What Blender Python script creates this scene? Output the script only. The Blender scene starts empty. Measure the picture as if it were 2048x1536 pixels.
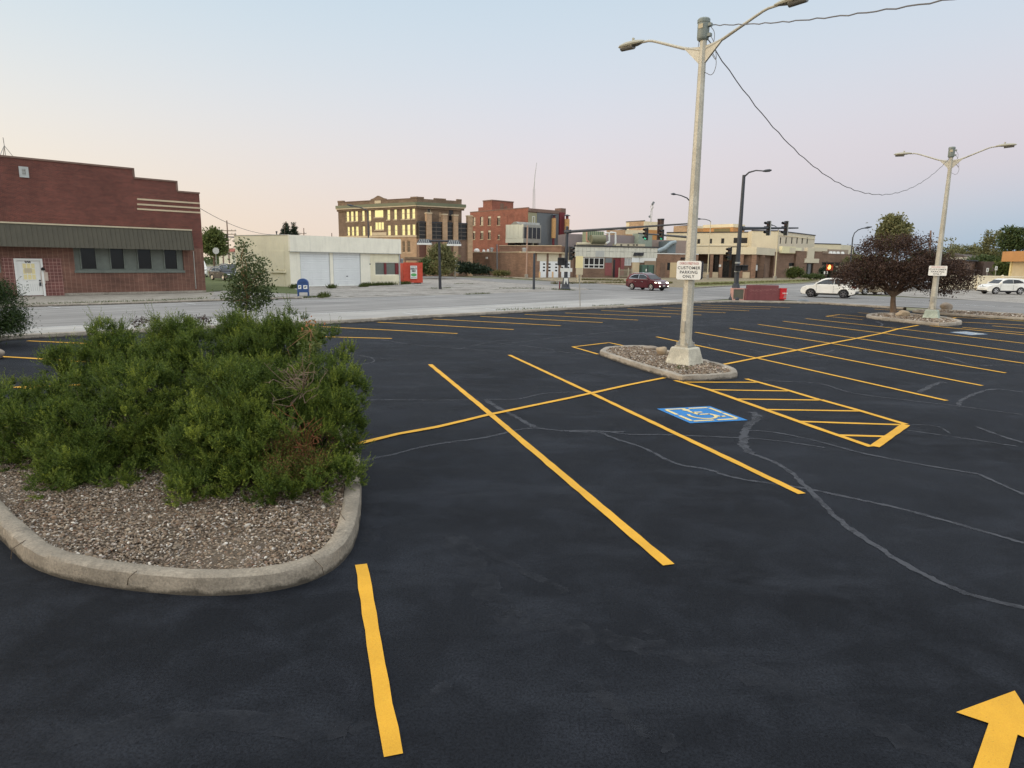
import bpy, bmesh, math, random
import numpy as np
from mathutils import Vector, Matrix
random.seed(7); rng = np.random.default_rng(11)
S = bpy.context.scene; COL = S.collection
R = math.radians
# ---------------------------------------------------------------- camera (solved from the stall lines)
FPX, PIT, ROL, CH = 1326.0, R(10.358), R(0.7033), 2.7
K_cP, K_sP, K_cR, K_sR = math.cos(PIT), math.sin(PIT), math.cos(ROL), math.sin(ROL)
def ray(px, py):
    u, v = px - 1024.0, 768.0 - py
    u, v = K_cR*u - K_sR*v, K_sR*u + K_cR*v
    return Vector((u, FPX*K_cP + v*K_sP, -FPX*K_sP + v*K_cP))
CAMP = Vector((0, 0, CH))
def gp(px, py, z=0.0):
    d = ray(px, py); return CAMP + d*((z - CH)/d.z)
def yp(px, py, Y):
    d = ray(px, py); return CAMP + d*(Y/d.y)
cd = bpy.data.cameras.new('camera'); cam = bpy.data.objects.new('camera', cd); COL.objects.link(cam)
cd.sensor_width = 36; cd.lens = FPX/2048*36; cd.clip_end = 6000; cd.clip_start = .05
fw = Vector((0, K_cP, -K_sP)); rt = Vector((1, 0, 0)); up = Vector((0, K_sP, K_cP))
cx = rt*K_cR + up*K_sR; cy = -rt*K_sR + up*K_cR; cz = -fw
cam.matrix_world = Matrix(((cx.x, cy.x, cz.x, 0), (cx.y, cy.y, cz.y, 0), (cx.z, cy.z, cz.z, CH), (0, 0, 0, 1)))
S.camera = cam
# ---------------------------------------------------------------- objects
def setp(o, label=None, cat=None, group=None, kind=None):
    if label: o['label'] = label
    if cat: o['category'] = cat
    if group: o['group'] = group
    if kind: o['kind'] = kind
    return o
def thing(name, label, cat, loc=(0, 0, 0), rz=0.0, group=None):
    o = bpy.data.objects.new(name, None); COL.objects.link(o)
    o.empty_display_size = .3
    o.location = loc; o.rotation_euler = (0, 0, rz)
    return setp(o, label, cat, group)
def mw(o):
    m = Matrix.Translation(o.location) @ o.rotation_euler.to_matrix().to_4x4()
    return (mw(o.parent) @ o.matrix_parent_inverse @ m) if o.parent else m
class MB:
    def __init__(s): s.v = []; s.f = []; s.mi = []
    def add(s, vs, fs, mi=0):
        b = len(s.v); s.v += [tuple(x) for x in vs]; s.f += [tuple(i + b for i in f) for f in fs]; s.mi += [mi]*len(fs); return s
    def quad(s, a, b, c, d, mi=0): return s.add([a, b, c, d], [(0, 1, 2, 3)], mi)
    def hexa(s, p, mi=0):
        return s.add(p, [(0, 3, 2, 1), (4, 5, 6, 7), (0, 1, 5, 4), (1, 2, 6, 5), (2, 3, 7, 6), (3, 0, 4, 7)], mi)
    def box(s, x0, x1, y0, y1, z0, z1, mi=0, F=None):
        p = [(x0, y0, z0), (x1, y0, z0), (x1, y1, z0), (x0, y1, z0), (x0, y0, z1), (x1, y0, z1), (x1, y1, z1), (x0, y1, z1)]
        if F: p = [F.w(*q) for q in p]
        return s.hexa(p, mi)
    def prism(s, poly, d0, d1, F, mi=0):
        n = len(poly); a = [F.w(x, d0, z) for x, z in poly]; b = [F.w(x, d1, z) for x, z in poly]
        return s.add(a + b, [tuple(range(n)), tuple(range(2*n - 1, n - 1, -1))] + [(i, i + n, (i + 1) % n + n, (i + 1) % n) for i in range(n)], mi)
    def tube(s, pts, rad, n=8, cap=True, mi=0, ph=0.0):
        pts = [Vector(p) for p in pts]
        if not hasattr(rad, '__len__'): rad = [rad]*len(pts)
        vs = []; ref = None
        for i, p in enumerate(pts):
            t = (pts[min(i + 1, len(pts) - 1)] - pts[max(i - 1, 0)]).normalized()
            if ref is None: ref = Vector((1, 0, 0)) if abs(t.x) < .9 else Vector((0, 1, 0))
            a = (ref - t*ref.dot(t)).normalized(); b = t.cross(a); ref = a
            vs += [p + (a*math.cos(2*math.pi*k/n + ph) + b*math.sin(2*math.pi*k/n + ph))*rad[i] for k in range(n)]
        fs = [(i*n + k, i*n + (k + 1) % n, (i + 1)*n + (k + 1) % n, (i + 1)*n + k) for i in range(len(pts) - 1) for k in range(n)]
        if cap: fs += [tuple(range(n - 1, -1, -1)), tuple(range((len(pts) - 1)*n, len(pts)*n))]
        return s.add(vs, fs, mi)
    def lathe(s, prof, n=16, M=None, mi=0, cap=True):      # prof: (r, z); M places it
        vs = []
        for r, z in prof:
            for k in range(n):
                p = Vector((r*math.cos(2*math.pi*k/n), r*math.sin(2*math.pi*k/n), z)); vs.append(M @ p if M else p)
        m = len(prof)
        fs = [(i*n + k, i*n + (k + 1) % n, (i + 1)*n + (k + 1) % n, (i + 1)*n + k) for i in range(m - 1) for k in range(n)]
        if cap: fs += [tuple(range(n - 1, -1, -1)), tuple(range((m - 1)*n, m*n))]
        return s.add(vs, fs, mi)
def obj(name, mb, mats, parent=None, smooth=False, bevel=0, local=False, seg=2):
    """links one mesh; without local the vertices are world positions, whatever the parent's place"""
    me = bpy.data.meshes.new(name); me.from_pydata([tuple(v) for v in mb.v], [], mb.f)
    mats = mats if isinstance(mats, (list, tuple)) else [mats]
    for m in mats: me.materials.append(m)
    if len(mats) > 1: me.polygons.foreach_set('material_index', mb.mi)
    bm = bmesh.new(); bm.from_mesh(me); bmesh.ops.recalc_face_normals(bm, faces=bm.faces)
    bm.to_mesh(me); bm.free()
    if smooth:
        me.polygons.foreach_set('use_smooth', [True]*len(me.polygons))
        if smooth != 2: me.set_sharp_from_angle(angle=R(38))
    o = bpy.data.objects.new(name, me); COL.objects.link(o)
    if parent:
        o.parent = parent
        if not local: o.matrix_parent_inverse = mw(parent).inverted()
    if bevel:
        b = o.modifiers.new('edge', 'BEVEL'); b.width = bevel; b.segments = seg; b.limit_method = 'ANGLE'; b.angle_limit = R(35)
    return o
def copy_tree(o, parent=None):
    c = o.copy(); COL.objects.link(c)
    if parent: c.parent = parent
    for ch in list(o.children): copy_tree(ch, c)
    return c
def structure(name, mb, m, **k): return setp(obj(name, mb, m, **k), kind='structure')
class Fr:
    """a vertical facade: s runs along it, d into the building, z up"""
    def __init__(s, p0, p1=None, ang=None):
        s.o = Vector((p0[0], p0[1], 0))
        if p1 is not None: d = Vector((p1[0] - p0[0], p1[1] - p0[1], 0)); s.L = d.length; s.d = d.normalized()
        else: s.d = Vector((math.cos(ang), math.sin(ang), 0)); s.L = 0
        n = Vector((-s.d.y, s.d.x, 0)); s.n = n if n.dot(s.o) > 0 else -n
        s.ang = math.atan2(s.d.y, s.d.x)
    @classmethod
    def px(c, x0, Y0, x1, Y1): return c(yp(x0, 522, Y0), yp(x1, 525, Y1))
    def w(s, a, d, z): return s.o + s.d*a + s.n*d + Vector((0, 0, z))
    def sz(s, px, py, d=0.0):
        r = ray(px, py); o = s.o + s.n*d; t = (o - CAMP).dot(s.n)/r.dot(s.n); p = CAMP + r*t
        return (p - o).dot(s.d), p.z
    def shift(s, a, d):
        f = Fr.__new__(Fr); f.o = s.w(a, d, 0); f.d = s.d; f.n = s.n; f.L = s.L; f.ang = s.ang; return f
    def side(s, a, L=0):           # frame going into the building from s=a
        f = Fr.__new__(Fr); f.o = s.w(a, 0, 0); f.d = s.n.copy(); f.n = s.d*(-1 if a > 0 else 1); f.L = L; f.ang = math.atan2(f.d.y, f.d.x); return f
# ---------------------------------------------------------------- materials
def srgb(r, g, b):
    f = lambda c: (c/255/12.92) if c <= 10.3 else ((c/255 + .055)/1.055)**2.4
    return (f(r), f(g), f(b), 1)
class NT:
    def __init__(s, name):
        s.m = bpy.data.materials.new(name); s.m.use_nodes = True; s.t = s.m.node_tree; s.n = s.t.nodes
        s.b = s.n['Principled BSDF']; s.co = None
    def new(s, t, **k):
        n = s.n.new(t)
        for a, v in k.items():
            if a.startswith('i_'): n.inputs[a[2:].replace('_', ' ')].default_value = v
            else: setattr(n, a, v)
        return n
    def l(s, a, b): s.t.links.new(a, b)
    def coord(s):
        if not s.co: s.co = s.new('ShaderNodeTexCoord').outputs['Object']
        return s.co
    def noise(s, sc, det=4, rough=.55, vec=None, dist=0.0):
        n = s.new('ShaderNodeTexNoise'); n.inputs['Scale'].default_value = sc; n.inputs['Detail'].default_value = det
        n.inputs['Roughness'].default_value = rough; n.inputs['Distortion'].default_value = dist
        s.l(vec or s.coord(), n.inputs['Vector']); return n.outputs['Fac']
    def ramp(s, fac, stops, interp='LINEAR'):
        r = s.new('ShaderNodeValToRGB'); r.color_ramp.interpolation = interp
        e = r.color_ramp.elements
        while len(e) < len(stops): e.new(.5)
        for i, (p, c) in enumerate(stops):
            e[i].position = p; e[i].color = c if hasattr(c, '__len__') else (c, c, c, 1)
        s.l(fac, r.inputs['Fac']); return r.outputs['Color']
    def mix(s, fac, a, b, mode='MIX'):
        n = s.new('ShaderNodeMix', data_type='RGBA', blend_type=mode)
        for k, v in ((0, fac), (6, a), (7, b)):
            if hasattr(v, 'is_linked'): s.l(v, n.inputs[k])
            elif hasattr(v, '__len__') or k == 0: n.inputs[k].default_value = v
            else: n.inputs[k].default_value = (v, v, v, 1)
        return n.outputs[2]
    def math(s, op, a, b=0.0):
        n = s.new('ShaderNodeMath', operation=op)
        for i, v in enumerate((a, b)):
            if hasattr(v, 'is_linked'): s.l(v, n.inputs[i])
            else: n.inputs[i].default_value = v
        return n.outputs[0]
    def bump(s, h, st=.3, dist=.02):
        b = s.new('ShaderNodeBump'); b.inputs['Strength'].default_value = st; b.inputs['Distance'].default_value = dist
        s.l(h, b.inputs['Height']); s.l(b.outputs['Normal'], s.b.inputs['Normal'])
    def done(s, col=None, rough=None, metal=0.0, spec=None):
        if col is not None:
            if hasattr(col, 'is_linked'): s.l(col, s.b.inputs['Base Color'])
            else: s.b.inputs['Base Color'].default_value = col
        if rough is not None:
            if hasattr(rough, 'is_linked'): s.l(rough, s.b.inputs['Roughness'])
            else: s.b.inputs['Roughness'].default_value = rough
        s.b.inputs['Metallic'].default_value = metal
        if spec is not None: s.b.inputs['Specular IOR Level'].default_value = spec
        return s.m
def mul(c, k): return (c[0]*k, c[1]*k, c[2]*k, 1)
def M(name, c, var=.18, sc=2.0, rough=.7, metal=0.0, bump=0.0, bsc=30.0, stain=0.0, spec=None, fine=.12):
    """paint, concrete, metal...: a base colour with cloudy and fine variation, optional weather streaks"""
    t = NT(name)
    n1 = t.noise(sc, 5, .6); n2 = t.noise(sc*14, 3, .6)
    a = t.ramp(n1, [(.3, mul(c, 1 - var)), (.7, mul(c, 1 + var*.7))])
    a = t.mix(fine, a, t.ramp(n2, [(.3, .25), (.7, 1.0)]), 'OVERLAY')
    if stain:
        mp = t.new('ShaderNodeMapping'); mp.inputs['Scale'].default_value = (2.3, 2.3, .25); t.l(t.coord(), mp.inputs['Vector'])
        st = t.noise(1.2, 6, .7, vec=mp.outputs[0])
        a = t.mix(t.math('MULTIPLY', t.ramp(st, [(.5, 0.0), (.72, 1.0)]), stain), a, mul(c, .45))
    if bump: t.bump(t.noise(bsc, 4, .6), bump, .02)
    return t.done(a, rough, metal, spec)
def brick(name, ang, c1, c2, mortar, bw=.2, bh=.067, ms=.012, dirt=.35):
    t = NT(name)
    vr = t.new('ShaderNodeVectorRotate', rotation_type='Z_AXIS'); t.l(t.coord(), vr.inputs['Vector']); vr.inputs['Angle'].default_value = -ang
    sx = t.new('ShaderNodeSeparateXYZ'); t.l(vr.outputs[0], sx.inputs[0])
    cb = t.new('ShaderNodeCombineXYZ'); t.l(t.math('ADD', sx.outputs['X'], sx.outputs['Y']), cb.inputs['X']); t.l(sx.outputs['Z'], cb.inputs['Y'])
    b = t.new('ShaderNodeTexBrick'); t.l(cb.outputs[0], b.inputs['Vector'])
    b.inputs['Color1'].default_value = c1; b.inputs['Color2'].default_value = c2; b.inputs['Mortar'].default_value = mortar
    b.inputs['Scale'].default_value = 1; b.inputs['Mortar Size'].default_value = ms; b.inputs['Brick Width'].default_value = bw; b.inputs['Row Height'].default_value = bh
    b.inputs['Mortar Smooth'].default_value = .3
    d = t.noise(.55, 6, .65)
    a = t.mix(dirt, b.outputs['Color'], t.ramp(d, [(.3, .2), (.7, .9)]), 'OVERLAY')
    mp = t.new('ShaderNodeMapping'); mp.inputs['Scale'].default_value = (.6, .6, 4.0); t.l(t.coord(), mp.inputs['Vector'])
    a = t.mix(.25, a, t.ramp(t.noise(1.3, 4, .6, vec=mp.outputs[0]), [(.35, .3), (.7, .85)]), 'OVERLAY')
    return t.done(a, .85)
def emit(name, c, st):
    t = NT(name); t.b.inputs['Emission Color'].default_value = c; t.b.inputs['Emission Strength'].default_value = st
    return t.done(c, .5)
def glassy(name, c, rough=.06, spec=1.0, wob=.0):
    t = NT(name)
    if wob: t.bump(t.noise(.8, 2), wob, .05)
    return t.done(t.ramp(t.noise(.7, 3), [(.3, mul(c, .6)), (.7, mul(c, 1.3))]), rough, 0, spec)
# ---------------------------------------------------------------- writing
def text(parent, body, w_of, size, m, sx=1.0, align='CENTER', name='lettering', bold=.0, extrude=.0015, space=1.0):
    """w_of(x, y, out) places the flat text; returns the mesh object"""
    cu = bpy.data.curves.new('t', 'FONT'); cu.body = body; cu.size = size; cu.align_x = align; cu.align_y = 'CENTER'
    cu.extrude = extrude; cu.offset = bold; cu.space_character = space; cu.resolution_u = 3
    o = bpy.data.objects.new('t', cu); COL.objects.link(o)
    me = bpy.data.meshes.new_from_object(o.evaluated_get(bpy.context.evaluated_depsgraph_get()))
    mb = MB(); mb.v = [w_of(v.co.x*sx, v.co.y, v.co.z) for v in me.vertices]; mb.f = [tuple(p.vertices) for p in me.polygons]; mb.mi = [0]*len(mb.f)
    bpy.data.objects.remove(o); bpy.data.meshes.remove(me)
    return obj(name, mb, m, parent)
# ================================================================ ground materials
def asphalt_lot():
    t = NT('sealed_asphalt')
    n1 = t.noise(.35, 6, .62, dist=.6); n2 = t.noise(1.7, 6, .65, dist=.3); n3 = t.noise(55, 4, .75); n4 = t.noise(170, 3, .7)
    mp = t.new('ShaderNodeMapping'); mp.inputs['Rotation'].default_value = (0, 0, R(-46)); mp.inputs['Scale'].default_value = (.45, 1.0, 1); t.l(t.coord(), mp.inputs['Vector'])
    n5 = t.noise(1.0, 6, .65, vec=mp.outputs[0], dist=.4)
    mp2 = t.new('ShaderNodeMapping'); mp2.inputs['Rotation'].default_value = (0, 0, R(62)); mp2.inputs['Scale'].default_value = (.5, 1.3, 1); t.l(t.coord(), mp2.inputs['Vector'])
    n6 = t.noise(.8, 5, .65, vec=mp2.outputs[0], dist=.5)
    a = t.ramp(n1, [(.30, (.0082, .0098, .0130, 1)), (.70, (.0230, .0262, .0330, 1))])
    a = t.mix(t.ramp(n2, [(.46, 0.0), (.74, .7)]), a, (.040, .045, .056, 1))
    a = t.mix(t.ramp(n5, [(.52, 0.0), (.70, .65)]), a, (.042, .047, .058, 1))
    a = t.mix(t.ramp(n6, [(.58, 0.0), (.76, .45)]), a, (.0055, .006, .0075, 1))
    a = t.mix(t.ramp(n3, [(.36, .65), (.58, 0.0)]), a, (.003, .003, .004, 1))
    a = t.mix(t.ramp(n4, [(.60, 0.0), (.74, .6)]), a, (.06, .063, .07, 1))
    t.bump(t.math('ADD', t.math('MULTIPLY', n3, .8), n4), .9, .008)
    return t.done(a, t.ramp(n2, [(.3, .6), (.75, .8)]), 0, .08)
def asphalt_road(name, c, lane=45.5, st=.5):
    t = NT(name)
    n1 = t.noise(.25, 6, .6); n3 = t.noise(60, 3, .7)
    mp = t.new('ShaderNodeMapping', vector_type='TEXTURE'); mp.inputs['Rotation'].default_value = (0, 0, R(lane)); mp.inputs['Scale'].default_value = (14, .9, 1); t.l(t.coord(), mp.inputs['Vector'])
    n5 = t.noise(1.0, 5, .6, vec=mp.outputs[0])
    a = t.ramp(n1, [(.3, mul(c, .85)), (.7, mul(c, 1.15))])
    a = t.mix(st, a, t.ramp(n5, [(.3, .25), (.7, .85)]), 'OVERLAY')
    a = t.mix(.25, a, t.ramp(n3, [(.3, .2), (.7, .9)]), 'OVERLAY')
    t.bump(n3, .3, .006)
    return t.done(a, .85, 0, .3)
def earth(name, c1, c2, sc=.8, spots=None):
    t = NT(name)
    a = t.ramp(t.noise(sc, 7, .68), [(.32, c1), (.66, c2)])
    a = t.mix(.4, a, t.ramp(t.noise(sc*30, 3, .7), [(.3, .15), (.7, .9)]), 'OVERLAY')
    if spots: a = t.mix(t.ramp(t.noise(sc*2.2, 6, .7), [(.55, 0.0), (.64, 1.0)]), a, spots)
    t.bump(t.noise(25, 4), .4, .03)
    return t.done(a, .95, 0, .2)
m_lot = asphalt_lot()
m_road = asphalt_road('worn_asphalt', (.225, .215, .202, 1))
m_cross = asphalt_road('grey_asphalt', (.19, .182, .172, 1), 127)
m_lane = asphalt_road('pale_concrete_lane', (.34, .325, .30, 1), 45.5, .3)
m_walk = earth('old_concrete_walk', (.26, .235, .195, 1), (.35, .315, .265, 1), .5, (.20, .175, .14, 1))
m_fore = earth('cracked_forecourt', (.22, .20, .175, 1), (.36, .335, .30, 1), .35, (.15, .135, .115, 1))
m_grass = earth('short_grass', (.085, .105, .032, 1), (.20, .19, .075, 1), .5, (.30, .25, .13, 1))
m_lawn = earth('mown_lawn', (.060, .080, .026, 1), (.12, .135, .055, 1), .5)
m_dry = earth('dry_verge', (.17, .135, .085, 1), (.30, .25, .17, 1), .35, (.12, .13, .05, 1))
m_far = earth('far_ground', (.10, .12, .05, 1), (.22, .20, .13, 1), .05)
def concrete(name, c, edge=True):
    t = NT(name)
    a = t.ramp(t.noise(1.6, 7, .65), [(.3, mul(c, .62)), (.72, mul(c, 1.2))])
    a = t.mix(.45, a, t.ramp(t.noise(45, 4, .7), [(.3, .2), (.7, .9)]), 'OVERLAY')
    a = t.mix(t.ramp(t.noise(3.3, 8, .75), [(.58, 0.0), (.68, .75)]), a, mul(c, .38))
    a = t.mix(t.ramp(t.noise(5.1, 6, .7), [(.6, 0.0), (.68, .6)]), a, mul(c, 1.55))
    if edge:
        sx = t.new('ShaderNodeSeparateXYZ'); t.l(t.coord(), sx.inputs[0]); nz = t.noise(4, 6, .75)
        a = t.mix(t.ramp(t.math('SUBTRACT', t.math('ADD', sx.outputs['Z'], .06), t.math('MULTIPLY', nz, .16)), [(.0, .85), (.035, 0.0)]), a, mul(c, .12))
        a = t.mix(t.ramp(t.noise(.9, 5, .7), [(.5, 0.0), (.62, .5)]), a, mul(c, .6))
    t.bump(t.noise(60, 5, .7), .6, .014)
    return t.done(a, .92, 0, .25)
m_kerb = concrete('weathered_kerb', (.29, .25, .195, 1))
m_kerb2 = concrete('street_kerb', (.37, .325, .265, 1))
def paint(name, c, wear=.25):
    t = NT(name)
    a = t.ramp(t.noise(2.2, 5, .6), [(.3, mul(c, .88)), (.7, mul(c, 1.08))])
    a = t.mix(.22, a, t.ramp(t.noise(160, 3, .7), [(.3, .15), (.7, .9)]), 'OVERLAY')
    a = t.mix(t.ramp(t.noise(5, 6, .75), [(.60, 0.0), (.75, wear)]), a, mul(c, .55))
    a = t.mix(t.ramp(t.noise(75, 4, .75), [(.63, 0.0), (.70, .55)]), a, (.03, .03, .03, 1))
    t.bump(t.noise(120, 4, .7), .5, .006)
    return t.done(a, .7, 0, .25)
m_yel = paint('fresh_yellow_paint', (.70, .365, .032, 1))
m_blue = paint('blue_paint', (.028, .19, .47, 1)); m_crm = paint('cream_paint_line', (.72, .58, .27, 1))
m_wht = paint('white_road_paint', (.62, .62, .60, 1))
def seam_mat(name, c, lo, hi, sc):
    t = NT(name)
    tr = t.new('ShaderNodeBsdfTransparent'); mx = t.new('ShaderNodeMixShader'); out = t.n['Material Output']
    f = t.ramp(t.noise(sc, 6, .7), [(lo, 0.0), (hi, .85)])
    t.l(f, mx.inputs[0]); t.l(tr.outputs[0], mx.inputs[1]); t.l(t.b.outputs[0], mx.inputs[2]); t.l(mx.outputs[0], out.inputs[0])
    return t.done(t.ramp(t.noise(9, 4), [(.3, mul(c, .8)), (.7, mul(c, 1.2))]), .8, 0, .15)
m_seam = seam_mat('crack_sealer', (.072, .075, .084, 1), .24, .52, 2.6)
m_scuff = seam_mat('tyre_scuff', (.037, .040, .047, 1), .40, .85, 4)
# ================================================================ sheets
def sheet(name, pts, z, m, kind='structure'):
    mb = MB(); mb.add([(p[0], p[1], z) for p in pts], [tuple(range(len(pts)))])
    o = obj(name, mb, m); bm = bmesh.new(); bm.from_mesh(o.data); bmesh.ops.triangulate(bm, faces=bm.faces)
    for f in bm.faces:
        if f.normal.z < 0: f.normal_flip()
    bm.to_mesh(o.data); bm.free()
    return setp(o, kind=kind)
def P(*a): return [gp(x, y) for x, y in a]
U = Vector((math.cos(R(45.5)), math.sin(R(45.5)), 0)); UN = Vector((-U.y, U.x, 0))
V = Vector((-.6, .8, 0)); VN = Vector((.8, .6, 0))
def strip(p, d, n, a, b, w0, w1): return [p + d*a + n*w0, p + d*b + n*w0, p + d*b + n*w1, p + d*a + n*w1]
K0 = Vector((-6.4, 30.9, 0))          # on the lot's street kerb
sheet('ground', [(3500*math.cos(2*math.pi*k/64), 3500*math.sin(2*math.pi*k/64)) for k in range(64)], -.045, m_far)
sheet('road', strip(K0, U, UN, -90, 330, -.3, 18.2), -.016, m_road)
sheet('side_road', [VN*50.2 + V*t_ for t_ in (-70, 260)] + [VN*66.5 + V*t_ for t_ in (260, -70)], -.012, m_cross)
sheet('parking_lane', strip(K0, U, UN, -90, 27.5, 0, 4.9), -.008, m_lane)
# beyond the street
sheet('sidewalk', strip(K0, U, UN, -90, 8, 18.2, 31.6), -.012, m_walk)
sheet('forecourt', P((420, 597), (560, 594), (640, 597), (900, 589.5), (1100, 582.5), (1180, 579.5), (1170, 576), (1090, 570), (1000, 564.5), (905, 556.5), (800, 556), (560, 571), (430, 583)), -.004, m_fore)
sheet('corner_lot', [yp(800, 554, 90), yp(560, 571, 71), yp(480, 560, 100), yp(380, 530, 250), yp(800, 530, 250)], -.020, m_fore)
sheet('lawn', P((413, 584.5), (440, 581), (597, 588), (600, 582), (582, 575), (520, 560), (430, 552), (405, 552), (405, 575)), 0.0, m_lawn)
sheet('hospital_verge', P((845, 543), (925, 547), (1050, 552.5), (1160, 554), (1250, 553), (1700, 553), (1700, 560), (1640, 563), (1560, 562), (1500, 566), (1390, 576), (1290, 572), (1120, 562.5), (985, 552.5), (850, 545)), -.006, m_dry)
sheet('grass_strip', P((1378, 571), (1385, 565), (1470, 562), (1530, 561), (1600, 559), (1640, 559), (1600, 566), (1500, 569), (1388, 575)), .0, m_grass)
sheet('hospital_lawn', P((925, 546.5), (1050, 552.5), (1010, 551.8), (985, 551), (920, 547.7)), .0, m_grass)
sheet('visitor_lot', [gp(1660, 584), gp(1800, 592), gp(2048, 606), gp(2300, 622), yp(2400, 560, 85), yp(2060, 550, 110), yp(1700, 550, 130)], -.006, m_fore)
for i, (a, b) in enumerate((((60, 648.5), (440, 625)), ((440, 625), (1160, 601)))): pass
def wline(name, p, q, w, m, z, jag=0.0, n=14):
    p, q = Vector(p), Vector(q); d = (q - p).normalized(); s = Vector((-d.y, d.x, 0))
    vs = []; n = max(2, n)
    for i in range(n + 1):
        c = p.lerp(q, i/n); vs += [c + s*(w/2 + random.uniform(-jag, jag)), c - s*(w/2 + random.uniform(-jag, jag))]
    return MB().add([(v.x, v.y, z) for v in vs], [(2*i, 2*i + 1, 2*i + 3, 2*i + 2) for i in range(n)])
def merge(*ms):
    r = MB()
    for m in ms: r.add(m.v, m.f)
    return r
edge = []
a = K0 + UN*5.0
edge.append(wline('', a - U*80, a + U*25, .12, m_wht, -.002))
a = K0 + UN*15.4
edge.append(wline('', a - U*80, a + U*16, .10, m_wht, -.008))
edge.append(wline('', VN*58 + V*6, VN*58 + V*12, .12, m_wht, -.006))
for k in range(9, 90, 9): edge.append(wline('', VN*58.2 + V*(k + 8), VN*58.2 + V*(k + 11), .14, m_wht, -.006))
for x0, y0, x1, y1 in ((806, 625.5, 838, 629.5), (971, 616.8, 1013, 622), (97, 613, 121, 616), (364, 605, 391, 608.5), (1108, 611, 1150, 614), (1690, 612.5, 1770, 616.5), (1780, 600, 1990, 613)):
    edge.append(wline('', gp(x0, y0), gp(x1, y1), .12, m_wht, -.001))
structure('road_markings', merge(*edge), m_wht)
# ---------------------------------------------------------------- the lot
kp = [(-60, 712), (0, 682), (51, 678), (174, 671.8), (273, 666.6), (430, 659), (560, 652.5), (700, 646.5), (807, 639.2), (968.6, 630.4), (1102.8, 622.3), (1250, 615.6), (1380, 607.5), (1463, 605), (1596, 607.5), (1640, 608.5), (1720, 613.5), (1809, 620)]
KL = P(*kp)
lot = KL + [gp(1900, 630), gp(2048, 644), Vector((62, 22, 0)), Vector((62, -14, 0)), Vector((-42, -14, 0)), Vector((-42, -2, 0))]
sheet('parking_lot', lot, 0.0, m_lot)
def kerb(name, line, w, h, m, closed=False, jig=.012, out=1, stretch=.35):
    """a kerb of real section along a ground polyline; its body lies to the out side"""
    pts = []; L = list(line) + ([line[0]] if closed else [])
    for a, b in zip(L, L[1:]):
        n = max(1, int((b - a).length/stretch)); pts += [a.lerp(b, k/n) for k in range(n)]
    if not closed: pts.append(L[-1])
    N = len(pts); vs = []
    prof = [(0, -.06), (.008, h*.6), (.017, h*.92), (.038, h), (w*.5, h + .003), (w - .03, h - .002), (w, h - .03), (w, -.06)]
    for i, p in enumerate(pts):
        q, r = (pts[(i + 1) % N], pts[i - 1]) if closed else (pts[min(i + 1, N - 1)], pts[max(i - 1, 0)])
        t = (q - r).normalized(); s = Vector((-t.y, t.x, 0))*out
        for k, (x, z) in enumerate(prof):
            j = jig if 0 < k < 7 else 0
            chip = random.uniform(.008, .022) if k in (2, 3) and random.random() < .05 else 0
            vs.append(p + s*(x + random.uniform(-j, j)*.6 + chip*.5) + Vector((0, 0, z - chip + (random.uniform(-j, j)*.7 if k > 1 else 0))))
    m_ = len(prof)
    fs = [(i*m_ + k, ((i + 1) % N)*m_ + k, ((i + 1) % N)*m_ + k + 1, i*m_ + k + 1) for i in range(N if closed else N - 1) for k in range(m_ - 1)]
    mb = MB().add(vs, fs)
    return structure(name, mb, m, smooth=True)
kerb('kerb', KL[:-1] + [gp(1806, 619.6)], .34, .15, m_kerb2, stretch=.6)
kerb('kerb', [K0 + U*x + UN*18.2 for x in (-80, -20, 6)], .2, .12, m_kerb2, stretch=1.0)
kerb('kerb', P((845, 545.5), (985, 553), (1120, 563), (1270, 571.5)), .25, .14, m_kerb2, stretch=2)
kerb('kerb', P((1376, 577), (1500, 570.5), (1600, 567.5), (1650, 564)), .25, .13, m_kerb2, stretch=2)
# paint on the lot
def c3(x, y): return (700 + x/3.7236, 560 + y/3.7236)
def c4(x, y): return (1130 + x/4.0157, 600 + y/4.0157)
def c5(x, y): return (1500 + x/3.7372, 600 + y/3.7372)
def c6(x, y): return (1180 + x/2.3594, 900 + y/2.3594)
def c7(x, y): return (700 + x/2.415, 900 + y/2.415)
def stripe(px, w=.1, z=.008, jag=.006):
    g = P(*px); ms = []
    for a, b in zip(g, g[1:]): ms.append((a, b))
    vs = []; pts = []
    for a, b in ms:
        n = max(1, int((b - a).length/.22)); pts += [a.lerp(b, k/n) for k in range(n)]
    pts.append(g[-1])
    for i, p in enumerate(pts):
        t = (pts[min(i + 1, len(pts) - 1)] - pts[max(i - 1, 0)]).normalized(); s = Vector((-t.y, t.x, 0))
        vs += [p + s*(w/2 + random.uniform(-jag, jag)), p - s*(w/2 + random.uniform(-jag, jag))]
    return MB().add([(v.x, v.y, z) for v in vs], [(2*i, 2*i + 1, 2*i + 3, 2*i + 2) for i in range(len(pts) - 1)])
ST = []
ST.append(stripe([(722.8, 1130), (785.7, 1513)], .105))
ST.append(stripe([(860.2, 729.2), (982.3, 829.8), (1337.5, 1131)], .115, .009))
ST.append(stripe([(1018.6, 710.4), (1183.6, 787.4), (1604, 988.5)], .11, .009))
ST.append(stripe([(700, 891.5), (720, 887.5), c3(360, 1150), c3(640, 1100), c3(1050, 1003), (1130, 798.7), (1183.5, 787), (1250, 772), (1329, 756.2)], .11, .013))
ST.append(stripe([c4(1215, 532), c4(1540, 468), (1593, 700.9), c5(605, 325), c5(805, 287), (1763.6, 667), c5(1110, 217), c5(1257, 190)], .12, .013))
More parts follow.
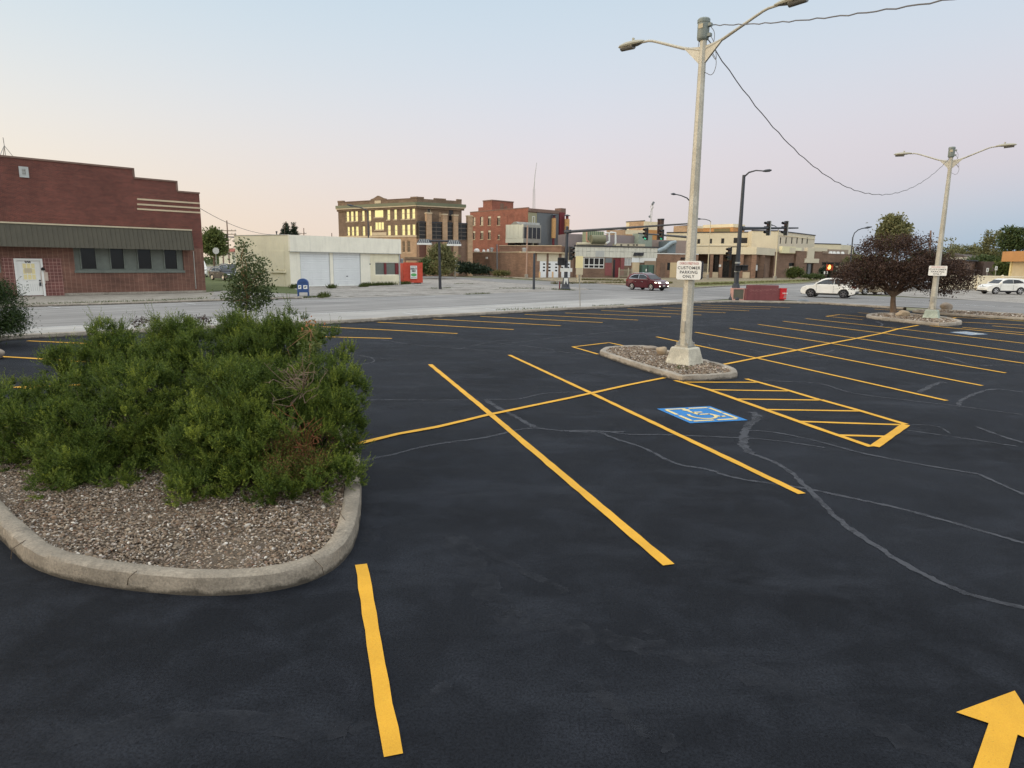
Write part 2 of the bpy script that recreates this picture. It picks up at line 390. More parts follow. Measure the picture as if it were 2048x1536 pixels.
for q in ([c4(735, 297), c4(1540, 468), c4(2040, 580), (1893.4, 801.8)], [c4(1045, 260), c4(1870, 405), (1964.3, 771.8)], [c4(1322, 228), (1661.9, 687), (2011, 746.3)],
          [(1516, 649), (1715.4, 677.3), (2048, 727), (2120, 738)], [(1566.5, 642.8), (1763.6, 666.5), (2048, 705.7), (2200, 727)], [(1611.3, 637.4), (1797, 657.7), (2048, 687), (2200, 705)]):
    ST.append(stripe(q, .115, .009))
# hatched bay
HL = [c4(885, 648), c4(1150, 720), c4(1350, 790), c4(1600, 880), (1640, 859), (1742.5, 894)]
HR = [c4(1455, 635), c4(1800, 730), (1640, 800.5), c5(530, 748), c5(830, 832), (1812, 849.5)]
ST += [stripe(HL, .12, .009), stripe(HR, .12, .009), stripe([(1811, 850.5), (1749, 894)], .135, .011)]
for a, b in ((c4(960, 661), c4(1545, 662)), (c4(1150, 722), c4(1790, 732)), (c4(1370, 797), c4(2035, 805)), (c4(1620, 882), (1720, 822.4)), (c5(380, 910), c5(1125, 934)), (c5(660, 1012), c5(1010, 1022))):
    ST.append(stripe([a, b], .10, .006))
# island outline dashes, far bays
ST.append(stripe([c4(265, 437), c4(62, 378), c4(355, 344), c4(580, 392)], .1, .009))
ST.append(stripe([c5(840, 148), c5(570, 123), c5(672, 109), c5(860, 128)], .1, .009))
for a, b in (((560, 671.5), (783.8, 677.4)), ((640, 653.5), (914.8, 667.4)), ((755, 644.6), (1027.1, 659.4)), ((866.5, 638.4), (1121.6, 651.8)), ((960.5, 633), (1205.4, 645.4)),
             ((1049, 629), (1276, 640.5)), (c4(0, 105), c4(850, 137)), (c4(290, 85), c4(1095, 122)), (c4(500, 70), c4(1290, 104)), (c4(780, 62), c4(1480, 88)), (c4(1030, 55), c4(1650, 73)), (c4(1090, 40), c4(1805, 61)),
             ((55, 682), (300, 693)), ((-40, 711), (105, 719.5)), ((105, 719.5), (280, 731)), ((-300, 745), (-40, 760)), (c5(1410, 157), c5(1540, 133)), ((1716, 625.6), (1790, 630.5)), ((1749, 618.5), (1800, 621.5)),
             ((1860, 652), (2048, 670)), ((1925, 655), (2060, 667)), ((1985, 652), (2080, 660)), ((1830, 640), (2060, 651)), ((1890, 634), (2070, 643))):
    ST.append(stripe([a, b], .14, .009))
structure('stall_markings', merge(*ST), m_yel)
# arrows
def arrow(name, T, ax, side, W, w, Lh, Ls, label):
    b = T - ax*Lh
    pts = [T, b - side*W, b - side*w + ax*.02, b - side*w - ax*Ls, b + side*w - ax*Ls, b + side*w + ax*.02, b + side*W]
    vs = [(p.x, p.y, .010) for p in pts]
    mb = MB().add(vs, [(0, 1, 2), (0, 2, 5), (0, 5, 6), (2, 3, 4, 5)])
    return setp(obj(name, mb, m_yel), label, 'road marking', 'direction arrows painted on the lot')
T = gp(2029.8, 1384); BL = gp(1912, 1426.4); IL = gp(1975.5, 1453); SL = gp(1947, 1536); IR = gp(2033.5, 1476.5)
ax = (IL - SL).normalized(); sd = Vector((ax.y, -ax.x, 0)); w_ = abs((IR - IL).dot(sd))/2; cen = IL + sd*w_
T2 = cen + ax*(T - cen).dot(ax); hb = -(BL - cen).dot(sd)
arrow('painted_arrow', T2, ax, sd, hb, w_, (T2 - cen).dot(ax) - (BL - cen).dot(ax)*.5, 1.1, 'bold yellow painted arrow pointing up the lot, clear of the kerbs')
a0 = gp(17, 776); a1 = gp(52, 767.5); ax = Vector((-.955, -.297, 0)).normalized(); sd = Vector((ax.y, -ax.x, 0))
arrow('painted_arrow', gp(20, 775.5), ax, sd, .34, .11, .55, 1.3, 'yellow painted arrow half hidden behind the big green shrubs')
# accessible symbols
def symbol(A, B, D, label, yel):
    e1, e2 = B - A, D - A
    w = lambda a, b, z=.0: A + e1*a + e2*b + Vector((0, 0, z))
    t = thing('accessible_symbol', label, 'road marking', A, 0, 'blue accessible parking symbols painted on the lot')
    obj('blue_square', MB().quad(w(0, 0, .006), w(1, 0, .006), w(1, 1, .006), w(0, 1, .006)), m_blue, t)
    b = MB()
    def st(p, q, wd, z=.011):
        p3, q3 = w(*p), w(*q); d = (q3 - p3).normalized(); s = Vector((-d.y, d.x, 0))*wd
        b.quad(*(Vector((v.x, v.y, z)) for v in (p3 + s, q3 + s, q3 - s, p3 - s)))
    for p, q in (((.1, .1), (.47, .1)), ((.53, .1), (.88, .1)), ((.9, .13), (.9, .48)), ((.9, .52), (.9, .88)), ((.88, .9), (.53, .9)), ((.47, .9), (.12, .9)), ((.1, .88), (.1, .53)), ((.1, .47), (.1, .13))): st(p, q, .035)
    obj('border', b, yel, t); b = MB()
    n = 12; c = w(.42, .2, .012); b.add([c + (e1*math.cos(k*2*math.pi/n) + e2*math.sin(k*2*math.pi/n))*.065 for k in range(n)], [tuple(range(n))])
    for p, q in (((.42, .27), (.45, .53)), ((.44, .52), (.65, .52)), ((.64, .51), (.72, .73)), ((.71, .72), (.81, .7)), ((.43, .37), (.6, .38))): st(p, q, .035)
    for k in range(11):
        f = lambda k: (.46 + .21*math.cos(R(-20 + k*21)), .6 + .21*math.sin(R(-20 + k*21)))
        st(f(k), f(k + 1), .03, .0112 + k*.0002)
    obj('wheelchair_figure', b, yel, t)
symbol(gp(1313.5, 817.9), gp(1420.1, 812.9), gp(1380.3, 847.0), 'blue accessible parking symbol with yellow wheelchair, beside the hatched bay', m_crm)
m_pale = paint('pale_paint', (.62, .60, .52, 1)); m_pblue = paint('faded_blue_paint', (.22, .30, .42, 1)); mb_ = m_blue; m_blue = m_pblue
symbol(gp(1899, 664.5), gp(1933, 663.2), gp(1942, 670.2), 'faded pale blue accessible parking symbol beside the second lamp island', m_pale)
m_blue = mb_
# sealed cracks and scuffs
SE = []
def seam(px, w):
    g = P(*px)
    for _ in range(3): g = [g[0]] + [q for a, c in zip(g, g[1:]) for q in (a.lerp(c, .25), a.lerp(c, .75))] + [g[-1]]
    SE.append(stripe([ray_px(p) for p in g], w*.7, .003 + .0003*(len(SE) % 9), w*.16))
def ray_px(q):
    d = q - CAMP; f_ = d.dot(fw); u, v = d.dot(rt)/f_*FPX, d.dot(up)/f_*FPX; return (1024 + u*K_cR + v*K_sR, 768 - (v*K_cR - u*K_sR))
for q, w in (
    ([c3(100, 893), c3(400, 893), c3(760, 897), c3(985, 888), c3(1240, 893), c3(1330, 870), c3(1450, 843), c3(1640, 836), c3(2000, 828)], .07),
    ([c3(1010, 890), c3(1060, 930), c3(1200, 1000), c3(1370, 1095)], .15), ([c3(30, 1352), c3(300, 1310), c3(500, 1250), c3(700, 1213), c3(1050, 1170), c3(1200, 1125), c3(1370, 1098), c3(1480, 1115), c3(1650, 1130), c3(1850, 1135), c3(2048, 1130)], .09),
    ([c3(1860, 1135), c3(1990, 1190), c4(650, 1190), (1350, 930), c6(560, 90), c6(660, 130), c6(860, 160), c6(1020, 182), c6(1240, 228), c6(1500, 285), c6(1750, 355), c6(2048, 440)], .085),
    ([c6(735, 0), c6(760, 18), c6(880, 60), c6(960, 115), c6(1030, 185), c6(1180, 340), c6(1260, 395), c6(1480, 540), c6(1640, 620), c6(1800, 690), c6(2048, 748), c6(2300, 800)], .10),
    ([c4(1500, 900), c4(1560, 940), c4(1470, 1010), c4(1440, 1080), c4(1420, 1160), c4(1480, 1230)], .2),
    ([c4(0, 1050), c4(300, 1050), c4(500, 1085), c4(780, 1080), c4(1180, 1100), c4(1480, 1110), c4(1740, 1135), c5(300, 1065), c5(560, 1105)], .07),
    ([c4(1480, 1050), c5(160, 985), c5(420, 1035), c5(700, 1110), c5(850, 1150), c5(1100, 1200), c5(1500, 1270), c5(1700, 1300), c6(1840, 118), c6(2048, 212)], .085),
    ([c3(200, 440), c3(480, 487), c3(830, 512), c3(1120, 537), c3(1500, 527), c3(1640, 545), c3(1780, 556)], .10), ([c3(820, 512), c3(960, 480), c3(1110, 448), c3(1240, 452)], .08),
    ([c3(1100, 478), c3(1280, 460), c3(1700, 412), c3(2048, 378), c4(700, 225), c4(1180, 165), c4(1500, 140)], .10), ([c3(1100, 478), c3(1260, 485), c3(1520, 520)], .08),
    ([c3(1480, 315), c3(1780, 335), c3(2048, 362), c4(530, 235), c4(840, 265), c4(1090, 280)], .09), ([c4(1000, 335), c4(1210, 362), c4(1060, 395), c4(830, 410)], .08),
    ([c3(60, 560), c3(150, 575), c3(190, 598), c3(160, 618), c3(50, 632)], .07), ([c3(60, 562), c3(150, 580), c3(460, 602)], .05), ([c3(560, 395), c3(640, 412), c3(850, 438)], .08),
    ([c5(100, 605), c5(420, 615), c5(580, 635), c5(700, 685), c5(900, 720), c5(1300, 765), c5(1600, 800), c5(2048, 860)], .08), ([c5(1260, 690), c5(1320, 660), c5(1420, 610), c5(1480, 625)], .16), ([c5(1560, 790), c5(1555, 760), c5(1700, 690), c5(1830, 660), c5(2048, 690)], .12),
    ([c5(1100, 930), c5(1400, 935), c5(1500, 1000)], .05), ([c5(1180, 975), c5(1500, 1020), c5(1800, 1065), c5(2000, 1095)], .07), ([c5(1700, 950), c5(1850, 1010), c5(2048, 1070)], .1),
    ([c5(0, 370), c5(240, 425), c5(460, 430), c5(640, 370)], .09), ([c5(0, 290), c5(290, 315), c5(560, 300)], .07), ([c5(300, 440), c5(900, 470), c5(1500, 500)], .05), ([c5(700, 330), c5(1000, 380), c5(1400, 410), c5(1570, 460), c5(1680, 500), c5(1860, 485), c5(2048, 490)], .1),
    ([c5(940, 160), c5(995, 180), c5(975, 198)], .14), ([c5(520, 70), c5(545, 88), c5(420, 100), c5(60, 128)], .1), ([c5(1570, 140), c5(1790, 150), c5(1770, 180)], .1)): seam(q, w)
structure('crack_seams', merge(*SE), m_seam)
SE = []
for q, w in (([c7(20, 60), c7(60, 130), c7(110, 240), c7(120, 350), c7(100, 450)], .22), ([c7(500, 400), c7(600, 600), c7(720, 750), c7(850, 880)], .34), ([c7(640, 740), c7(830, 790), c7(1040, 860), c7(1300, 930), c6(500, 970), c6(1000, 1150), c6(1400, 1320), c6(1800, 1480)], .3),
             ([c7(1140, 1110), c7(1300, 1260), c7(1450, 1390)], .16), ([c6(20, 1140), c6(200, 1260), c6(400, 1410)], .18), ([c7(0, 1370), c7(120, 1290), c7(330, 1240), c7(480, 1130)], .12), ([c7(620, 470), c7(830, 580), c7(1050, 690)], .14), ([c6(230, 850), c6(300, 860)], .12),
             ([c3(1450, 700), c3(1750, 690), c3(1950, 720)], .5), ([c3(300, 960), c3(430, 940), c3(560, 930)], .45), ([c4(1450, 960), c4(1540, 930), c4(1600, 980)], .35), ([c4(1400, 1060), c4(1460, 1150)], .4), ([c5(150, 540), c5(300, 560)], .6), ([c3(900, 680), c3(1150, 640)], .2), ([(100, 1480), (400, 1440), (700, 1455)], .3)): seam(q, w)
CR = []
for q, w in (([(640, 584.8), (700, 583.6), (780, 582.6), (870, 580.6), (960, 579)], .22), ([(618, 592.2), (640, 592), (652, 592)], .7), ([(668, 593), (684, 592.6)], .7), ([(698, 593.4), (706, 593.2)], .6), ([(750, 591.2), (800, 590), (870, 588), (930, 586)], .16), ([(860, 579), (905, 578.4)], .5), ([(640, 576.8), (690, 576), (720, 575.4)], .35), ([(900, 585), (1000, 583.2), (1080, 582)], .15), ([(830, 572), (900, 571)], .25)): CR.append(stripe(q, w, .0005, w*.35))
structure('pavement_cracks', merge(*CR), earth('crack_dirt', (.07, .065, .045, 1), (.11, .10, .07, 1), 2))
structure('tyre_scuffs', merge(*SE), m_scuff)
# ================================================================ building kit
class Bld:
    def __init__(s, name, label, cat, F, group=None):
        s.F = F; s.t = thing(name, label, cat, F.o, F.ang, group)
    def box(s, nm, m, s0, s1, d0, d1, z0, z1, F=None, parent=None, bevel=0):
        return obj(nm, MB().box(s0, s1, d0, d1, z0, z1, F=F or s.F), m, parent or s.t, bevel=bevel)
    def hole(s, x0, y0, x1, y1, F=None, d=0.0):
        F = F or s.F; xm, ym = (x0 + x1)/2, (y0 + y1)/2
        a, b = F.sz(x0, ym, d)[0], F.sz(x1, ym, d)[0]; return (min(a, b), max(a, b), F.sz(xm, y1, d)[1], F.sz(xm, y0, d)[1])
    def win(s, h, mf, mp, nx=1, ny=1, fr=.07, rec=.14, F=None, sill=None, bar=.04, nm='window', split=None):
        """frame with bars, pane behind it, both inside the hole h of the wall"""
        F = F or s.F; a, b, z0, z1 = h; mb = MB()
        y0, y1 = rec - .06, rec
        mb.box(a, a + fr, y0, y1, z0, z1, F=F); mb.box(b - fr, b, y0, y1, z0, z1, F=F)
        mb.box(a + fr, b - fr, y0, y1, z0, z0 + fr, F=F); mb.box(a + fr, b - fr, y0, y1, z1 - fr, z1, F=F)
        for k in range(1, nx): x = a + (b - a)*k/nx; mb.box(x - bar/2, x + bar/2, y0 + .01, y1, z0 + fr, z1 - fr, F=F)
        for k in range(1, ny): z = z0 + (z1 - z0)*k/ny; mb.box(a + fr, b - fr, y0 + .012, y1, z - bar/2, z + bar/2, F=F)
        w = obj(nm, mb, mf, s.t)
        j = random.uniform(-.012, .012)
        pm = MB(); pm.hexa([F.w(*q) for q in ((a + .01, y1 + .004 + j*.5, z0 + .01), (b - .01, y1 + .004 - j*.5, z0 + .01), (b - .01, y1 + .05, z0 + .01), (a + .01, y1 + .05, z0 + .01), (a + .01, y1 + .004, z1 - .01), (b - .01, y1 + .004, z1 - .01), (b - .01, y1 + .05, z1 - .01), (a + .01, y1 + .05, z1 - .01))])
        obj('pane', pm, mp, w)
        if sill: obj('sill', MB().box(a - .08, b + .08, -.09, rec - .065, z0 - .14, z0 - .003, F=F), sill, w)
        return w
    def wall(s, m, rects, holes=(), dep=8.0, F=None, nm='wall', rec=.2, back=True):
        """front skin with true openings plus the body behind it"""
        F = F or s.F; mb = MB()
        for (a, b, z0, z1) in rects:
            hs = [h for h in holes if h[0] < b and h[1] > a and h[2] < z1 and h[3] > z0]
            xs = sorted({a, b} | {min(max(v, a), b) for h in hs for v in h[:2]}); zs = sorted({z0, z1} | {min(max(v, z0), z1) for h in hs for v in h[2:]})
            for x0, x1 in zip(xs, xs[1:]):
                for q0, q1 in zip(zs, zs[1:]):
                    cxm, czm = (x0 + x1)/2, (q0 + q1)/2
                    if any(h[0] < cxm < h[1] and h[2] < czm < h[3] for h in hs): continue
                    mb.quad(F.w(x0, 0, q0), F.w(x1, 0, q0), F.w(x1, 0, q1), F.w(x0, 0, q1))
            for (h0, h1, q0, q1) in hs:
                A = [(h0, q0), (h1, q0), (h1, q1), (h0, q1)]
                for (x0, e0), (x1, e1) in zip(A, A[1:] + A[:1]): mb.quad(F.w(x0, 0, e0), F.w(x1, 0, e1), F.w(x1, rec, e1), F.w(x0, rec, e0))
            mb.quad(F.w(a, 0, z0), F.w(a, 0, z1), F.w(a, rec, z1), F.w(a, rec, z0)); mb.quad(F.w(b, 0, z0), F.w(b, rec, z0), F.w(b, rec, z1), F.w(b, 0, z1))
            mb.quad(F.w(a, 0, z1), F.w(b, 0, z1), F.w(b, rec, z1), F.w(a, rec, z1))
            if back: mb.box(a, b, rec, dep, z0, z1, F=F)
        return obj(nm, mb, m, s.t)
# ---------------------------------------------------------------- shared materials
M_red = brick('dark_red_brick', R(45), srgb(104, 54, 45), srgb(82, 44, 38), srgb(120, 86, 74), ms=.009)
M_redlow = brick('washed_red_brick', R(45), srgb(100, 66, 53), srgb(86, 56, 45), srgb(132, 102, 88), bw=.32, bh=.09, ms=.016, dirt=.5)
M_tile = brick('glazed_tile', R(45), srgb(112, 72, 66), srgb(100, 64, 59), srgb(158, 124, 114), bw=.235, bh=.235, ms=.015, dirt=.2)
def offs0(m):
    for n in m.node_tree.nodes:
        if n.type == 'TEX_BRICK': n.offset = 0
    return m
offs0(M_tile); offs0(M_redlow)
M_scol = brick('brown_brick', R(30), srgb(116, 94, 74), srgb(98, 78, 62), srgb(134, 114, 94), ms=.01)
M_stan = brick('tan_brick', R(30), srgb(176, 144, 112), srgb(158, 128, 100), srgb(178, 154, 126), ms=.01)
M_orange = brick('orange_red_brick', R(35), srgb(140, 84, 66), srgb(120, 70, 56), srgb(150, 106, 88), ms=.01)
M_brown = brick('low_brown_brick', R(40), srgb(140, 108, 86), srgb(122, 92, 74), srgb(140, 114, 94), ms=.01)
M_dbrown = brick('umber_brick', R(40), srgb(124, 98, 80), srgb(106, 84, 70), srgb(122, 100, 84), ms=.01)
M_white = M('white_painted_block', srgb(238, 233, 214), .07, 1.0, .75, stain=.25)
M_cream = M('cream_paint', srgb(228, 220, 190), .07, 1.0, .75, stain=.15)
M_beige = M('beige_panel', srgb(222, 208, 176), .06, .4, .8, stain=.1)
M_beige2 = M('shaded_beige_panel', srgb(206, 196, 172), .06, .4, .8, stain=.1)  # beige with right-facing walls' shade in its colour; also plain greyer panels, blinds
M_ochre = M('ochre_brick', srgb(186, 136, 84), .1, .6, .85)
M_coping = M('stone_coping', srgb(120, 96, 84), .15, 1, .8)
M_stone = M('limestone_trim', srgb(196, 178, 148), .1, 1, .8)
M_teal = M('weathered_teal_paint', srgb(104, 110, 102), .14, 2.5, .7, stain=.3)
M_awn = M('olive_grey_metal', srgb(80, 76, 62), .12, 1.2, .6, metal=.1, stain=.25)
M_trim = M('cream_metal_trim', srgb(190, 178, 150), .1, 2, .6)
M_doorw = M('white_door_paint', srgb(224, 224, 218), .04, 2, .45)
M_gdoor = M('pale_blue_white_metal', srgb(232, 235, 234), .05, .8, .5, stain=.12)
M_dark = M('dark_interior_glass', (.014, .013, .013, 1), .4, .6, .15, spec=.35)
M_glass = glassy('window_glass', (.03, .035, .04, 1), .05, .9)
M_gold = NT('low_sun_window_film').done((.20, .225, .160, 1), .12, 1.0)
M_black = M('black_paint', (.012, .012, .014, 1), .2, 3, .45)
M_dkm = M('dark_bronze_metal', (.045, .047, .055, 1), .15, 3, .45, metal=.5)
M_galv = M('galvanised_metal', srgb(160, 158, 150), .12, 3, .5, metal=.6)
M_lgrey = M('light_grey_metal', srgb(178, 180, 176), .1, 2, .5, metal=.3)
M_grey = M('grey_siding', srgb(112, 116, 118), .07, .7, .6, metal=.2)
M_maroon = M('maroon_paint', srgb(112, 40, 44), .12, 2, .6)
M_pink = M('faded_maroon_panel', srgb(132, 76, 74), .12, 2, .7)
M_wdirty = M('dirty_white_panel', srgb(208, 206, 192), .1, .8, .65, stain=.35)
M_green = M('green_metal_box', srgb(70, 98, 84), .12, 2, .6, stain=.2)
M_rust = M('rusty_wrap', srgb(200, 154, 100), .18, 3, .75, stain=.25)
M_rubber = M('black_rubber', (.012, .012, .013, 1), .2, 5, .8)
# ================================================================ brick shop on the far side of the street
c0 = gp(412.2, 584.6); F = Fr(c0, ang=R(45.5)); F.d = -F.d; F.ang += math.pi     # s grows to the left from the corner
b = Bld('brick_shop', 'dark red brick shop with stepped parapet and olive metal awning', 'building', F)
zz = lambda x, y: F.sz(x, y)
S1 = zz(354.2, 372)[0]; S2 = zz(267.5, 345)[0]; SE_ = 30.0
Z3, Z2, Z1 = zz(376, 386)[1], zz(310, 361)[1], zz(140, 327)[1]
wh = b.hole(148.4, 497.8, 366.9, 544); dh = b.hole(36, 521, 84, 596); dh = (dh[0], dh[1], .05, dh[3])
rects = [(0, S1, 0, Z3), (S1, S2, 0, Z2), (S2, SE_, 0, Z1)]
zb = zz(380, 497)[1]
b.wall(M_red, [(a, c, zb, z) for a, c, _, z in rects], dep=24)
b.wall(M_redlow, [(0, SE_, .0, zb)], [wh, dh], dep=24, nm='lower_wall')
for (a, c, _, z) in rects: b.box('coping', M_coping, a - .04, c + .04, -.06, .36, z, z + .12)
b.box('step_coping', M_coping, S1 - .05, S1 + .10, -.03, .36, Z3 + .12, Z2 - .002); b.box('step_coping', M_coping, S2 - .05, S2 + .1, -.03, .36, Z2 + .12, Z1 - .002)
for y0, y1 in ((398.4, 406.3), (408.8, 415.8), (418, 425)):
    z = (zz(274, y0)[1] + zz(398, y1)[1])/2; b.box('stone_band', M_stone, .02, zz(274.2, y0)[0], -.035, .05, z - .06, z + .06)
h = b.hole(37.8, 333.4, 56.8, 355); g = b.win((h[0], h[1], h[2], h[3]), M_lgrey, M_galv, 1, 7, .16, -.02, nm='wall_vent')
# tiled surround and plinth
ts0, ts1 = zz(126, 560)[0], zz(8, 560)[0]; tz = zz(80, 516)[1]
mb = MB()
for a, c, q0, q1 in ((ts0, dh[0] - .13, 0, tz), (dh[1] + .13, ts1, 0, tz), (dh[0] - .13, dh[1] + .13, dh[3] + .14, tz)): mb.box(a, c, -.03, .05, q0, q1, F=F)
obj('tiled_surround', mb, M_tile, b.t)
b.box('plinth', m_walk, 0, ts0, -.05, .02, 0, .16)
b.box('conduit', M_galv, zz(389, 540)[0] - .03, zz(389, 540)[0] + .03, -.06, .0, .3, zb - .2)
# awning
AO = F.shift(0, -.85); sa0 = AO.sz(386.5, 480)[0]; za1 = (AO.sz(0, 447)[1] + AO.sz(385, 460)[1])/2; za0 = (AO.sz(0, 494)[1] + AO.sz(385, 499.5)[1])/2
mb = MB(); n = int((SE_ - sa0)/.3)
for k in range(n):
    a = sa0 + k*.3; c = a + .3
    mb.hexa([F.w(*q) for q in ((a, -.85, za0), (c, -.85, za0), (c, -.80, za0), (a, -.80, za0), (a, -.55, za1), (c, -.55, za1), (c, -.50, za1), (a, -.50, za1))])
    mb.hexa([F.w(*q) for q in ((a - .02, -.89, za0), (a + .025, -.89, za0), (a + .025, -.849, za0), (a - .02, -.849, za0), (a - .02, -.59, za1), (a + .025, -.59, za1), (a + .025, -.549, za1), (a - .02, -.549, za1))])
aw = obj('awning', mb, M_awn, b.t)
obj('awning_trim', MB().box(sa0 - .05, SE_, -.62, .0, za1, za1 + .1, F=F), M_trim, aw)
obj('awning_soffit', MB().box(sa0, SE_, -.80, .0, za0 + .02, za0 + .06, F=F), M_awn, aw)
obj('awning_end', MB().add([F.w(*q) for q in ((sa0, -.85, za0), (sa0, 0, za0), (sa0, 0, za1), (sa0, -.55, za1))], [(0, 1, 2, 3)]), M_awn, aw)
# window band
mb = MB(); mb.box(wh[0], wh[1], .13, .19, wh[2], wh[3], F=F); mb.box(wh[0] - .05, wh[1] + .05, -.08, .13, wh[2] - .06, wh[2] + .12, F=F)
band = obj('window_band', mb, M_teal, b.t)
for x0, x1 in ((161.6, 193.2), (221, 249), (275.8, 303.8), (329, 355)):
    q = b.hole(x0, 498, x1, 537.5); pm = MB(); pm.box(q[0], q[1], .115, .14, q[2], wh[3], F=F); obj('pane', pm, M_dark, band)
    for e in (q[0], q[1]): obj('mullion', MB().box(e - .04, e + .04, .05, .135, q[2], wh[3], F=F), M_teal, band)
q0 = zz(4, 560)[0]; b.box('teal_panel', M_teal, q0, q0 + 1.6, -.02, .03, zz(4, 545)[1], zz(4, 500)[1])
# door
mb = MB(); fr = .13
mb.box(dh[0] - fr, dh[0], -.06, .12, 0, dh[3] + fr, F=F); mb.box(dh[1], dh[1] + fr, -.06, .12, 0, dh[3] + fr, F=F); mb.box(dh[0], dh[1], -.06, .12, dh[3], dh[3] + fr, F=F)
dr = obj('door', MB().box(dh[0], dh[1], .04, .10, .05, dh[3], F=F), M_doorw, b.t)
obj('door_frame', mb, M_doorw, dr)
q = b.hole(45.5, 526.5, 71, 559.5, d=.04); M_lit = emit('lamp_lit_room', (.62, .54, .28, 1), .14)
obj('pane', MB().box(q[0], q[1], .03, .05, q[2], q[3], F=F), M_lit, dr)
mb = MB()
for k in range(4): x = q[0] + (q[1] - q[0])*k/3; mb.box(x - .02, x + .02, .012, .035, q[2], q[3], F=F); z = q[2] + (q[3] - q[2])*k/3; mb.box(q[0], q[1], .014, .034, z - .02, z + .02, F=F)
obj('glazing_bars', mb, M_doorw, dr)
obj('notice', MB().box(q[0] + (q[1] - q[0])*.28, q[0] + (q[1] - q[0])*.86, .006, .012, q[2] + (q[3] - q[2])*.42, q[2] + (q[3] - q[2])*.70, F=F), M_trim, dr)
mb = MB()
for k in range(9): x = dh[0] + .2 + (dh[1] - dh[0] - .4)*k/8; mb.box(x - .008, x + .008, .034, .05, .35, q[2] - .3, F=F)
obj('door_panel', mb, M_lgrey, dr)
hx = dh[0] + .13; hz = zz(77, 563)[1]
obj('handle', MB().box(hx - .05, hx + .05, -.02, .04, hz - .32, hz - .06, F=F).box(hx - .045, hx + .045, .0, .04, hz + .02, hz + .12, F=F), M_dkm, dr)
dm = (dh[0] + dh[1])/2 + .03
text(dr, '308', lambda x, y, o: F.w(dm - x, .036 - o, dh[3] - .14 + y), .24, M_black, bold=.01, name='house_number')
mb = MB()
for x0, y0, x1, y1 in ((82, 540.5, 90, 544.4), (82, 544.5, 96, 561.5), (83.5, 561.6, 91, 567.5)): q = b.hole(x0, y0, x1, y1); mb.box(q[0], q[1], -.045, .0, q[2], q[3], F=F)
obj('bare_patch', mb, M('pale_mortar', srgb(188, 172, 158), .1, 3, .9), b.t)
mb = MB(); p = F.w(zz(85, 538)[0], -.1, zz(85, 538)[1]); mb.lathe([(.02, -.1), (.1, -.08), (.12, .02), (.06, .1), (.02, .12)], 10, Matrix.Translation(p)); obj('lamp_socket', mb, M_black, b.t, smooth=True)
# antenna
t = thing('roof_antenna', 'thin tripod antenna mast on the brick shop roof', 'antenna', F.w(zz(8, 400)[0], 2, Z1))
Fa = F.shift(0, 2); top = Fa.w(*((lambda q: (q[0], 0, q[1]))(Fa.sz(6, 275)))); apex = Fa.w(*((lambda q: (q[0], 0, q[1]))(Fa.sz(8.5, 291))))
obj('mast', MB().tube([top, apex, apex - Vector((0, 0, 1.2))], .025, 6), M_galv, t)
for k in range(3):
    f = Vector((math.cos(2.1*k + .4)*.62, math.sin(2.1*k + .4)*.62, 0)); obj('leg', MB().tube([apex, Vector((apex.x, apex.y, Z1)) + f], .022, 6), M_galv, t)
# ================================================================ white garage with two roll-up doors
c0 = gp(582, 573.6); F = Fr(c0, ang=R(45)); b = Bld('white_garage', 'low white flat-roofed garage with two pale roll-up doors', 'building', F)
G0 = F; sR = F.sz(799, 520)[0]; zT = (F.sz(581, 472.3)[1] + F.sz(797, 479.2)[1])/2 + .08; zF = (F.sz(581, 502.8)[1] + F.sz(800, 507)[1])/2
ds = [b.hole(601, 504.5, 660.4, 575.6), b.hole(666.6, 505.6, 721.7, 572.6)]; ds = [(a, c, 0.0, zF - .06) for a, c, _, _ in ds]
wn = b.hole(750.3, 525, 797.4, 549.9); wn = (wn[0], min(wn[1], sR - .02), wn[2], wn[3])
FS = Fr(c0, ang=R(150))                 # its left side
LS = FS.sz(470, 500)[0]
b.wall(M_white, [(0, sR, 0, zF)], ds + [wn], dep=8)
b.box('fascia', M_white, -.05, sR + .05, -.28, .1, zF, zT)
b.box('fascia_lip', M_lgrey, -.06, sR + .06, -.29, -.27, zF - .05, zF)
b.wall(M_cream, [(0.02, LS, 0, zT - .02)], dep=6, F=FS, nm='side_wall')
b.box('roof_trim', M_lgrey, 0, LS, -.04, .1, zT - .018, zT + .05, F=FS)
for k, (a, c, z0, z1) in enumerate(ds):
    mb = MB(); n = 15
    for i in range(n): z = z0 + (z1 - z0)*i/n; e = z0 + (z1 - z0)*(i + 1)/n; mb.hexa([F.w(*q) for q in ((a, .10, z + .012), (c, .10, z + .012), (c, .16, z), (a, .16, z), (a, .075, e - .006), (c, .075, e - .006), (c, .16, e), (a, .16, e))])
    d = obj('garage_door', mb, M_gdoor, b.t)
    for e in (a - .03, c - .05): obj('door_track', MB().box(e, e + .08, .02, .09, z0, z1, F=F), M_lgrey, d)
    if k: obj('pull_handle', MB().box((a + c)/2 - .1, (a + c)/2 + .1, .05, .09, 1.0, 1.08, F=F), M_dkm, d)
w = b.win(wn, M_white, M('dusty_glass', srgb(112, 116, 108), .12, .8, .2, spec=.6), 1, 1, .05, .1)
for x0, x1 in ((769, 773), (791, 797.2)): q = b.hole(x0, 526, x1, 549); obj('mullion', MB().box(q[0], min(q[1], sR - .04), .0, .09, wn[2] + .05, wn[3] - .05, F=F), M_maroon, w)
sp = F.sz(741, 540)[0]; mb = MB(); n = 20
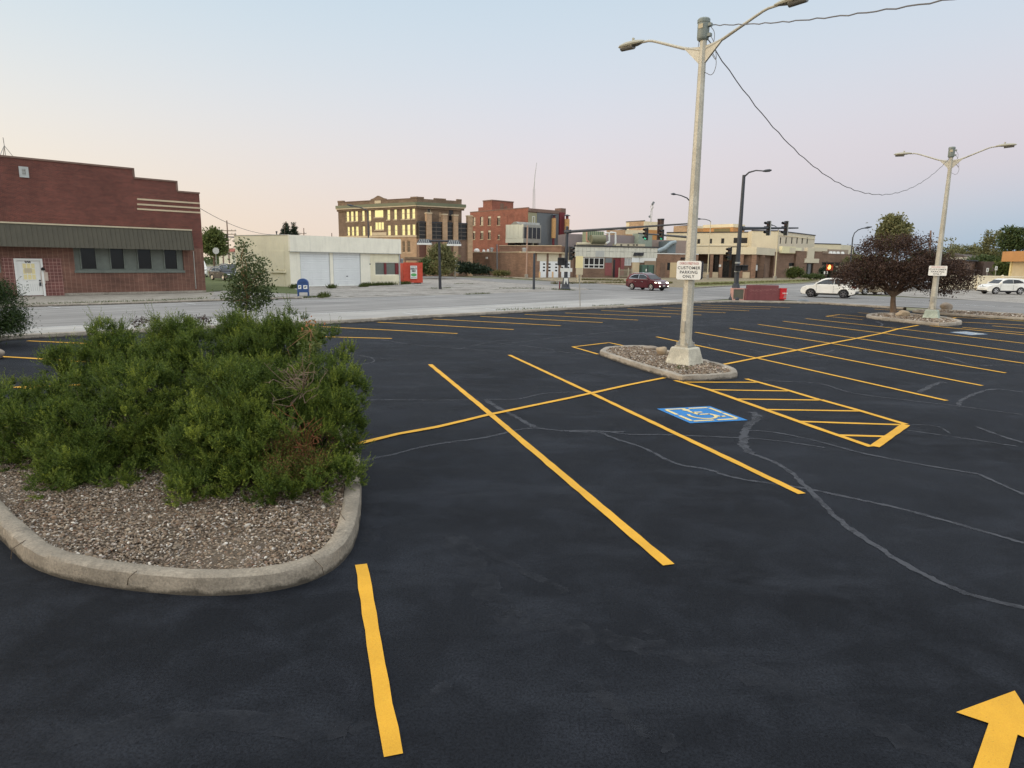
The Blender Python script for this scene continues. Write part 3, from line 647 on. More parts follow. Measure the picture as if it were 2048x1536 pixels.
for i in range(n):
    z = .1 + (zF - .2)*i/n; e = .1 + (zF - .2)*(i + 1)/n
    for a, c in (((sp, sR), ) if (e < wn[2] or z > wn[3]) else ((sp, wn[0] - .02),)): mb.hexa([F.w(*q) for q in ((a, -.04, z), (c, -.04, z), (c, .0, z), (a, .0, z), (a, -.02, e), (c, -.02, e), (c, .0, e), (a, .0, e))])
obj('lap_siding', mb, M_cream, b.t)
b.box('red_trim', M_maroon, sR + .0, sR + .12, -.05, .3, zF - 1.0, zF - .06)
b.box('downpipe', M_lgrey, sR - .12, sR, -.12, -.03, 0, zF - .06)
b.box('wall_plate', M_dkm, F.sz(739, 530)[0], F.sz(741, 530)[0] + .05, -.03, 0, 2.3, 2.42)
for x0, x1, y0, y1 in ((505, 526, 502, 540), (543, 569, 502, 540)):
    q = b.hole(x0, y0, x1, y1, F=FS); obj('blocked_window', MB().box(q[0], q[1], -.05, .0, q[2], q[3], F=FS).box(q[0] - .15, q[1] + .15, -.16, .0, q[2] - .28, q[2] - .06, F=FS), M_cream, b.t)
obj('conduit', MB().tube([FS.w(.9, -.05, 0), FS.w(.9, -.05, 1.7), FS.w(1.5, -.05, 1.75)], .035, 6), M_cream, b.t)
q = F.w(sR + .35, .4, F.sz(803, 522)[1]); ac = obj('window_air_conditioner', MB().box(sR + .0, sR + .65, .15, .75, q.z - .25, q.z + .28, F=F), M_lgrey, b.t, bevel=.02)
mb = MB()
for k in range(7): mb.box(sR + .06, sR + .6, .135, .152, q.z - .2 + k*.06, q.z - .175 + k*.06, F=F)
obj('grille', mb, M_dkm, ac)
t = thing('rooftop_vent', 'tiny dark vent on the white garage roof', 'vent', FS.w(FS.sz(544, 470)[0], .6, zT)); obj('stack', MB().tube([t.location, t.location + Vector((0, 0, .3))], .06, 8).tube([t.location + Vector((0, 0, .3)), t.location + Vector((0, 0, .42))], [.12, .09], 8), M_dkm, t)
# orange covered box with poster
Yb = gp(826, 567.5).y; FB = Fr.px(806, Yb - .4, 845, Yb + .9)
zt = FB.sz(826, 525)[1]
t = thing('covered_container', 'square container wrapped in wrinkled orange tarpaulin with a white poster', 'container', FB.o)
mb = MB(); L = FB.L; n = 14
vs = []; fs = []
for j in range(n + 1):
    for i in range(n + 1):
        x = L*i/n; z = .12 + (zt - .12)*j/n; u_, v_ = i/n - .5, j/n - .5
        a_ = math.atan2(v_, u_); rr = max(abs(u_), abs(v_))
        vs.append(FB.w(x, -.05*abs(math.sin(a_*7))*rr - .03*math.sin(9*u_ + 5*v_)*rr, z))
fs = [(j*(n + 1) + i, j*(n + 1) + i + 1, (j + 1)*(n + 1) + i + 1, (j + 1)*(n + 1) + i) for j in range(n) for i in range(n)]
M_orng = M('orange_tarpaulin', srgb(190, 70, 46), .16, 1.5, .6)
mb.add(vs, fs); mb.box(0.01, L - .01, .06, 1.9, .12, zt - .01, F=FB); obj('tarpaulin', mb, M_orng, t)
[obj('skid', MB().box(e, e + .3, .1, 1.7, .0, .12, F=FB), M_dkm, t) for e in (.2, L - .5)]
fb = lambda x, y: FB.sz(x, y, -.1)
p0, p1 = fb(821, 557.5), fb(834, 531.5); pc = ((p0[0] + p1[0])/2, (p0[1] + p1[1])/2); ph = p1[1] - p0[1]; pw = p1[0] - p0[0]
po = obj('poster', MB().box(p0[0], p1[0], -.105, -.095, p0[1], p1[1], F=FB), M_doorw, t)
tx = lambda zc: (lambda x, y, o: FB.w(pc[0] + x, -.108 - o, zc + y))
text(po, 'RENT', tx(p1[1] - ph*.25), pw*.38, M_black, bold=.012); text(po, 'ME!', tx(p1[1] - ph*.42), pw*.38, M_black, bold=.012)
mb = MB(); n = 20; mb.add([FB.w(pc[0] + pw*.42*math.cos(k*2*math.pi/n), -.108, p0[1] + ph*.3 + ph*.12*math.sin(k*2*math.pi/n)) for k in range(n)], [tuple(range(n))]); obj('green_oval', mb, M('poster_green', srgb(90, 165, 95), .05), po)
for e, y0 in ((.1, .07), (.12, .9)): obj('small_print', MB().box(p0[0] + pw*e, p1[0] - pw*e, -.108, -.1, p0[1] + ph*y0, p0[1] + ph*(y0 + .035), F=FB), M_grey, po)
# ================================================================ three-storey school
YS = 130.0; p0 = yp(835.5, 522, YS); p1 = yp(679.5, 520, 141.5); F = Fr(p0, p1); b = Bld('old_school', 'three storey brown brick school whose windows mirror the yellow evening sky', 'building', F)
FR = Fr(p0, yp(923.5, 525, 134.2))
def c3s(x, y): return (660 + x/6.827, 360 + y/6.827)
LF = F.L; zc1 = (F.sz(835.5, 404)[1] + F.sz(681, 412.2)[1])/2; zc0 = zc1 - .55
zp = (F.sz(820, 397)[1] + F.sz(690, 405)[1])/2; zb = F.sz(*c3s(900, 772))[1]
ws = []
for x0, x1 in ((217, 260), (275, 320), (335, 380), (428, 472), (517, 560), (772, 820), (866, 912), (970, 1018), (1037, 1088), (1112, 1162)):
    f = (x0 - 217)/945; ws.append((b.hole(*c3s(x0, 428 - 60*f), *c3s(x1, 570 - 42*f)), 1, 2))
for x0, x1 in ((230, 270), (287, 328), (345, 390), (437, 480), (535, 570), (780, 828), (875, 920), (975, 1025), (1045, 1095), (1117, 1165)):
    f = (x0 - 230)/900; ws.append((b.hole(*c3s(x0, 636 - 34*f), *c3s(x1, 765 - 8*f)), 1, 2))
ws.append((b.hole(*c3s(600, 397), *c3s(727, 512)), 1, 1)); ws.append((b.hole(*c3s(608, 572), *c3s(735, 682)), 3, 1))
lw = [b.hole(*c3s(985, 828), *c3s(1025, 990)), b.hole(*c3s(1050, 826), *c3s(1098, 990)), b.hole(*c3s(600, 840), *c3s(640, 990)), b.hole(*c3s(700, 836), *c3s(745, 990))]
b.wall(M_scol, [(0, LF, zb, zp)], [w_[0] for w_ in ws], dep=14)
b.wall(M_stan, [(0, LF, 0, zb)], lw, dep=14, nm='ground_floor_wall')
for h, nx, ny in ws: b.win(h, M_stone, M_gold, nx, ny, .1, .14, sill=M_stone, bar=.09)
for h in lw: b.win(h, M_stan, M_dark, 2, 2, .12, .14, sill=M_stone)
b.box('belt_course', M_stone, -.1, LF, -.16, .1, zb - .12, zb + .2)
h = b.hole(*c3s(575, 715), *c3s(772, 757)); b.box('name_panel', M_stone, h[0], h[1], -.06, .05, h[2], h[3])
M_corn = M('green_bronze_cornice', srgb(104, 108, 84), .1, .6, .6)
def cornice(F_, L_, e0, e1):
    b.box('cornice', M_corn, -e0, L_ + e1, -.6, .0, zc0, zc1, F=F_); b.box('cornice_lip', M_stone, -e0*.8, L_ + e1*.8, -.55, .0, zc0 - .22, zc0 - .003, F=F_); b.box('cornice_bed', M_scol, -e0*.6, L_ + e1*.6, -.3, .0, zc0 - .6, zc0 - .224, F=F_)
cornice(F, LF, .5, .1)
# parapet blocks and pediment
hm = F.sz(*c3s(655, 300))[0]; hw = abs(F.sz(*c3s(560, 260))[0] - F.sz(*c3s(760, 260))[0])/2; zpk = F.sz(*c3s(655, 213))[1]
obj('pediment', MB().prism([(hm - hw, zp), (hm - hw, zp + .3), (hm - hw*.62, zp + .45), (hm, zpk), (hm + hw*.62, zp + .45), (hm + hw, zp + .3), (hm + hw, zp)], -.05, .5, F), M_scol, b.t)
b.box('date_stone', M_stone, hm - hw*.42, hm + hw*.42, -.1, .0, zc1 + .12, zp - .02)
for a, c in ((-.05, 1.6), (LF - 1.6, LF + .05)): b.box('parapet_block', M_scol, a, c, -.06, .5, zp, zp + .35)
b.box('parapet_coping', M_coping, 1.6, hm - hw, -.08, .4, zp, zp + .12); b.box('parapet_coping', M_coping, hm + hw, LF - 1.6, -.08, .4, zp, zp + .12)
# right face
wr = [b.hole(*c3s(1325, 378), *c3s(1380, 470), F=FR), b.hole(*c3s(1482, 432), *c3s(1530, 585), F=FR), b.hole(*c3s(1620, 405), *c3s(1690, 560), F=FR)]
b.wall(M_scol, [(0.02, FR.L, 0, zp - .02)], wr, dep=6, F=FR, nm='end_wall')
for i, h in enumerate(wr): b.win(h, M_scol if i else M_stone, M_dark if i != 1 else M_stan, 1, 2, .1, .14, F=FR)
cornice(FR, FR.L, .5, .7)
b.box('parapet_block', M_scol, FR.L - 1.0, FR.L, -.06, .5, zp - .02, zp + .3, F=FR); b.box('parapet_block', M_scol, FR.L*.38, FR.L*.64, -.06, .5, zp - .02, zp + .25, F=FR); b.box('parapet_block', M_scol, -.05, 1.4, -.06, .5, zp - .02, zp + .33, F=FR)
# glazed stair annex between brick piers
FA = FR.shift(0, -1.6); zA = FA.sz(*c3s(1400, 592))[1]; zA0 = FA.sz(*c3s(1400, 805))[1]
for x0, x1, y in ((1310, 1380, 462), (1530, 1592, 480), (1676, 1738, 490), (1870, 1935, 500)):
    q = b.hole(*c3s(x0, y), *c3s(x1, 1000), F=FA); pier = b.box('brick_pier', M_stan, q[0], q[1], -.5, .45, 0, q[3], F=FA); obj('pier_cap', MB().box(q[0] - .08, q[1] + .08, -.58, .5, q[3], q[3] + .22, F=FA), M_stone, pier)
e0, e1 = FA.sz(*c3s(1215, 700))[0], FA.sz(*c3s(1900, 700))[0]
b.box('annex_glazing', M_dark, e0, e1, .0, 1.5, zA0, zA, F=FA); b.box('annex_base', M_dbrown, e0, e1, .02, 1.5, 0, zA0 - .003, F=FA)
mb = MB()
for k in range(5): z = zA0 + (zA - zA0)*k/4; mb.box(e0, e1, -.08, -.002, z - .04, z + .04, F=FA)
for k in range(7): x = e0 + (e1 - e0)*k/6; mb.box(x - .025, x + .025, -.06, -.004, zA0, zA, F=FA)
obj('annex_mullions', mb, M('dull_mullion', srgb(118, 108, 98), .1), b.t); b.box('annex_roof', M_dkm, e0, e1, -.2, 1.5, zA + .07, zA + .3, F=FA)
q = b.hole(*c3s(1218, 885), *c3s(1318, 1050), F=FA); b.box('entrance_panel', M('rust_brown_panel', srgb(96, 62, 48), .1), q[0], q[1], -.03, .01, 0, q[3], F=FA)
# scaffolding-like entrance canopy in front of it
FC = Fr(FA.w(-4.5, -2.4, 0), FA.w(4.0, -2.4, 0)); t = thing('entrance_canopy', 'rusty flat entrance canopy in front of the school corner', 'canopy', FC.o)
za, zb_ = FC.sz(*c3s(1150, 1050))[1], FC.sz(*c3s(1150, 1075))[1]; a, c = FC.sz(*c3s(1000, 1060))[0], FC.sz(*c3s(1345, 1060))[0]
obj('roof_slab', MB().box(a, c, -.8, 2.2, zb_, za, F=FC), M('rusty_edge', srgb(140, 116, 88), .2), t); 
for x in (a + .4, c - .4): obj('post', MB().box(x - .08, x + .08, .1, .26, 0, zb_, F=FC), M_dbrown, t)
obj('soffit', MB().box(a + .1, c - .1, -.7, 2.1, zb_ - .35, zb_ - .003, F=FC), M_dbrown, t)
# ================================================================ orange-red hospital wing
YH = 152.0; p0 = yp(1054.4, 524, YH); p1 = yp(940, 524, 168); F = Fr(p0, p1); FR = Fr(p0, yp(1122, 525, 159))
b = Bld('red_hospital_wing', 'four storey orange-red brick hospital wing with grey metal end', 'building', F)
def c4s(x, y): return (920 + x/6.4, 360 + y/6.4)
zt = (F.sz(1054, 417)[1] + F.sz(942, 424.5)[1])/2
ws = [b.hole(*c4s(x0, y0), *c4s(x1, y1)) for x0, x1, y0, y1 in ((163, 197, 475, 582), (257, 297, 470, 582), (358, 397, 463, 580), (475, 515, 458, 576), (603, 642, 455, 574), (725, 767, 448, 570), (165, 195, 652, 760), (260, 300, 650, 758), (358, 395, 642, 758), (480, 510, 698, 762))]
b.wall(M_orange, [(0, F.L, 0, zt)], ws, dep=10)
for k, h in enumerate(ws):
    w = b.win(h, M_dkm, M_dark if k not in (0, 1) else M_glass, 1, 2, .06, .14, sill=M_stone, bar=.08)
    if k > 1: obj('blind', MB().box(h[0] + .07, h[1] - .07, .06, .10, h[3] - (h[3] - h[2])*.22, h[3] - .07, F=F), M_beige2, w)
b.box('coping', M_coping, 0, F.L, -.06, .4, zt, zt + .2)
z_r = FR.sz(*c4s(1000, 390))[1]
b.wall(M_orange, [(.02, FR.L, 0, zt - .02)], dep=9, F=FR, nm='end_wall')
q = b.hole(*c4s(866, 400), *c4s(978, 830), F=FR); b.box('tan_panel', M('olive_tan_panel', srgb(150, 146, 118), .08), q[0] + .05, q[1], -.1, -.02, 0, zt - .9, F=FR)
h = b.hole(*c4s(920, 465), *c4s(955, 556), F=FR); b.win((h[0], h[1], h[2], h[3]), M_doorw, M_dark, 1, 1, .12, -.06, F=FR)
q2 = b.hole(*c4s(980, 405), *c4s(1275, 830), F=FR); mb = MB(); n = 18
for k in range(n): a = q2[0] + (q2[1] - q2[0])*k/n; mb.box(a, a + (q2[1] - q2[0])/n - .05, -.14, -.02, 0, zt - .8, F=FR)
obj('metal_siding', mb, M_grey, b.t); obj('siding_seam', MB().box(q2[0], q2[1], -.12, -.015, 0, zt - .85, F=FR), M_dkm, b.t)
b.box('fascia', M_coping, 0, FR.L + .3, -.25, .3, zt - .75, zt - .025, F=FR)
b.box('corner_tower', M_maroon, FR.L - 1.2, FR.L + .4, -.5, 4, 0, zt - .4, F=FR)
FT = FR.shift(0, 3); q = b.hole(*c4s(1290, 362), *c4s(1355, 420), F=FT); b.box('chimney_stack', M_coping, q[0], q[1], 0, 2, zt - .5, q[3], F=FT); b.box('roof_parapet', M_coping, q[0] - 6, q[0], 0, 1, zt - .3, q[3] - .8, F=FT)
# penthouse
FP = F.shift(0, 5); FPR = FR
q = b.hole(*c4s(295, 270), *c4s(410, 390), F=FP); ph = b.box('penthouse', M_orange, q[0], q[1], 0, 7, zt, q[3], F=FP); obj('coping', MB().box(q[0] - .1, q[1] + .1, -.1, 7.1, q[3], q[3] + .25, F=FP), M_coping, ph)
q = b.hole(*c4s(230, 350), *c4s(296, 400), F=FP); b.box('penthouse_annex', M_orange, q[0], q[1], .1, 5, zt, q[3], F=FP)
qq = b.hole(*c4s(295, 270), *c4s(410, 390), F=FP)[0]; FQ = Fr(FP.w(qq, 0, 0), FP.w(qq, 1, 0)); h = (1.9, 3.4, zt + .2, zt + 2.6)
obj('louvre_window', MB().box(2.6, 3.8, -.06, -.0, zt + .1, zt + 2.6, F=FQ).box(4.2, 4.9, -.07, -.0, zt + .3, zt + 2.0, F=FQ), M_dbrown, b.t)
# insulated flues by the end wall
def flue(label, x0, x1, ytop, ywrap0, ywrap1, ybot, off):
    f = FR.shift(0, off); a, c = f.sz(x0, (ywrap0 + ywrap1)/2)[0], f.sz(x1, (ywrap0 + ywrap1)/2)[0]; m_, r_ = (a + c)/2, abs(c - a)/2; z = lambda y: f.sz((x0 + x1)/2, y)[1]
    t = thing('exhaust_flue', label, 'flue', f.w(m_, 0, 0))
    obj('pipe', MB().tube([f.w(m_, 0, 4.0), f.w(m_, 0, z(ytop) - .3)], r_*.55, 10), M_maroon, t, smooth=True)
    obj('wrap', MB().tube([f.w(m_, 0, z(ywrap1)), f.w(m_, 0, z(ywrap0))], r_, 12), M_rust, t, smooth=True)
    obj('rain_cap', MB().lathe([(r_*1.4, z(ytop) - .25), (r_*1.3, z(ytop) - .15), (.05, z(ytop) + .1)], 10, Matrix.Translation(f.w(m_, 0, 0))), M_dkm, t)
    obj('ladder_straps', MB().tube([f.w(m_ - r_*.5, -.1, z(ywrap0)), f.w(m_ - r_*.5, -.1, z(ytop) - .2)], .05, 5).tube([f.w(m_ + r_*.5, -.1, z(ywrap0)), f.w(m_ + r_*.5, -.1, z(ytop) - .2)], .05, 5), M_dkm, t)
flue('orange-wrapped flue in front of the grey metal siding', *[c4s(1178, 0)[0], c4s(1219, 0)[0]], *[c4s(0, y)[1] for y in (440, 490, 745, 830)], -1.0)
flue('rusty flue at the outer corner of the red hospital wing', *[c4s(1345, 0)[0], c4s(1390, 0)[0]], *[c4s(0, y)[1] for y in (445, 500, 745, 790)], -1.6)
# roof mast
t = thing('radio_mast', 'tall slender lattice radio mast behind the red hospital roof', 'mast', yp(1068, 524, 165)); t.location.z = 0
p = [yp(1068.2, 420, 165), yp(1068.0, 378, 165), yp(1070, 350, 165), yp(1073.5, 325, 165)]
obj('lattice', MB().tube([p[0] + Vector((-.35, 0, -6)), p[1] + Vector((-.2, 0, 0))], .06, 5).tube([p[0] + Vector((.35, 0, -6)), p[1] + Vector((.2, 0, 0))], .06, 5).tube([p[0] + Vector((0, .5, -6)), p[1] + Vector((0, .3, 0))], .06, 5), M_lgrey, t)
obj('whip', MB().tube(p[1:], [.12, .08, .05], 6), M_lgrey, t)
# ================================================================ low brown garage range
p0 = yp(1068, 524, 128); F = Fr(p0, yp(912, 524, 150)); b = Bld('brown_garage_range', 'low brown brick range with three white bay doors facing the street', 'building', F)
F2 = Fr(p0, yp(1147.5, 525, 133.6))
zt = (F.sz(1060, 505.3)[1] + F.sz(930, 505)[1])/2
b.wall(M_brown, [(0, F.L, 0, zt)], dep=12); b.box('coping', M_stone, 0, F.L, -.06, .3, zt, zt + .15)
q = b.hole(*c4s(322, 1030), *c4s(382, 1130)); b.box('bricked_door', M_dbrown, q[0], q[1], -.04, .0, 0, q[3])
q = b.hole(*c4s(340, 985), *c4s(357, 1010)); b.box('wall_lamp', M_doorw, q[0], q[1], -.25, 0, q[2], q[3])
zu = F2.sz(*c4s(1100, 842))[1]
bays = [b.hole(*c4s(x0, 945), *c4s(x1, 1245), F=F2) for x0, x1 in ((970, 1108), (1133, 1262), (1298, 1415))]; zh = F2.sz(*c4s(1150, 940))[1]; zd = F2.sz(*c4s(1150, 1040))[1]
b.wall(M_dbrown, [(0.02, F2.L, 0, zt - .02)], [(a, c, 0, zh) for a, c, _, _ in bays], dep=10, F=F2, nm='bay_wall')
b.box('canopy_beam', M_stone, -3.5, F2.L, -.5, .0, zh + .02, zh + .25, F=F2)
for a, c, _, _ in bays:
    d = b.box('bay_door', M_gdoor, a, c, .06, .14, 0, zd, F=F2); obj('upper_panel', MB().box(a, c, .03, .15, zd + .003, zh, F=F2), M_beige2, d)
    for r_ in range(3):
        for k in (.12, .78): obj('door_window', MB().box(a + (c - a)*k - .25, a + (c - a)*k + .25, .045, .07, zd*(.78 - .2*r_), zd*(.78 - .2*r_) + .28, F=F2), M_dark, d)
FU = Fr(F.w(14.0, 4, 0), F2.w(F2.L, 4, 0)); a = FU.sz(*c4s(502, 870))[0]; b.box('upper_storey', M_brown, a, FU.L, 0, 6, zt, FU.sz(*c4s(900, 845))[1], F=FU); b.box('upper_coping', M_stone, a, FU.L, -.1, .3, FU.sz(*c4s(900, 845))[1], FU.sz(*c4s(900, 845))[1] + .16, F=FU)
for k, (x, y, c_) in enumerate(((1080, 1200, 'beside the first bay'), (1140, 1200, 'between the first and second bay'), (1298, 1200, 'between the second and third bay'), (1449, 1200, 'outside the third bay'))):
    X = (972, 1138, 1295, 1449)[k]; a = F2.sz(*c4s(X, 1180))[0]; o = setp(obj('bollard', MB().tube([F2.w(a, -1.2, 0), F2.w(a, -1.2, 1.05), F2.w(a, -1.2, 1.15)], [.16, .16, .06], 10), M('pale_orange_bollard', srgb(206, 170, 128), .1), smooth=True), 'pale orange bollard ' + c_ + ' door of the brown range', 'bollard', 'bollards by the bay doors')
# rooftop chiller
def c4p(x, y, f): return f.sz(*c4s(x, y))
FK = Fr(yp(c4s(806, 0)[0], 524, 141), yp(c4s(580, 0)[0], 524, 144.2)); FK2 = Fr(FK.w(0, 0, 0), yp(c4s(1028, 0)[0], 524, 144))
zk0, zk1 = FK.sz(*c4s(806, 802))[1], FK.sz(*c4s(806, 566))[1]
t = thing('rooftop_chiller', 'big boxy silver air handling unit on the low brown roof', 'air handler', FK.w(0, 0, zk0))
mb = MB(); L = FK.L; seams = [0, .29*L, .53*L, .75*L, .97*L, L]
for a, c in zip(seams, seams[1:]): mb.box(a + .03, c - .03, 0, .3, zk0 + .9, zk1, F=FK)
mb.box(0, L, -.03, .3, zk0, zk0 + .87, F=FK); mb.box(0.25, L, .3, FK2.L*.9, zk0 + .05, zk1 - .05, F=FK)
obj('casing', mb, M('pale_silver_panel', srgb(232, 230, 206), .06, .5, .45, metal=.1), t)
obj('casing_hood', MB().prism([(.25*L, zk1), (.75*L, zk1), (.55*L, zk1 + .6), (.45*L, zk1 + .6)], .1, 4, FK), M_galv, t)
mb = MB(); L2 = FK2.L
for k in range(4): a = L2*(.02 + .245*k); mb.box(a, a + L2*.21, -.06, .0, zk0 + .9, zk1 - .6, F=FK2)
obj('coil_screen', mb, M_dkm, t); mb = MB().box(0, L2, -.02, .3, zk0, zk0 + .85, F=FK2).box(0, L2, -.02, .3, zk1 - .55, zk1, F=FK2)
for k in range(5): a = L2*(.01 + .24*k); mb.box(a - .08, a + .08, -.1, .2, zk0 + .85, zk1 - .55, F=FK2)
obj('frame', mb, M_galv, t); mb = MB()
for k in range(4): mb.tube([FK2.w(L2*(.12 + .25*k), .9, zk1 - .1), FK2.w(L2*(.12 + .25*k), .9, zk1 + .45)], .8, 14)
obj('fan', mb, M_lgrey, t)
mb = MB()
for k in range(3): mb.box(L*(.12 + .38*k) - .2, L*(.12 + .38*k) + .2, .3, 3.5, zt - .1, zk0, F=FK)
for k in range(3): mb.box(L2*(.2 + .35*k) - .2, L2*(.2 + .35*k) + .2, .3, 1.5, zt - .1, zk0, F=FK2)
obj('roof_support', mb, M_dkm, t)
# roof domes
for k, (x, y, w_, h_, lab) in enumerate(((80, 905, 26, 40, 'small round white roof ventilator, alone near the school annex'), (215, 900, 40, 50, 'largest white roof ventilator of the row on the brown range'), (305, 905, 22, 38, 'white domed ventilator beside the largest one'), (358, 902, 20, 42, 'narrow white domed ventilator next to the grey vent stack'), (405, 890, 26, 56, 'boxy grey vent stack ending the row of roof ventilators'), (822, 900, 28, 48, 'grey drum ventilator under the big air handler'))):
    f = F.shift(0, 3.5); c = f.sz(*c4s(x, y + h_*.5)); c = f.w(c[0], 0, zt - .2); k_ = 133/1326/6.4*1.05; r_, hh = w_*k_, h_*k_*1.2 + .2
    o = setp(obj('roof_ventilator', MB().lathe([(r_*.7, 0), (r_*.7, hh*.35), (r_, hh*.4), (r_*1.02, hh*.6), (r_*.8, hh*.85), (r_*.35, hh)] if k < 4 else [(r_*.8, 0), (r_*.8, hh*.7), (r_, hh*.72), (r_, hh), (.05, hh + .05)], 14, Matrix.Translation(c)), M_doorw if k < 4 else M_lgrey, smooth=True), lab, 'ventilator', 'ventilators on the brown roof')
# ================================================================ white-panelled workshop
def c5s(x, y): return (1100 + x/6.4, 380 + y/6.4)
F = Fr(yp(1149, 525, 134), yp(1313.5, 527, 139)); b = Bld('panelled_workshop', 'white-panelled low workshop with big grid window and maroon doors', 'building', F)
zt = (F.sz(*c5s(320, 727))[1] + F.sz(*c5s(1360, 738))[1])/2; zm = F.sz(*c5s(800, 863))[1]
wn = b.hole(*c5s(436, 866), *c5s(694, 1002)); bay = b.hole(*c5s(950, 870), *c5s(1040, 966)); rc = b.hole(*c5s(806, 872), *c5s(900, 1090)); rc = (rc[0], rc[1], 0, rc[3])
b.wall(M_dbrown, [(0, F.L, 0, zm)], [wn, bay, rc], dep=14)
mb = MB(); n = 22
for k in range(n): a = F.L*k/n; mb.box(a + .02, a + F.L/n - .02, -.06, .1, zm, zt - .9 if k % 3 else zt - .95, F=F); mb.box(a + .02, a + F.L/n - .02, -.07, .1, zt - .87, zt, F=F)
obj('upper_panels', mb, M_wdirty, b.t); b.box('panel_backing', M_grey, 0.01, F.L - .01, 0, 14, zm + .01, zt - .02); b.box('roof_edge', M_dkm, -.1, F.L + .1, -.2, .3, zt, zt + .25)
b.win(wn, M_doorw, M_dark, 4, 1, .12, .1, bar=.16); q = (wn[0], wn[1], wn[2], wn[2] + (wn[3] - wn[2])*.32); 
b.box('window_transom', M_doorw, wn[0] + .12, wn[1] - .12, .02, .1, q[3] - .08, q[3] + .08)
b.win(bay, M_doorw, M_lgrey, 2, 1, .1, .1)
for x0, x1, y0, m_ in ((702, 790, 932, M_pink), (902, 950, 866, M_pink), (708, 790, 872, M_grey), (1045, 1142, 868, M_gdoor), (1145, 1355, 868, M_doorw), (330, 430, 866, M_wdirty)):
    q = b.hole(*c5s(x0, y0), *c5s(x1, 1095 if m_ is M_pink else (930 if m_ is not M_wdirty else 1000))); b.box('wall_panel', m_, q[0], q[1], -.05, .0, max(q[2], .0), min(q[3], zm - .01))
b.box('recessed_door', M_maroon, rc[0], rc[1], .12, .18, 0, rc[3]); b.box('recess_shadow_panel', M_black, rc[0] + .1, rc[0] + .5, .08, .12, 0, rc[3] - .3)
q = b.hole(*c5s(580, 778), *c5s(692, 856)); b.box('bare_plywood', M_lgrey, q[0], q[1], -.1, -.07, q[2], q[3])
q = b.hole(*c5s(1062, 802), *c5s(1190, 842)); mb = MB()
for k in range(2): a = q[0] + (q[1] - q[0])*.5*k; mb.prism([(a, q[2]), (a + (q[1] - q[0])*.42, q[2]), (a + (q[1] - q[0])*.5, q[3]), (a + (q[1] - q[0])*.1, q[3])], -.5, -.08, F)
obj('window_hood', mb, M_dkm, b.t)
for x, y in ((1240, 905), (1265, 905), (1330, 905), (600, 852), (650, 854)): pass
# yard in front: beige wall, fence, green cabinet
FY = F.shift(0, -2.0); q = b.hole(*c5s(1056, 925), *c5s(1142, 1070), F=FY); setp(obj('yard_wall', MB().box(q[0], q[1], 0, .3, 0, q[3], F=FY), M('beige_block', srgb(190, 172, 140), .12, 1)), 'short beige block wall between the low fence and the green cabinet', 'wall')
q = b.hole(*c5s(1165, 958), *c5s(1335, 1080), F=FY); t = thing('electric_cabinet', 'large green electrical cabinet in the workshop yard', 'cabinet', FY.w(q[0], 0, 0)); obj('cabinet', MB().box(q[0], q[1], 0, 1.8, .1, q[3], F=FY), M_green, t, bevel=.05); obj('base_slab', MB().box(q[0] - .2, q[1] + .2, -.2, 2, -.02, .1, F=FY), m_walk, t); mm = (q[0] + q[1])/2
mb = MB()
for x in (.05, .5, .95): mb.box(q[0] + (q[1] - q[0])*x - .06, q[0] + (q[1] - q[0])*x + .06, -.06, 0, .15, q[3] - .1, F=FY)
obj('door_ribs', mb, M_dkm, t); h = b.hole(*c5s(1222, 1010), *c5s(1236, 1042), F=FY); obj('warning_label', MB().box(h[0], h[1], -.08, -.06, h[2], h[3], F=FY), M_doorw, t)
q = b.hole(*c5s(1210, 908), *c5s(1356, 1080), F=F.shift(0, -.6)); f6 = F.shift(0, -.6); setp(obj('screen_wall', MB().box(q[0], q[1], 0, .25, 0, q[3], F=f6), M('dusty_brown_block', srgb(142, 122, 100), .12, 1)), 'brown block screen wall behind the green cabinet', 'wall')
t = thing('yard_fence', 'low pale picket fence in front of the workshop bay window', 'fence', FY.w(FY.sz(*c5s(882, 1080))[0], -.6, 0)); f = FY.shift(0, -.6); a, c = f.sz(*c5s(884, 1080))[0], f.sz(*c5s(1050, 1080))[0]; zf = f.sz(*c5s(960, 1012))[1]
mb = MB(); n = 12
for k in range(n): x = a + (c - a)*k/(n - 1); mb.box(x - .05, x + .05, 0, .04, .15, zf, F=f)
mb.box(a, c, .04, .09, zf - .3, zf - .18, F=f).box(a, c, .04, .09, .3, .42, F=f); obj('picket_panel', mb, M('grey_timber', srgb(150, 142, 122), .15, 2), t)
for x in (a, (a + c)*.5 + .6, c): obj('post', MB().box(x - .09, x + .09, -.03, .12, 0, zf + .25, F=f), M('grey_timber_post', srgb(170, 162, 140), .15, 2), t)
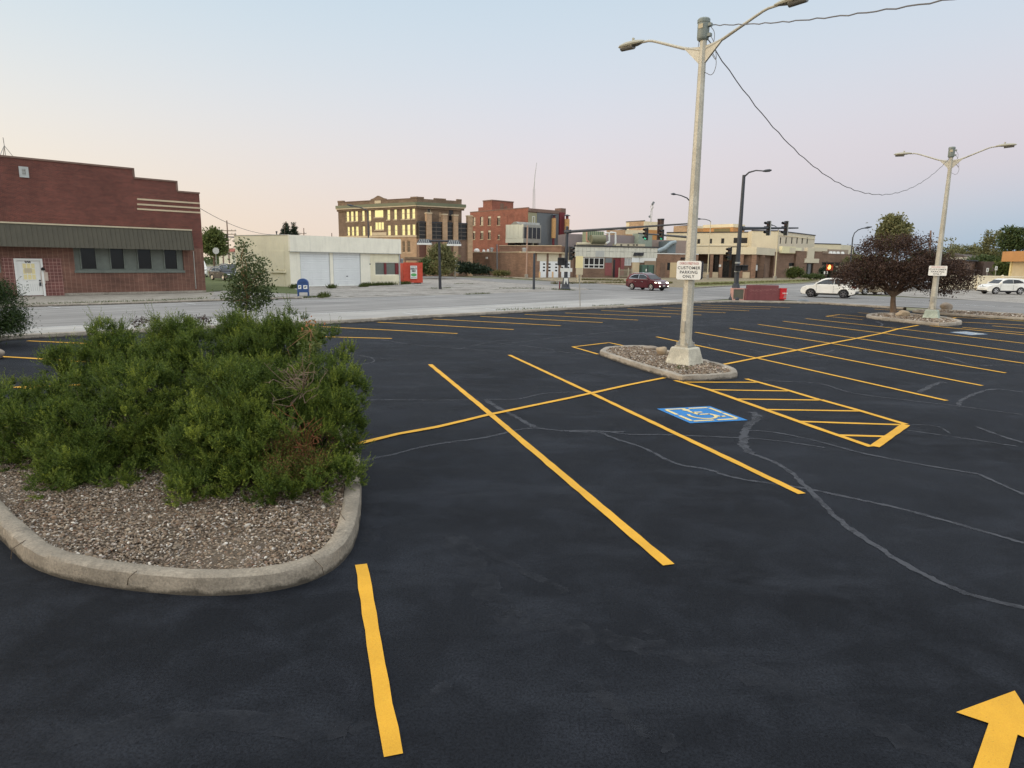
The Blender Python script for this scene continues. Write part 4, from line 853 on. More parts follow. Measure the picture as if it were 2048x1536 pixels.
# rooftop kit behind the workshop
def roofbox(name, lab, cat, m_, x0, y0, x1, y1, off, dep, z0=None, extra=None, bevel=0):
    f = F.shift(0, off); q = b.hole(*c5s(x0, y0), *c5s(x1, y1), F=f); z_ = zt - .3 if z0 is None else z0
    t = thing(name, lab, cat, f.w(q[0], 0, z_)); obj('body', MB().box(q[0], q[1], 0, dep, z_, q[3], F=f), m_, t, bevel=bevel)
    if extra: extra(t, f, q)
    return t, f, q
def tank_extra(t, f, q):
    mb = MB(); mb.tube([f.w(q[0] + (q[1] - q[0])*.05, -1.2, (q[2] + q[3])/2 - .8), f.w(q[0] + (q[1] - q[0])*.9, -1.2, (q[2] + q[3])/2 - .8)], .9, 14); obj('tank', mb, M('khaki_tank', srgb(120, 118, 92), .12), t, smooth=True)
    mb = MB()
    for k in range(8): mb.box(q[0] + (q[1] - q[0])*k/8 + .05, q[0] + (q[1] - q[0])*k/8 + .12, -.07, 0, q[2], q[3], F=f)
    obj('panel_seams', mb, M_green, t)
roofbox('cooling_unit', 'olive rooftop cooling unit with horizontal tank, under the signal arm', 'cooling unit', M('olive_unit', srgb(150, 156, 126), .1, 1), 485, 528, 690, 640, 4, 3, extra=tank_extra)
roofbox('penthouse_block', 'long mauve-grey plant room behind the workshop roof', 'building', M('mauve_grey_siding', srgb(136, 124, 122), .08, .6), 225, 572, 1090, 690, 9, 6, z0=2.0)
f = F.shift(0, 3); zz5 = lambda x, y: (lambda q: f.w(q[0], 0, q[1]))(f.sz(*c5s(x, y)))
setp(obj('roof_pipe', MB().tube([zz5(470, 530), zz5(468, 620), zz5(475, 655), zz5(500, 660)], .14, 8), M('pinkish_pipe', srgb(190, 140, 120), .1), smooth=True), 'thin pinkish pipe bent along the olive cooling unit', 'pipe')
setp(obj('roof_pipe', MB().tube([zz5(690, 700), zz5(757, 660), zz5(757, 552), zz5(700, 550)], [.24, .24, .2, .2], 8), M_doorw, smooth=True), 'white elbow pipe left of the open pipe frame', 'pipe')
setp(obj('roof_pipe', MB().tube([zz5(838, 700), zz5(838, 545), zz5(770, 543)], .2, 8), M_doorw, smooth=True), 'white elbow pipe with long top run over the workshop', 'pipe')
setp(obj('roof_pipe', MB().tube([zz5(340, 690), zz5(720, 690)], .3, 8), M_trim, smooth=True), 'thick horizontal cream pipe along the workshop roof edge', 'pipe')
t, f_, q = roofbox('roof_skylights', 'row of low roof hatches with dark openings on the workshop roof', 'roof hatch', M_trim, 850, 688, 1215, 722, 2.5, 2)
for x in (900, 990, 1060, 1100): h = b.hole(*c5s(x, 696), *c5s(x + 24, 712), F=f_); obj('opening', MB().box(h[0], h[1], -.04, 0, h[2], h[3], F=f_), M_black, t)
def duct_extra(t, f, q):
    mb = MB(); mb.tube([f.w(q[0] - 2.6, -.5, q[3] - 2.2), f.w(q[0] - 1.0, -.5, q[3] - 1.6), f.w(q[0] + .5, -.5, q[3] - .5), f.w(q[0] + 1.6, -.5, q[3] - .25)], [.42, .45, .45, .4], 10); obj('duct', mb, M('blue_grey_duct', srgb(140, 152, 156), .1, 1, .5, metal=.3), t)
t, f_, q = roofbox('grey_duct_house', 'blue-grey ductwork housing between the workshop and lamp post', 'ductwork', M('slate_duct', srgb(110, 122, 126), .1, 1, .5, metal=.3), 1505, 652, 1610, 800, 4, 4, z0=2, extra=duct_extra)
roofbox('plant_screen', 'flat mauve plant screen behind the lamp post sign', 'screen wall', M('mauve_screen', srgb(150, 134, 124), .08, .6), 1110, 640, 1760, 800, 8, 3, z0=2)
roofbox('louvre_house', 'grey louvred roof house under the green-lit signals', 'roof house', M('sage_louvre', srgb(140, 150, 136), .1), 1135, 555, 1310, 640, 7, 3, z0=4)
# ================================================================ brown annex by the lamp post
F3 = Fr(yp(1312, 527, 142), yp(1396, 528, 146)); b = Bld('brown_annex', 'low brown brick annex with tan roller door behind the lamp post sign', 'building', F3)
zt3 = F3.sz(*c5s(1500, 820))[1]; b.wall(M_brown, [(0, F3.L, 0, zt3)], dep=5); b.box('coping', M_doorw, 0, F3.L, -.08, .3, zt3, zt3 + .18)
q = b.hole(*c5s(1535, 930), *c5s(1790, 1080)); b.box('roller_door', M('tan_door', srgb(206, 182, 140), .05), q[0], min(q[1], F3.L - .05), -.05, 0, 0, q[3])
q = b.hole(*c5s(1500, 930), *c5s(1535, 1025)); b.box('side_window', M_dark, q[0], q[1], -.05, 0, q[2], q[3]); q = b.hole(*c5s(1408, 930), *c5s(1472, 1080)); b.box('steel_door', M_dbrown, q[0], q[1], -.05, 0, 0, q[3])
q = b.hole(*c5s(1672, 865), *c5s(1740, 892)); mb = MB()
for k in range(5): a = q[0] + (q[1] - q[0])*k/5; mb.box(a, a + (q[1] - q[0])*.13, -.08, 0, q[2], q[3], F=F3)
obj('wall_letters', mb, M_black, b.t)
# ================================================================ beige hospital
def c6s(x, y): return (1380 + x/6.0235, 400 + y/6.0235)
p0 = yp(1511, 529, 146); F = Fr(p0, yp(1330, 528, 152)); FR = Fr(p0, yp(1564, 530, 164)); b = Bld('beige_hospital', 'beige and brown two storey hospital with columned entrance portico', 'building', F)
zf1, zf0 = (F.sz(*c6s(700, 562))[1] + F.sz(*c6s(100, 567))[1])/2, (F.sz(*c6s(700, 650))[1] + F.sz(*c6s(100, 655))[1])/2
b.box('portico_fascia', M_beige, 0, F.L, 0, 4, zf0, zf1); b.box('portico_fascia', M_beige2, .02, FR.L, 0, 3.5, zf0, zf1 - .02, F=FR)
b.box('portico_soffit', M_dbrown, .1, F.L, .1, 5, zf0 - .06, zf0 - .003)
for x0, x1 in ((237, 275), (350, 392), (598, 640), (736, 794)):
    q = b.hole(*c6s(x0, 700), *c6s(x1, 900)); b.box('column', M_brown, q[0], q[1], .1, 1.0, 0, zf0 - .07)
FI = F.shift(0, 5.0); b.box('entrance_wall', M_dbrown, -2, F.L, 0, 1, 0, zf0, F=FI)
for x0, x1, y0, m_ in ((395, 470, 740, M_dark), (660, 725, 655, M_dark), (505, 590, 655, M_dark), (275, 340, 660, M_dark), (70, 235, 760, M_beige2)):
    q = b.hole(*c6s(x0, y0), *c6s(x1, 910), F=FI); w = b.win((q[0], q[1], .15, q[3]), M_dkm, m_, 2, 2, .1, -.04, F=FI, nm='entrance_glazing')
for x0, x1 in ((235, 338), (605, 720), (70, 230)): q = b.hole(*c6s(x0, 868), *c6s(x1, 935)); b.box('planter_wall', M_stone, q[0], q[1], .2, .6, 0, q[3])
FI2 = FR.shift(0, .9); b.box('return_wall', M_dbrown, .3, FR.L + 3, 0, 3, 0, zf0 - .01, F=FI2)
q = b.hole(*c6s(785, 770), *c6s(890, 915), F=FI2); b.win((q[0], q[1], .1, q[3]), M_dkm, M_dark, 2, 1, .1, -.04, F=FI2, nm='entrance_glazing'); q = b.hole(*c6s(785, 782), *c6s(806, 850), F=FI2); b.box('door_notice', M_doorw, q[0], q[1], -.15, -.11, q[2], q[3], F=FI2)
q = b.hole(*c6s(348, 778), *c6s(375, 805)); b.box('column_notice', M_doorw, q[0], q[1], .05, .1, q[2], q[3])
# upper floor
FM = Fr(yp(1499.5, 529, 172), yp(1330, 528, 180)); zm1, zm0 = FM.sz(*c6s(500, 392))[1], FM.sz(*c6s(500, 552))[1]
ws = [b.hole(*c6s(x0, y0), *c6s(x1, y1), F=FM) for x0, x1, y0, y1 in ((88, 122, 470, 527), (240, 266, 466, 525), (375, 412, 462, 524), (525, 708, 455, 520))]
b.wall(M_beige, [(0, FM.L, 2, zm1)], ws, dep=10, F=FM, nm='upper_wall')
for i, h in enumerate(ws): b.win(h, M_dkm, M_dark, 3 if i == 3 else 1, 1, .1, .14, F=FM)
b.box('roof_edge', M_dkm, -.1, FM.L, -.15, .4, zm1, zm1 + .22, F=FM); b.box('sill_band', M_beige2, 0, FM.L, -.2, 0, zm0 - .1, zm0 + .15, F=FM)
mb = MB()
for k in range(26): a = FM.L*k/26; 
FB_ = Fr(yp(1551, 529.5, 168), yp(1499.5, 529, 168.5)); FBR = Fr(yp(1551, 529.5, 168), yp(1625, 530, 190)); zb1 = (FB_.sz(1525, 463)[1] + FBR.sz(1590, 465.5)[1])/2
b.wall(M_beige, [(0, FB_.L, 2, zb1)], dep=9, F=FB_, nm='block_wall'); ws = [b.hole(*c6s(x - 7, 450), *c6s(x + 7, 527), F=FBR) for x in (1090, 1158, 1227, 1290, 1353, 1413)]
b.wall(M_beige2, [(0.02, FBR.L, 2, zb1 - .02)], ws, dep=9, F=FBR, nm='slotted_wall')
for h in ws: b.win(h, M_dkm, M_dark, 1, 1, .05, .14, F=FBR)
b.box('roof_edge', M_dkm, -.1, FB_.L + .1, -.15, .4, zb1, zb1 + .22, F=FB_); b.box('roof_edge', M_dkm, .1, FBR.L + .1, -.15, .4, zb1 - .02, zb1 + .2, F=FBR); b.box('slot_lintel', M_beige, .1, FBR.L, -.12, 0, FBR.sz(1590, 474.5)[1], FBR.sz(1590, 473)[1], F=FBR)
# plant rooms on its roof
for (x0, y0, x1, y1, xr, Y_, nm) in ((1402, 449, 1461.5, 470, 1478, 186, 'plant_room'),):
    f = Fr(yp(x1, 525, Y_), yp(x0, 525, Y_ + 7)); fr_ = Fr(f.w(0, 0, 0), yp(xr + 4, 525, Y_ + 5)); z1, z0 = f.sz((x0 + x1)/2, y0)[1], f.sz((x0 + x1)/2, y1)[1]; zq = f.sz((x0 + x1)/2, y0 + 6.5)[1]
    pr = b.box(nm, M_ochre, 0, f.L, 0, 6, z0 - 4, zq, F=f); obj('parapet', MB().box(-.1, f.L, -.15, 6, zq + .003, z1, F=f), M_beige, pr); obj('louvres', MB().box(f.L*.1, f.L*.62, -.12, 0, z0, zq - .25, F=f), M('olive_louvre', srgb(120, 108, 72), .1), pr)
# far brick-and-cream towers
def tower(lab, x0, y0, x1, y1, ym, xr, Y_, yr, extra=None):
    f = Fr(yp(x1, 525, Y_), yp(x0, 525, Y_ + 6)); fr_ = Fr(f.w(0, 0, 0), yp(xr, 525, Y_ + 4)); z1, zq = f.sz((x0 + x1)/2, y0)[1], f.sz((x0 + x1)/2, ym)[1]
    bb = Bld('plant_tower', lab, 'building', f, 'roof plant towers of the hospital')
    bb.wall(M_ochre, [(0, f.L, 0, zq)], dep=6, nm='wall'); bb.wall(M_beige, [(0, f.L, zq + .003, z1)], dep=6, nm='cream_band'); bb.box('coping', M_dkm, -.1, f.L + .1, -.1, .3, z1, z1 + .25)
    bb.wall(M_stan, [(.02, fr_.L, 0, z1 - .02)], dep=5, F=fr_, nm='end_wall')
    return bb, f
t1, f1 = tower('cream and ochre plant tower carrying an antenna, above the workshop', *c5s(955, 408), *c5s(1180, 580), c5s(0, 512)[1], c5s(1325, 0)[0], 190, 0)
tower('small ochre plant tower just left of the lamp post', *c5s(1605, 465), *c5s(1745, 560), c5s(0, 492)[1], c5s(1800, 0)[0], 225, 0)
tower('low cream stair head next to the louvre house', *c5s(865, 520), *c5s(950, 590), c5s(0, 575)[1], c5s(960, 0)[0], 180, 0)
q = t1.hole(*c5s(860, 580), *c5s(1120, 600), F=f1); f_ = f1.shift(0, -6); q = t1.hole(*c5s(850, 585), *c5s(1115, 640), F=f_); setp(obj('parapet_wall', MB().box(q[0], q[1], 0, 3, 0, q[3], F=f_), M_beige), 'plain cream parapet wall below the antenna tower', 'wall')
t = thing('rooftop_antenna', 'spindly antenna with ring and dishes on the plant tower', 'antenna', f1.w(0, 2, 0)); fz = lambda x, y: (lambda q: f1.w(q[0], 1, q[1]))(f1.sz(*c5s(x, y), 1)); t.location = fz(1290, 405)
obj('mast', MB().tube([fz(1285, 420), fz(1290, 290), fz(1300, 235)], .10, 5).tube([fz(1300, 410), fz(1310, 230), fz(1325, 165)], .08, 5), M_lgrey, t); mb = MB(); ring = [fz(1305 + 18*math.cos(k*.52), 218 + 22*math.sin(k*.52)) for k in range(13)]; obj('ring', mb.tube(ring, .07, 5), M_lgrey, t)
for x, y in ((1275, 342), (1312, 185), (1324, 163)): obj('dish', MB().lathe([(.05, -.15), (.32, 0), (.34, .08)], 10, Matrix.Translation(fz(x, y)) @ Matrix.Rotation(R(75), 4, 'X')), M_grey, t, smooth=True)
for lab, x0, x1 in (('twin tall dark smoke stack, thicker one, behind the signals', 1408, 1450), ('twin tall dark smoke stack, thinner one, behind the signals', 1378, 1402)):
    f_ = f1.shift(0, -10); a, c = f_.sz(*c5s(x0, 450))[0], f_.sz(*c5s(x1, 450))[0]; z = f_.sz(*c5s(x0, 372))[1]; r_ = abs(c - a)/2
    t = thing('smoke_stack', lab, 'chimney', f_.w((a + c)/2, 0, 0), group='twin smoke stacks'); obj('stack', MB().tube([f_.w((a + c)/2, 0, 3), f_.w((a + c)/2, 0, z)], r_, 14), M('dark_rust_stack', srgb(74, 54, 46), .25, 1, .7, stain=.4), t, smooth=True); obj('rim', MB().tube([f_.w((a + c)/2, 0, z - .3), f_.w((a + c)/2, 0, z + .05)], r_*1.12, 14), M_dkm, t, smooth=True)
# right wing
p0 = yp(1547, 530, 158); FW = Fr(p0, yp(1720, 531, 178)); b = Bld('brown_clinic_wing', 'single storey umber brick clinic wing with pale T-shaped entrance', 'building', FW)
zw = (FW.sz(*c6s(1250, 640))[1] + FW.sz(*c6s(1900, 660))[1])/2
b.wall(M_dbrown, [(0, FW.L, 0, zw)], dep=9); b.box('coping', M_coping, 0, FW.L, -.08, .3, zw, zw + .15)
for x0, x1, y0, y1 in ((1190, 1280, 758, 796), (1590, 1860, 752, 786)): q = b.hole(*c6s(x0, y0), *c6s(x1, y1)); b.win(q, M_dkm, M_dark, 3, 1, .08, -.05)
for x0, x1, y0, y1 in ((1190, 1275, 800, 900), (1735, 1870, 790, 880)): q = b.hole(*c6s(x0, y0), *c6s(x1, y1)); b.box('pale_panel', M_beige2, q[0], q[1], -.05, 0, max(0, q[2]), q[3])
f = FW.shift(0, -.7); q = lambda x0, y0, x1, y1: b.hole(*c6s(x0, y0), *c6s(x1, y1), F=f)
mb = MB()
for a in (q(1500, 576, 1655, 615), q(1415, 576, 1500, 705), q(1385, 706, 1555, 758)): mb.box(a[0], a[1], 0, .9, a[2], a[3], F=f)
obj('entrance_surround', mb, M_beige2, b.t); a = q(1110, 560, 1272, 642); b.box('sign_fascia', M('sign_cream', srgb(222, 214, 172), .06), a[0], a[1], 0, .8, a[2], a[3], F=f); h = q(1200, 572, 1268, 636); b.box('sign_panel', M_beige2, h[0], h[1], -.05, 0, h[2], h[3], F=f)
a = q(1275, 575, 1345, 612); b.box('sign_fascia', M('sign_cream_b', srgb(226, 220, 186), .06), a[0], a[1], 0, .8, a[2], a[3], F=f); a = q(1280, 615, 1415, 930); b.box('entrance_pier', M_dbrown, a[0], a[1], .2, .8, 0, a[3], F=f); a = q(1500, 620, 1595, 920); b.box('entrance_pier', M_dbrown, a[0], a[1], .2, .8, 0, a[3], F=f)
a = q(1418, 765, 1500, 900); b.box('entrance_door', M_dark, a[0], a[1], .45, .5, 0, a[3], F=f); a = q(1440, 770, 1470, 900); b.box('door_leaf', M_grey, a[0], a[1], .42, .45, 0, a[3], F=f)
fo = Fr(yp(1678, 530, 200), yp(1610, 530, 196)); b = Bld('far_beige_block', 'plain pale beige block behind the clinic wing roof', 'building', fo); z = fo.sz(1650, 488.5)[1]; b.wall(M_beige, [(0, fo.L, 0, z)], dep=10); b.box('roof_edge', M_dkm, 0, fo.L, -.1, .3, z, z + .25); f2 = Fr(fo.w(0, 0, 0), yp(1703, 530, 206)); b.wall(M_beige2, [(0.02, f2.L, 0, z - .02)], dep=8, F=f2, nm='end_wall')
fo = Fr(yp(1655, 530, 185), yp(1694, 530, 190)); t = thing('rooftop_units', 'low grey plant screen with small white vents on the clinic roof', 'screen wall', fo.w(0, 0, 3)); z0, z1 = fo.sz(1675, 508)[1], fo.sz(1675, 499)[1]; obj('screen', MB().box(0, fo.L, 0, 2, 2, z1, F=fo), M('taupe_screen', srgb(150, 134, 118), .08), t)
for x in (1654, 1661, 1669, 1678): a = fo.sz(x, 506)[0]; obj('vent', MB().lathe([(.5, z0 - 1), (.5, z0 + .3), (.3, z0 + .6)], 10, Matrix.Translation(fo.w(a, -1, 0))), M_doorw, t, smooth=True)
# ================================================================ right edge: fence and houses
FF = Fr(gp(1905, 580), gp(2048, 581.5)); t = thing('vinyl_fence', 'tall cream vinyl fence behind the parked cars', 'fence', FF.o); zf = FF.sz(1960, 552.5)[1]
mb = MB(); L = FF.L + 14
for k in range(int(L/.3)): mb.box(k*.3 - 2, k*.3 - 2 + .285, 0, .05, .1, zf - .06, F=FF)
M_vin = M('cream_vinyl', srgb(238, 224, 192), .05, .8, .5); obj('panel', mb, M_vin, t); obj('top_rail', MB().box(-2, L - 2, -.05, .1, zf - .06, zf + .08, F=FF), M_vin, t)
for x in (1954, 2003, 2052): a = FF.sz(x, 565)[0]; pp = obj('post', MB().box(a - .09, a + .09, -.12, .06, 0, zf + .05, F=FF), M_vin, t); obj('cap', MB().add([FF.w(*q) for q in ((a - .12, -.15, zf + .085), (a + .12, -.15, zf + .085), (a + .12, .09, zf + .085), (a - .12, .09, zf + .085), (a, -.03, zf + .22))], [(0, 1, 2, 3), (0, 1, 4), (1, 2, 4), (2, 3, 4), (3, 0, 4)]), M_vin, pp)
f = Fr(yp(2023, 531, 92), yp(2075, 531, 87)); b = Bld('tan_shop', 'tan building with brown tiled roof band behind the cream fence', 'building', f); f2 = f.shift(0, -1.2); z1, z0 = f2.sz(2030, 502.5)[1], f2.sz(2030, 523)[1]; b.wall(M('tan_stucco', srgb(206, 190, 156), .06), [(0, f.L + 6, 0, z0 + .4)], dep=10); a = f2.sz(2004, 512)[0]; b.box('roof_band', M_ochre, a, f.L + 6, 0, 6, z0, z1, F=f2); b.box('corner_post', M('cream_post', srgb(232, 216, 160), .04), -.2, .15, -.1, .3, 0, z0 - .01)
f = Fr(yp(1928, 531, 120), yp(1951, 531, 124)); b = Bld('brown_shed', 'low brown timber shed beyond the cream fence', 'building', f); z = f.sz(1945, 522.5)[1]; b.wall(M('shed_boards', srgb(112, 88, 74), .15, 2), [(0, f.L, 0, z)], dep=5); b.box('roof_edge', M_dkm, -.2, f.L + .2, -.3, 5.2, z, z + .2); f2 = Fr(f.w(f.L, 0, 0), yp(1967, 531, 122)); b.wall(M('shed_planks', srgb(82, 66, 58), .15, 2), [(0.02, f2.L, 0, z - .02)], dep=2, F=f2, nm='plank_wall')
def house(lab, x0, x1, Y_, yeave, yridge, mw_, mr_, wins=()):
    f = Fr(yp(x0, 531, Y_), yp(x1, 531, Y_ + 1)); b = Bld('house', lab, 'house', f); z0, z1 = f.sz((x0 + x1)/2, yeave)[1], f.sz((x0 + x1)/2, yridge)[1]; L = f.L; D = 9
    ws = [b.hole(*w_) for w_ in wins]; b.wall(mw_, [(0, L, 0, z0)], ws, dep=D)
    for h in ws: b.win(h, M_doorw, M_dark, 2, 1, .1, .1)
    o = .5; mb = MB(); mb.add([f.w(*q) for q in ((-o, -o, z0), (L + o, -o, z0), (L + o, D + o, z0), (-o, D + o, z0), (-o, D/2, z1), (L + o, D/2, z1))], [(0, 1, 5, 4), (2, 3, 4, 5), (0, 4, 3), (1, 2, 5), (0, 3, 2, 1)]); obj('roof', mb, mr_, b.t)
    return b
M_shing = M('dark_shingle', srgb(92, 84, 80), .15, 2, .9); M_redroof = M('red_shingle', srgb(150, 84, 66), .15, 2, .9)
house('small white house with dark roof among the trees by the shed', 1933, 1959, 165, 513.5, 504.5, M_doorw, M_shing, ((1942, 515, 1949.5, 521),))
house('cream house with red roof at the end of the side street', 439, 466, 190, 503, 496, M_cream, M_redroof, ((452, 504.5, 457, 510),))
# ================================================================ planting islands (kerbs, gravel, boulders)
def smooth_loop(pts, n=3):
    for _ in range(n):
        q = []
        for a, c in zip(pts, pts[1:] + pts[:1]): q += [a.lerp(c, .25), a.lerp(c, .75)]
        pts = q
    return pts
def in_poly(x, y, poly):
    c = np.zeros(len(x), bool); n = len(poly)
    for i in range(n):
        (x0, y0), (x1, y1) = poly[i], poly[i - 1]
        c ^= ((y0 > y) != (y1 > y)) & (x < (x1 - x0)*(y - y0)/(y1 - y0 + 1e-12) + x0)
    return c
_ico = None
def npmesh(name, V_, F_, mat, parent=None, smooth=False, tint=None):
    """V_ (n,3), F_ (m,k) numpy arrays to one mesh"""
    me = bpy.data.meshes.new(name); k = F_.shape[1]
    me.vertices.add(len(V_)); me.vertices.foreach_set('co', V_.astype(np.float32).ravel())
    me.loops.add(F_.size); me.loops.foreach_set('vertex_index', F_.astype(np.int32).ravel())
    me.polygons.add(len(F_)); me.polygons.foreach_set('loop_start', np.arange(0, F_.size, k, dtype=np.int32)); me.polygons.foreach_set('loop_total', np.full(len(F_), k, dtype=np.int32))
    if smooth: me.polygons.foreach_set('use_smooth', np.ones(len(F_), bool))
    me.update(calc_edges=True); me.validate()
    if tint is not None:
        a = me.attributes.new('tint', 'FLOAT', 'POINT'); a.data.foreach_set('value', tint.astype(np.float32))
    me.materials.append(mat)
    o = bpy.data.objects.new(name, me); COL.objects.link(o)
    if parent: o.parent = parent; o.matrix_parent_inverse = mw(parent).inverted()
    return o
def ico(sub=1):
    bm = bmesh.new(); bmesh.ops.create_icosphere(bm, subdivisions=sub, radius=1); bm.verts.ensure_lookup_table()
    v = np.array([x.co[:] for x in bm.verts]); f = np.array([[y.index for y in x.verts] for x in bm.faces]); bm.free(); return v, f
def gravel_mat(name, cols):
    t = NT(name); g = t.new('ShaderNodeNewGeometry')
    a = t.ramp(g.outputs['Random Per Island'], cols, 'LINEAR')
    a = t.mix(.3, a, t.ramp(t.noise(1.1, 4), [(.3, .3), (.7, .75)]), 'OVERLAY')
    return t.done(a, .85, 0, .3)
GC = [(0, srgb(62, 54, 46)), (.14, srgb(118, 98, 80)), (.3, srgb(140, 122, 102)), (.45, srgb(86, 78, 68)), (.6, srgb(164, 148, 128)), (.75, srgb(118, 100, 82)), (.86, srgb(140, 132, 124)), (.94, srgb(212, 204, 190)), (1, srgb(110, 74, 56))]
M_grav = gravel_mat('river_gravel', GC)
m_bed = earth('gravel_bed', srgb(70, 60, 50), srgb(104, 92, 78), 8)
def gravel(poly, n, size, z, visible=None):
    poly2 = [(p[0], p[1]) for p in poly]; xs = [p[0] for p in poly2]; ys = [p[1] for p in poly2]
    x = rng.uniform(min(xs), max(xs), n*3); y = rng.uniform(min(ys), max(ys), n*3); k = in_poly(x, y, poly2)
    if visible is not None: k &= visible(x, y)
    x, y = x[k][:n], y[k][:n]; n = len(x); v, f = ico(1); s = size*rng.lognormal(-.06, .36, n)
    sc = np.stack([s*rng.uniform(.8, 1.5, n), s*rng.uniform(.7, 1.1, n), s*rng.uniform(.4, .75, n)], 1)
    a = rng.uniform(0, 6.28, n); tl = rng.uniform(-.5, .5, (n, 2))
    p = v[None]*sc[:, None]; p = p*(1 + rng.uniform(-.14, .14, (n, len(v), 1)))
    p[..., 2] += p[..., 0]*tl[:, :1] + p[..., 1]*tl[:, 1:]
    c, q = np.cos(a)[:, None], np.sin(a)[:, None]; px, py = p[..., 0]*c - p[..., 1]*q, p[..., 0]*q + p[..., 1]*c
    zc = z + rng.uniform(-.3, .6, n)*size + .012*np.sin(x*3.1)*np.cos(y*2.3)
    P_ = np.stack([px + x[:, None], py + y[:, None], p[..., 2] + zc[:, None]], -1).reshape(-1, 3)
    F_ = (f[None] + (np.arange(n)*len(v))[:, None, None]).reshape(-1, 3)
    return setp(npmesh('gravel', P_, F_, M_grav, smooth=True), kind='stuff')
def inset(poly, d):
    c = sum(poly, Vector())/len(poly); out = []; n = len(poly)
    for i, p in enumerate(poly):
        t = (poly[(i + 1) % n] - poly[i - 1]).normalized(); s = Vector((-t.y, t.x, 0))
        if s.dot(c - p) < 0: s = -s
        out.append(p + s*d)
    return out
def cw(poly):
    a = sum(p.x*q.y - q.x*p.y for p, q in zip(poly, poly[1:] + poly[:1])); return poly if a > 0 else poly[::-1]
# near island: the kerb's base line read from the photo, the hidden rear closed behind the shrubs
isl = [Vector(p + (0,)) for p in ((-7.9, 9.2), (-6.35, 7.35), (-5.35, 6.38), (-4.72, 5.85), (-4.2, 5.42), (-3.6, 5.17), (-3.0, 5.04), (-2.5, 4.98), (-2.0, 5.05), (-1.68, 5.25), (-1.5, 5.6), (-1.5, 6.2), (-1.75, 7.5), (-2.3, 9.6), (-3.2, 11.6), (-4.6, 12.4), (-6.6, 11.4))]
isl = cw(smooth_loop(isl, 2))
kerb('kerb', isl, .19, .16, m_kerb, closed=True, jig=.006, out=1, stretch=.08)
inn = inset(isl, .17); sheet('gravel_bed', inn, .105, m_bed, 'structure')
gravel(inset(isl, .19), 34000, .0098, .112, lambda x, y: (y < 9.0 + .0*x) & ((y < 7.9) | (x < -4.6)))
# joint in the kerb
for ja, jb, jc, jd in (((290, 1131), (268, 1146), (257, 1156), (254, 1172)), ((676, 1020), (690, 1040), (702, 1062), (703, 1090)), ((620, 1110), (634, 1124), (644, 1134), (648, 1150)), ((52, 1080), (36, 1090), (24, 1098), (22, 1118))): structure('kerb_joint', MB().tube([gp(*ja, .160), gp(*jb, .159), gp(*jc, .14), gp(*jd, .03)], .0036, 5), m_bed)
# lamp island
i1 = [gp(*c4(*q)) for q in ((270, 437), (300, 455), (560, 545), (820, 625), (905, 652), (960, 656), (1180, 645), (1370, 632), (1390, 615), (1370, 590), (1300, 560), (1060, 500), (860, 445), (700, 405), (600, 395), (330, 405))]
i1 = cw([i1[0]] + [p for p in i1[1:]]); i1 = smooth_loop(i1, 1)
kerb('kerb', i1, .19, .14, m_kerb2, closed=True, jig=.012, stretch=.15)
sheet('gravel_bed', inset(i1, .17), .10, m_bed, 'structure'); gravel(inset(i1, .2), 9000, .018, .115)
i2 = [gp(*c7b) for c7b in ((1727, 636), (1760, 641), (1800, 645), (1840, 650), (1890, 654), (1925, 651), (1922, 646), (1880, 638), (1840, 634), (1790, 631), (1745, 631))]
i2 = smooth_loop(cw(i2), 1); kerb('kerb', i2, .22, .17, m_kerb2, closed=True, jig=.015, stretch=.25)
sheet('gravel_bed', inset(i2, .18), .10, m_bed, 'structure'); gravel(inset(i2, .22), 3500, .035, .115)
i3 = [gp(*q) for q in ((1816, 624), (1850, 628), (1930, 634), (2048, 641), (2200, 651), (2200, 641), (2048, 632), (1940, 626), (1860, 622.5))]
i3 = smooth_loop(cw(i3), 1); kerb('kerb', i3, .22, .15, m_kerb2, closed=True, jig=.015, stretch=.4)
sheet('gravel_bed', inset(i3, .18), .09, m_bed, 'structure'); gravel(inset(i3, .22), 4000, .04, .10)
def boulder(c, sx, sy, sz, label, m, rz=0.0, seed=0):
    v, f = ico(3); r = np.random.default_rng(seed); out = []
    pl = r.normal(size=(11, 3)); pl /= np.linalg.norm(pl, axis=1)[:, None]; dd = r.uniform(.62, .92, 11)
    for q in v:
        q = q.copy()
        for a, d in zip(pl, dd):
            e = q @ a
            if e > d: q -= a*(e - d)*.85
        out.append(q)
    v = np.array(out); v += .02*np.sin(v*9 + seed)
    ca, sa = math.cos(rz), math.sin(rz); x, y = v[:, 0]*sx, v[:, 1]*sy
    V_ = np.stack([x*ca - y*sa + c[0], x*sa + y*ca + c[1], v[:, 2]*sz + c[2]], 1)
    return setp(npmesh('boulder', V_, f, m, smooth=True), label, 'boulder', 'boulders on the planting islands')
m_bould = concrete('tan_boulder', srgb(164, 146, 122), False); m_bould2 = concrete('grey_boulder', srgb(150, 138, 124), False)
p = gp(*c4(785, 480)); boulder((p.x, p.y + .15, .23), .19, .19, .15, 'angular tan boulder beside the base of the tall lamp post', m_bould, .5, 3)
p = gp(*c4(690, 430)); boulder((p.x, p.y + .1, .15), .26, .18, .08, 'flat dark-edged stone behind the tan boulder on the lamp island', m_bould2, .2, 5)
p = gp(1809.5, 638); boulder((p.x, p.y + .25, .25), .37, .32, .22, 'rounded tan boulder between the purple tree and its lamp post', m_bould, .1, 8)
p = gp(1895, 624); boulder((p.x, p.y + .2, .30), .42, .35, .30, 'grey boulder out on the far gravel strip', m_bould2, .6, 11)
p = gp(1783, 636); boulder((p.x, p.y + .1, .15), .24, .2, .13, 'small pale stone at the foot of the purple tree', m_bould2, .6, 14)
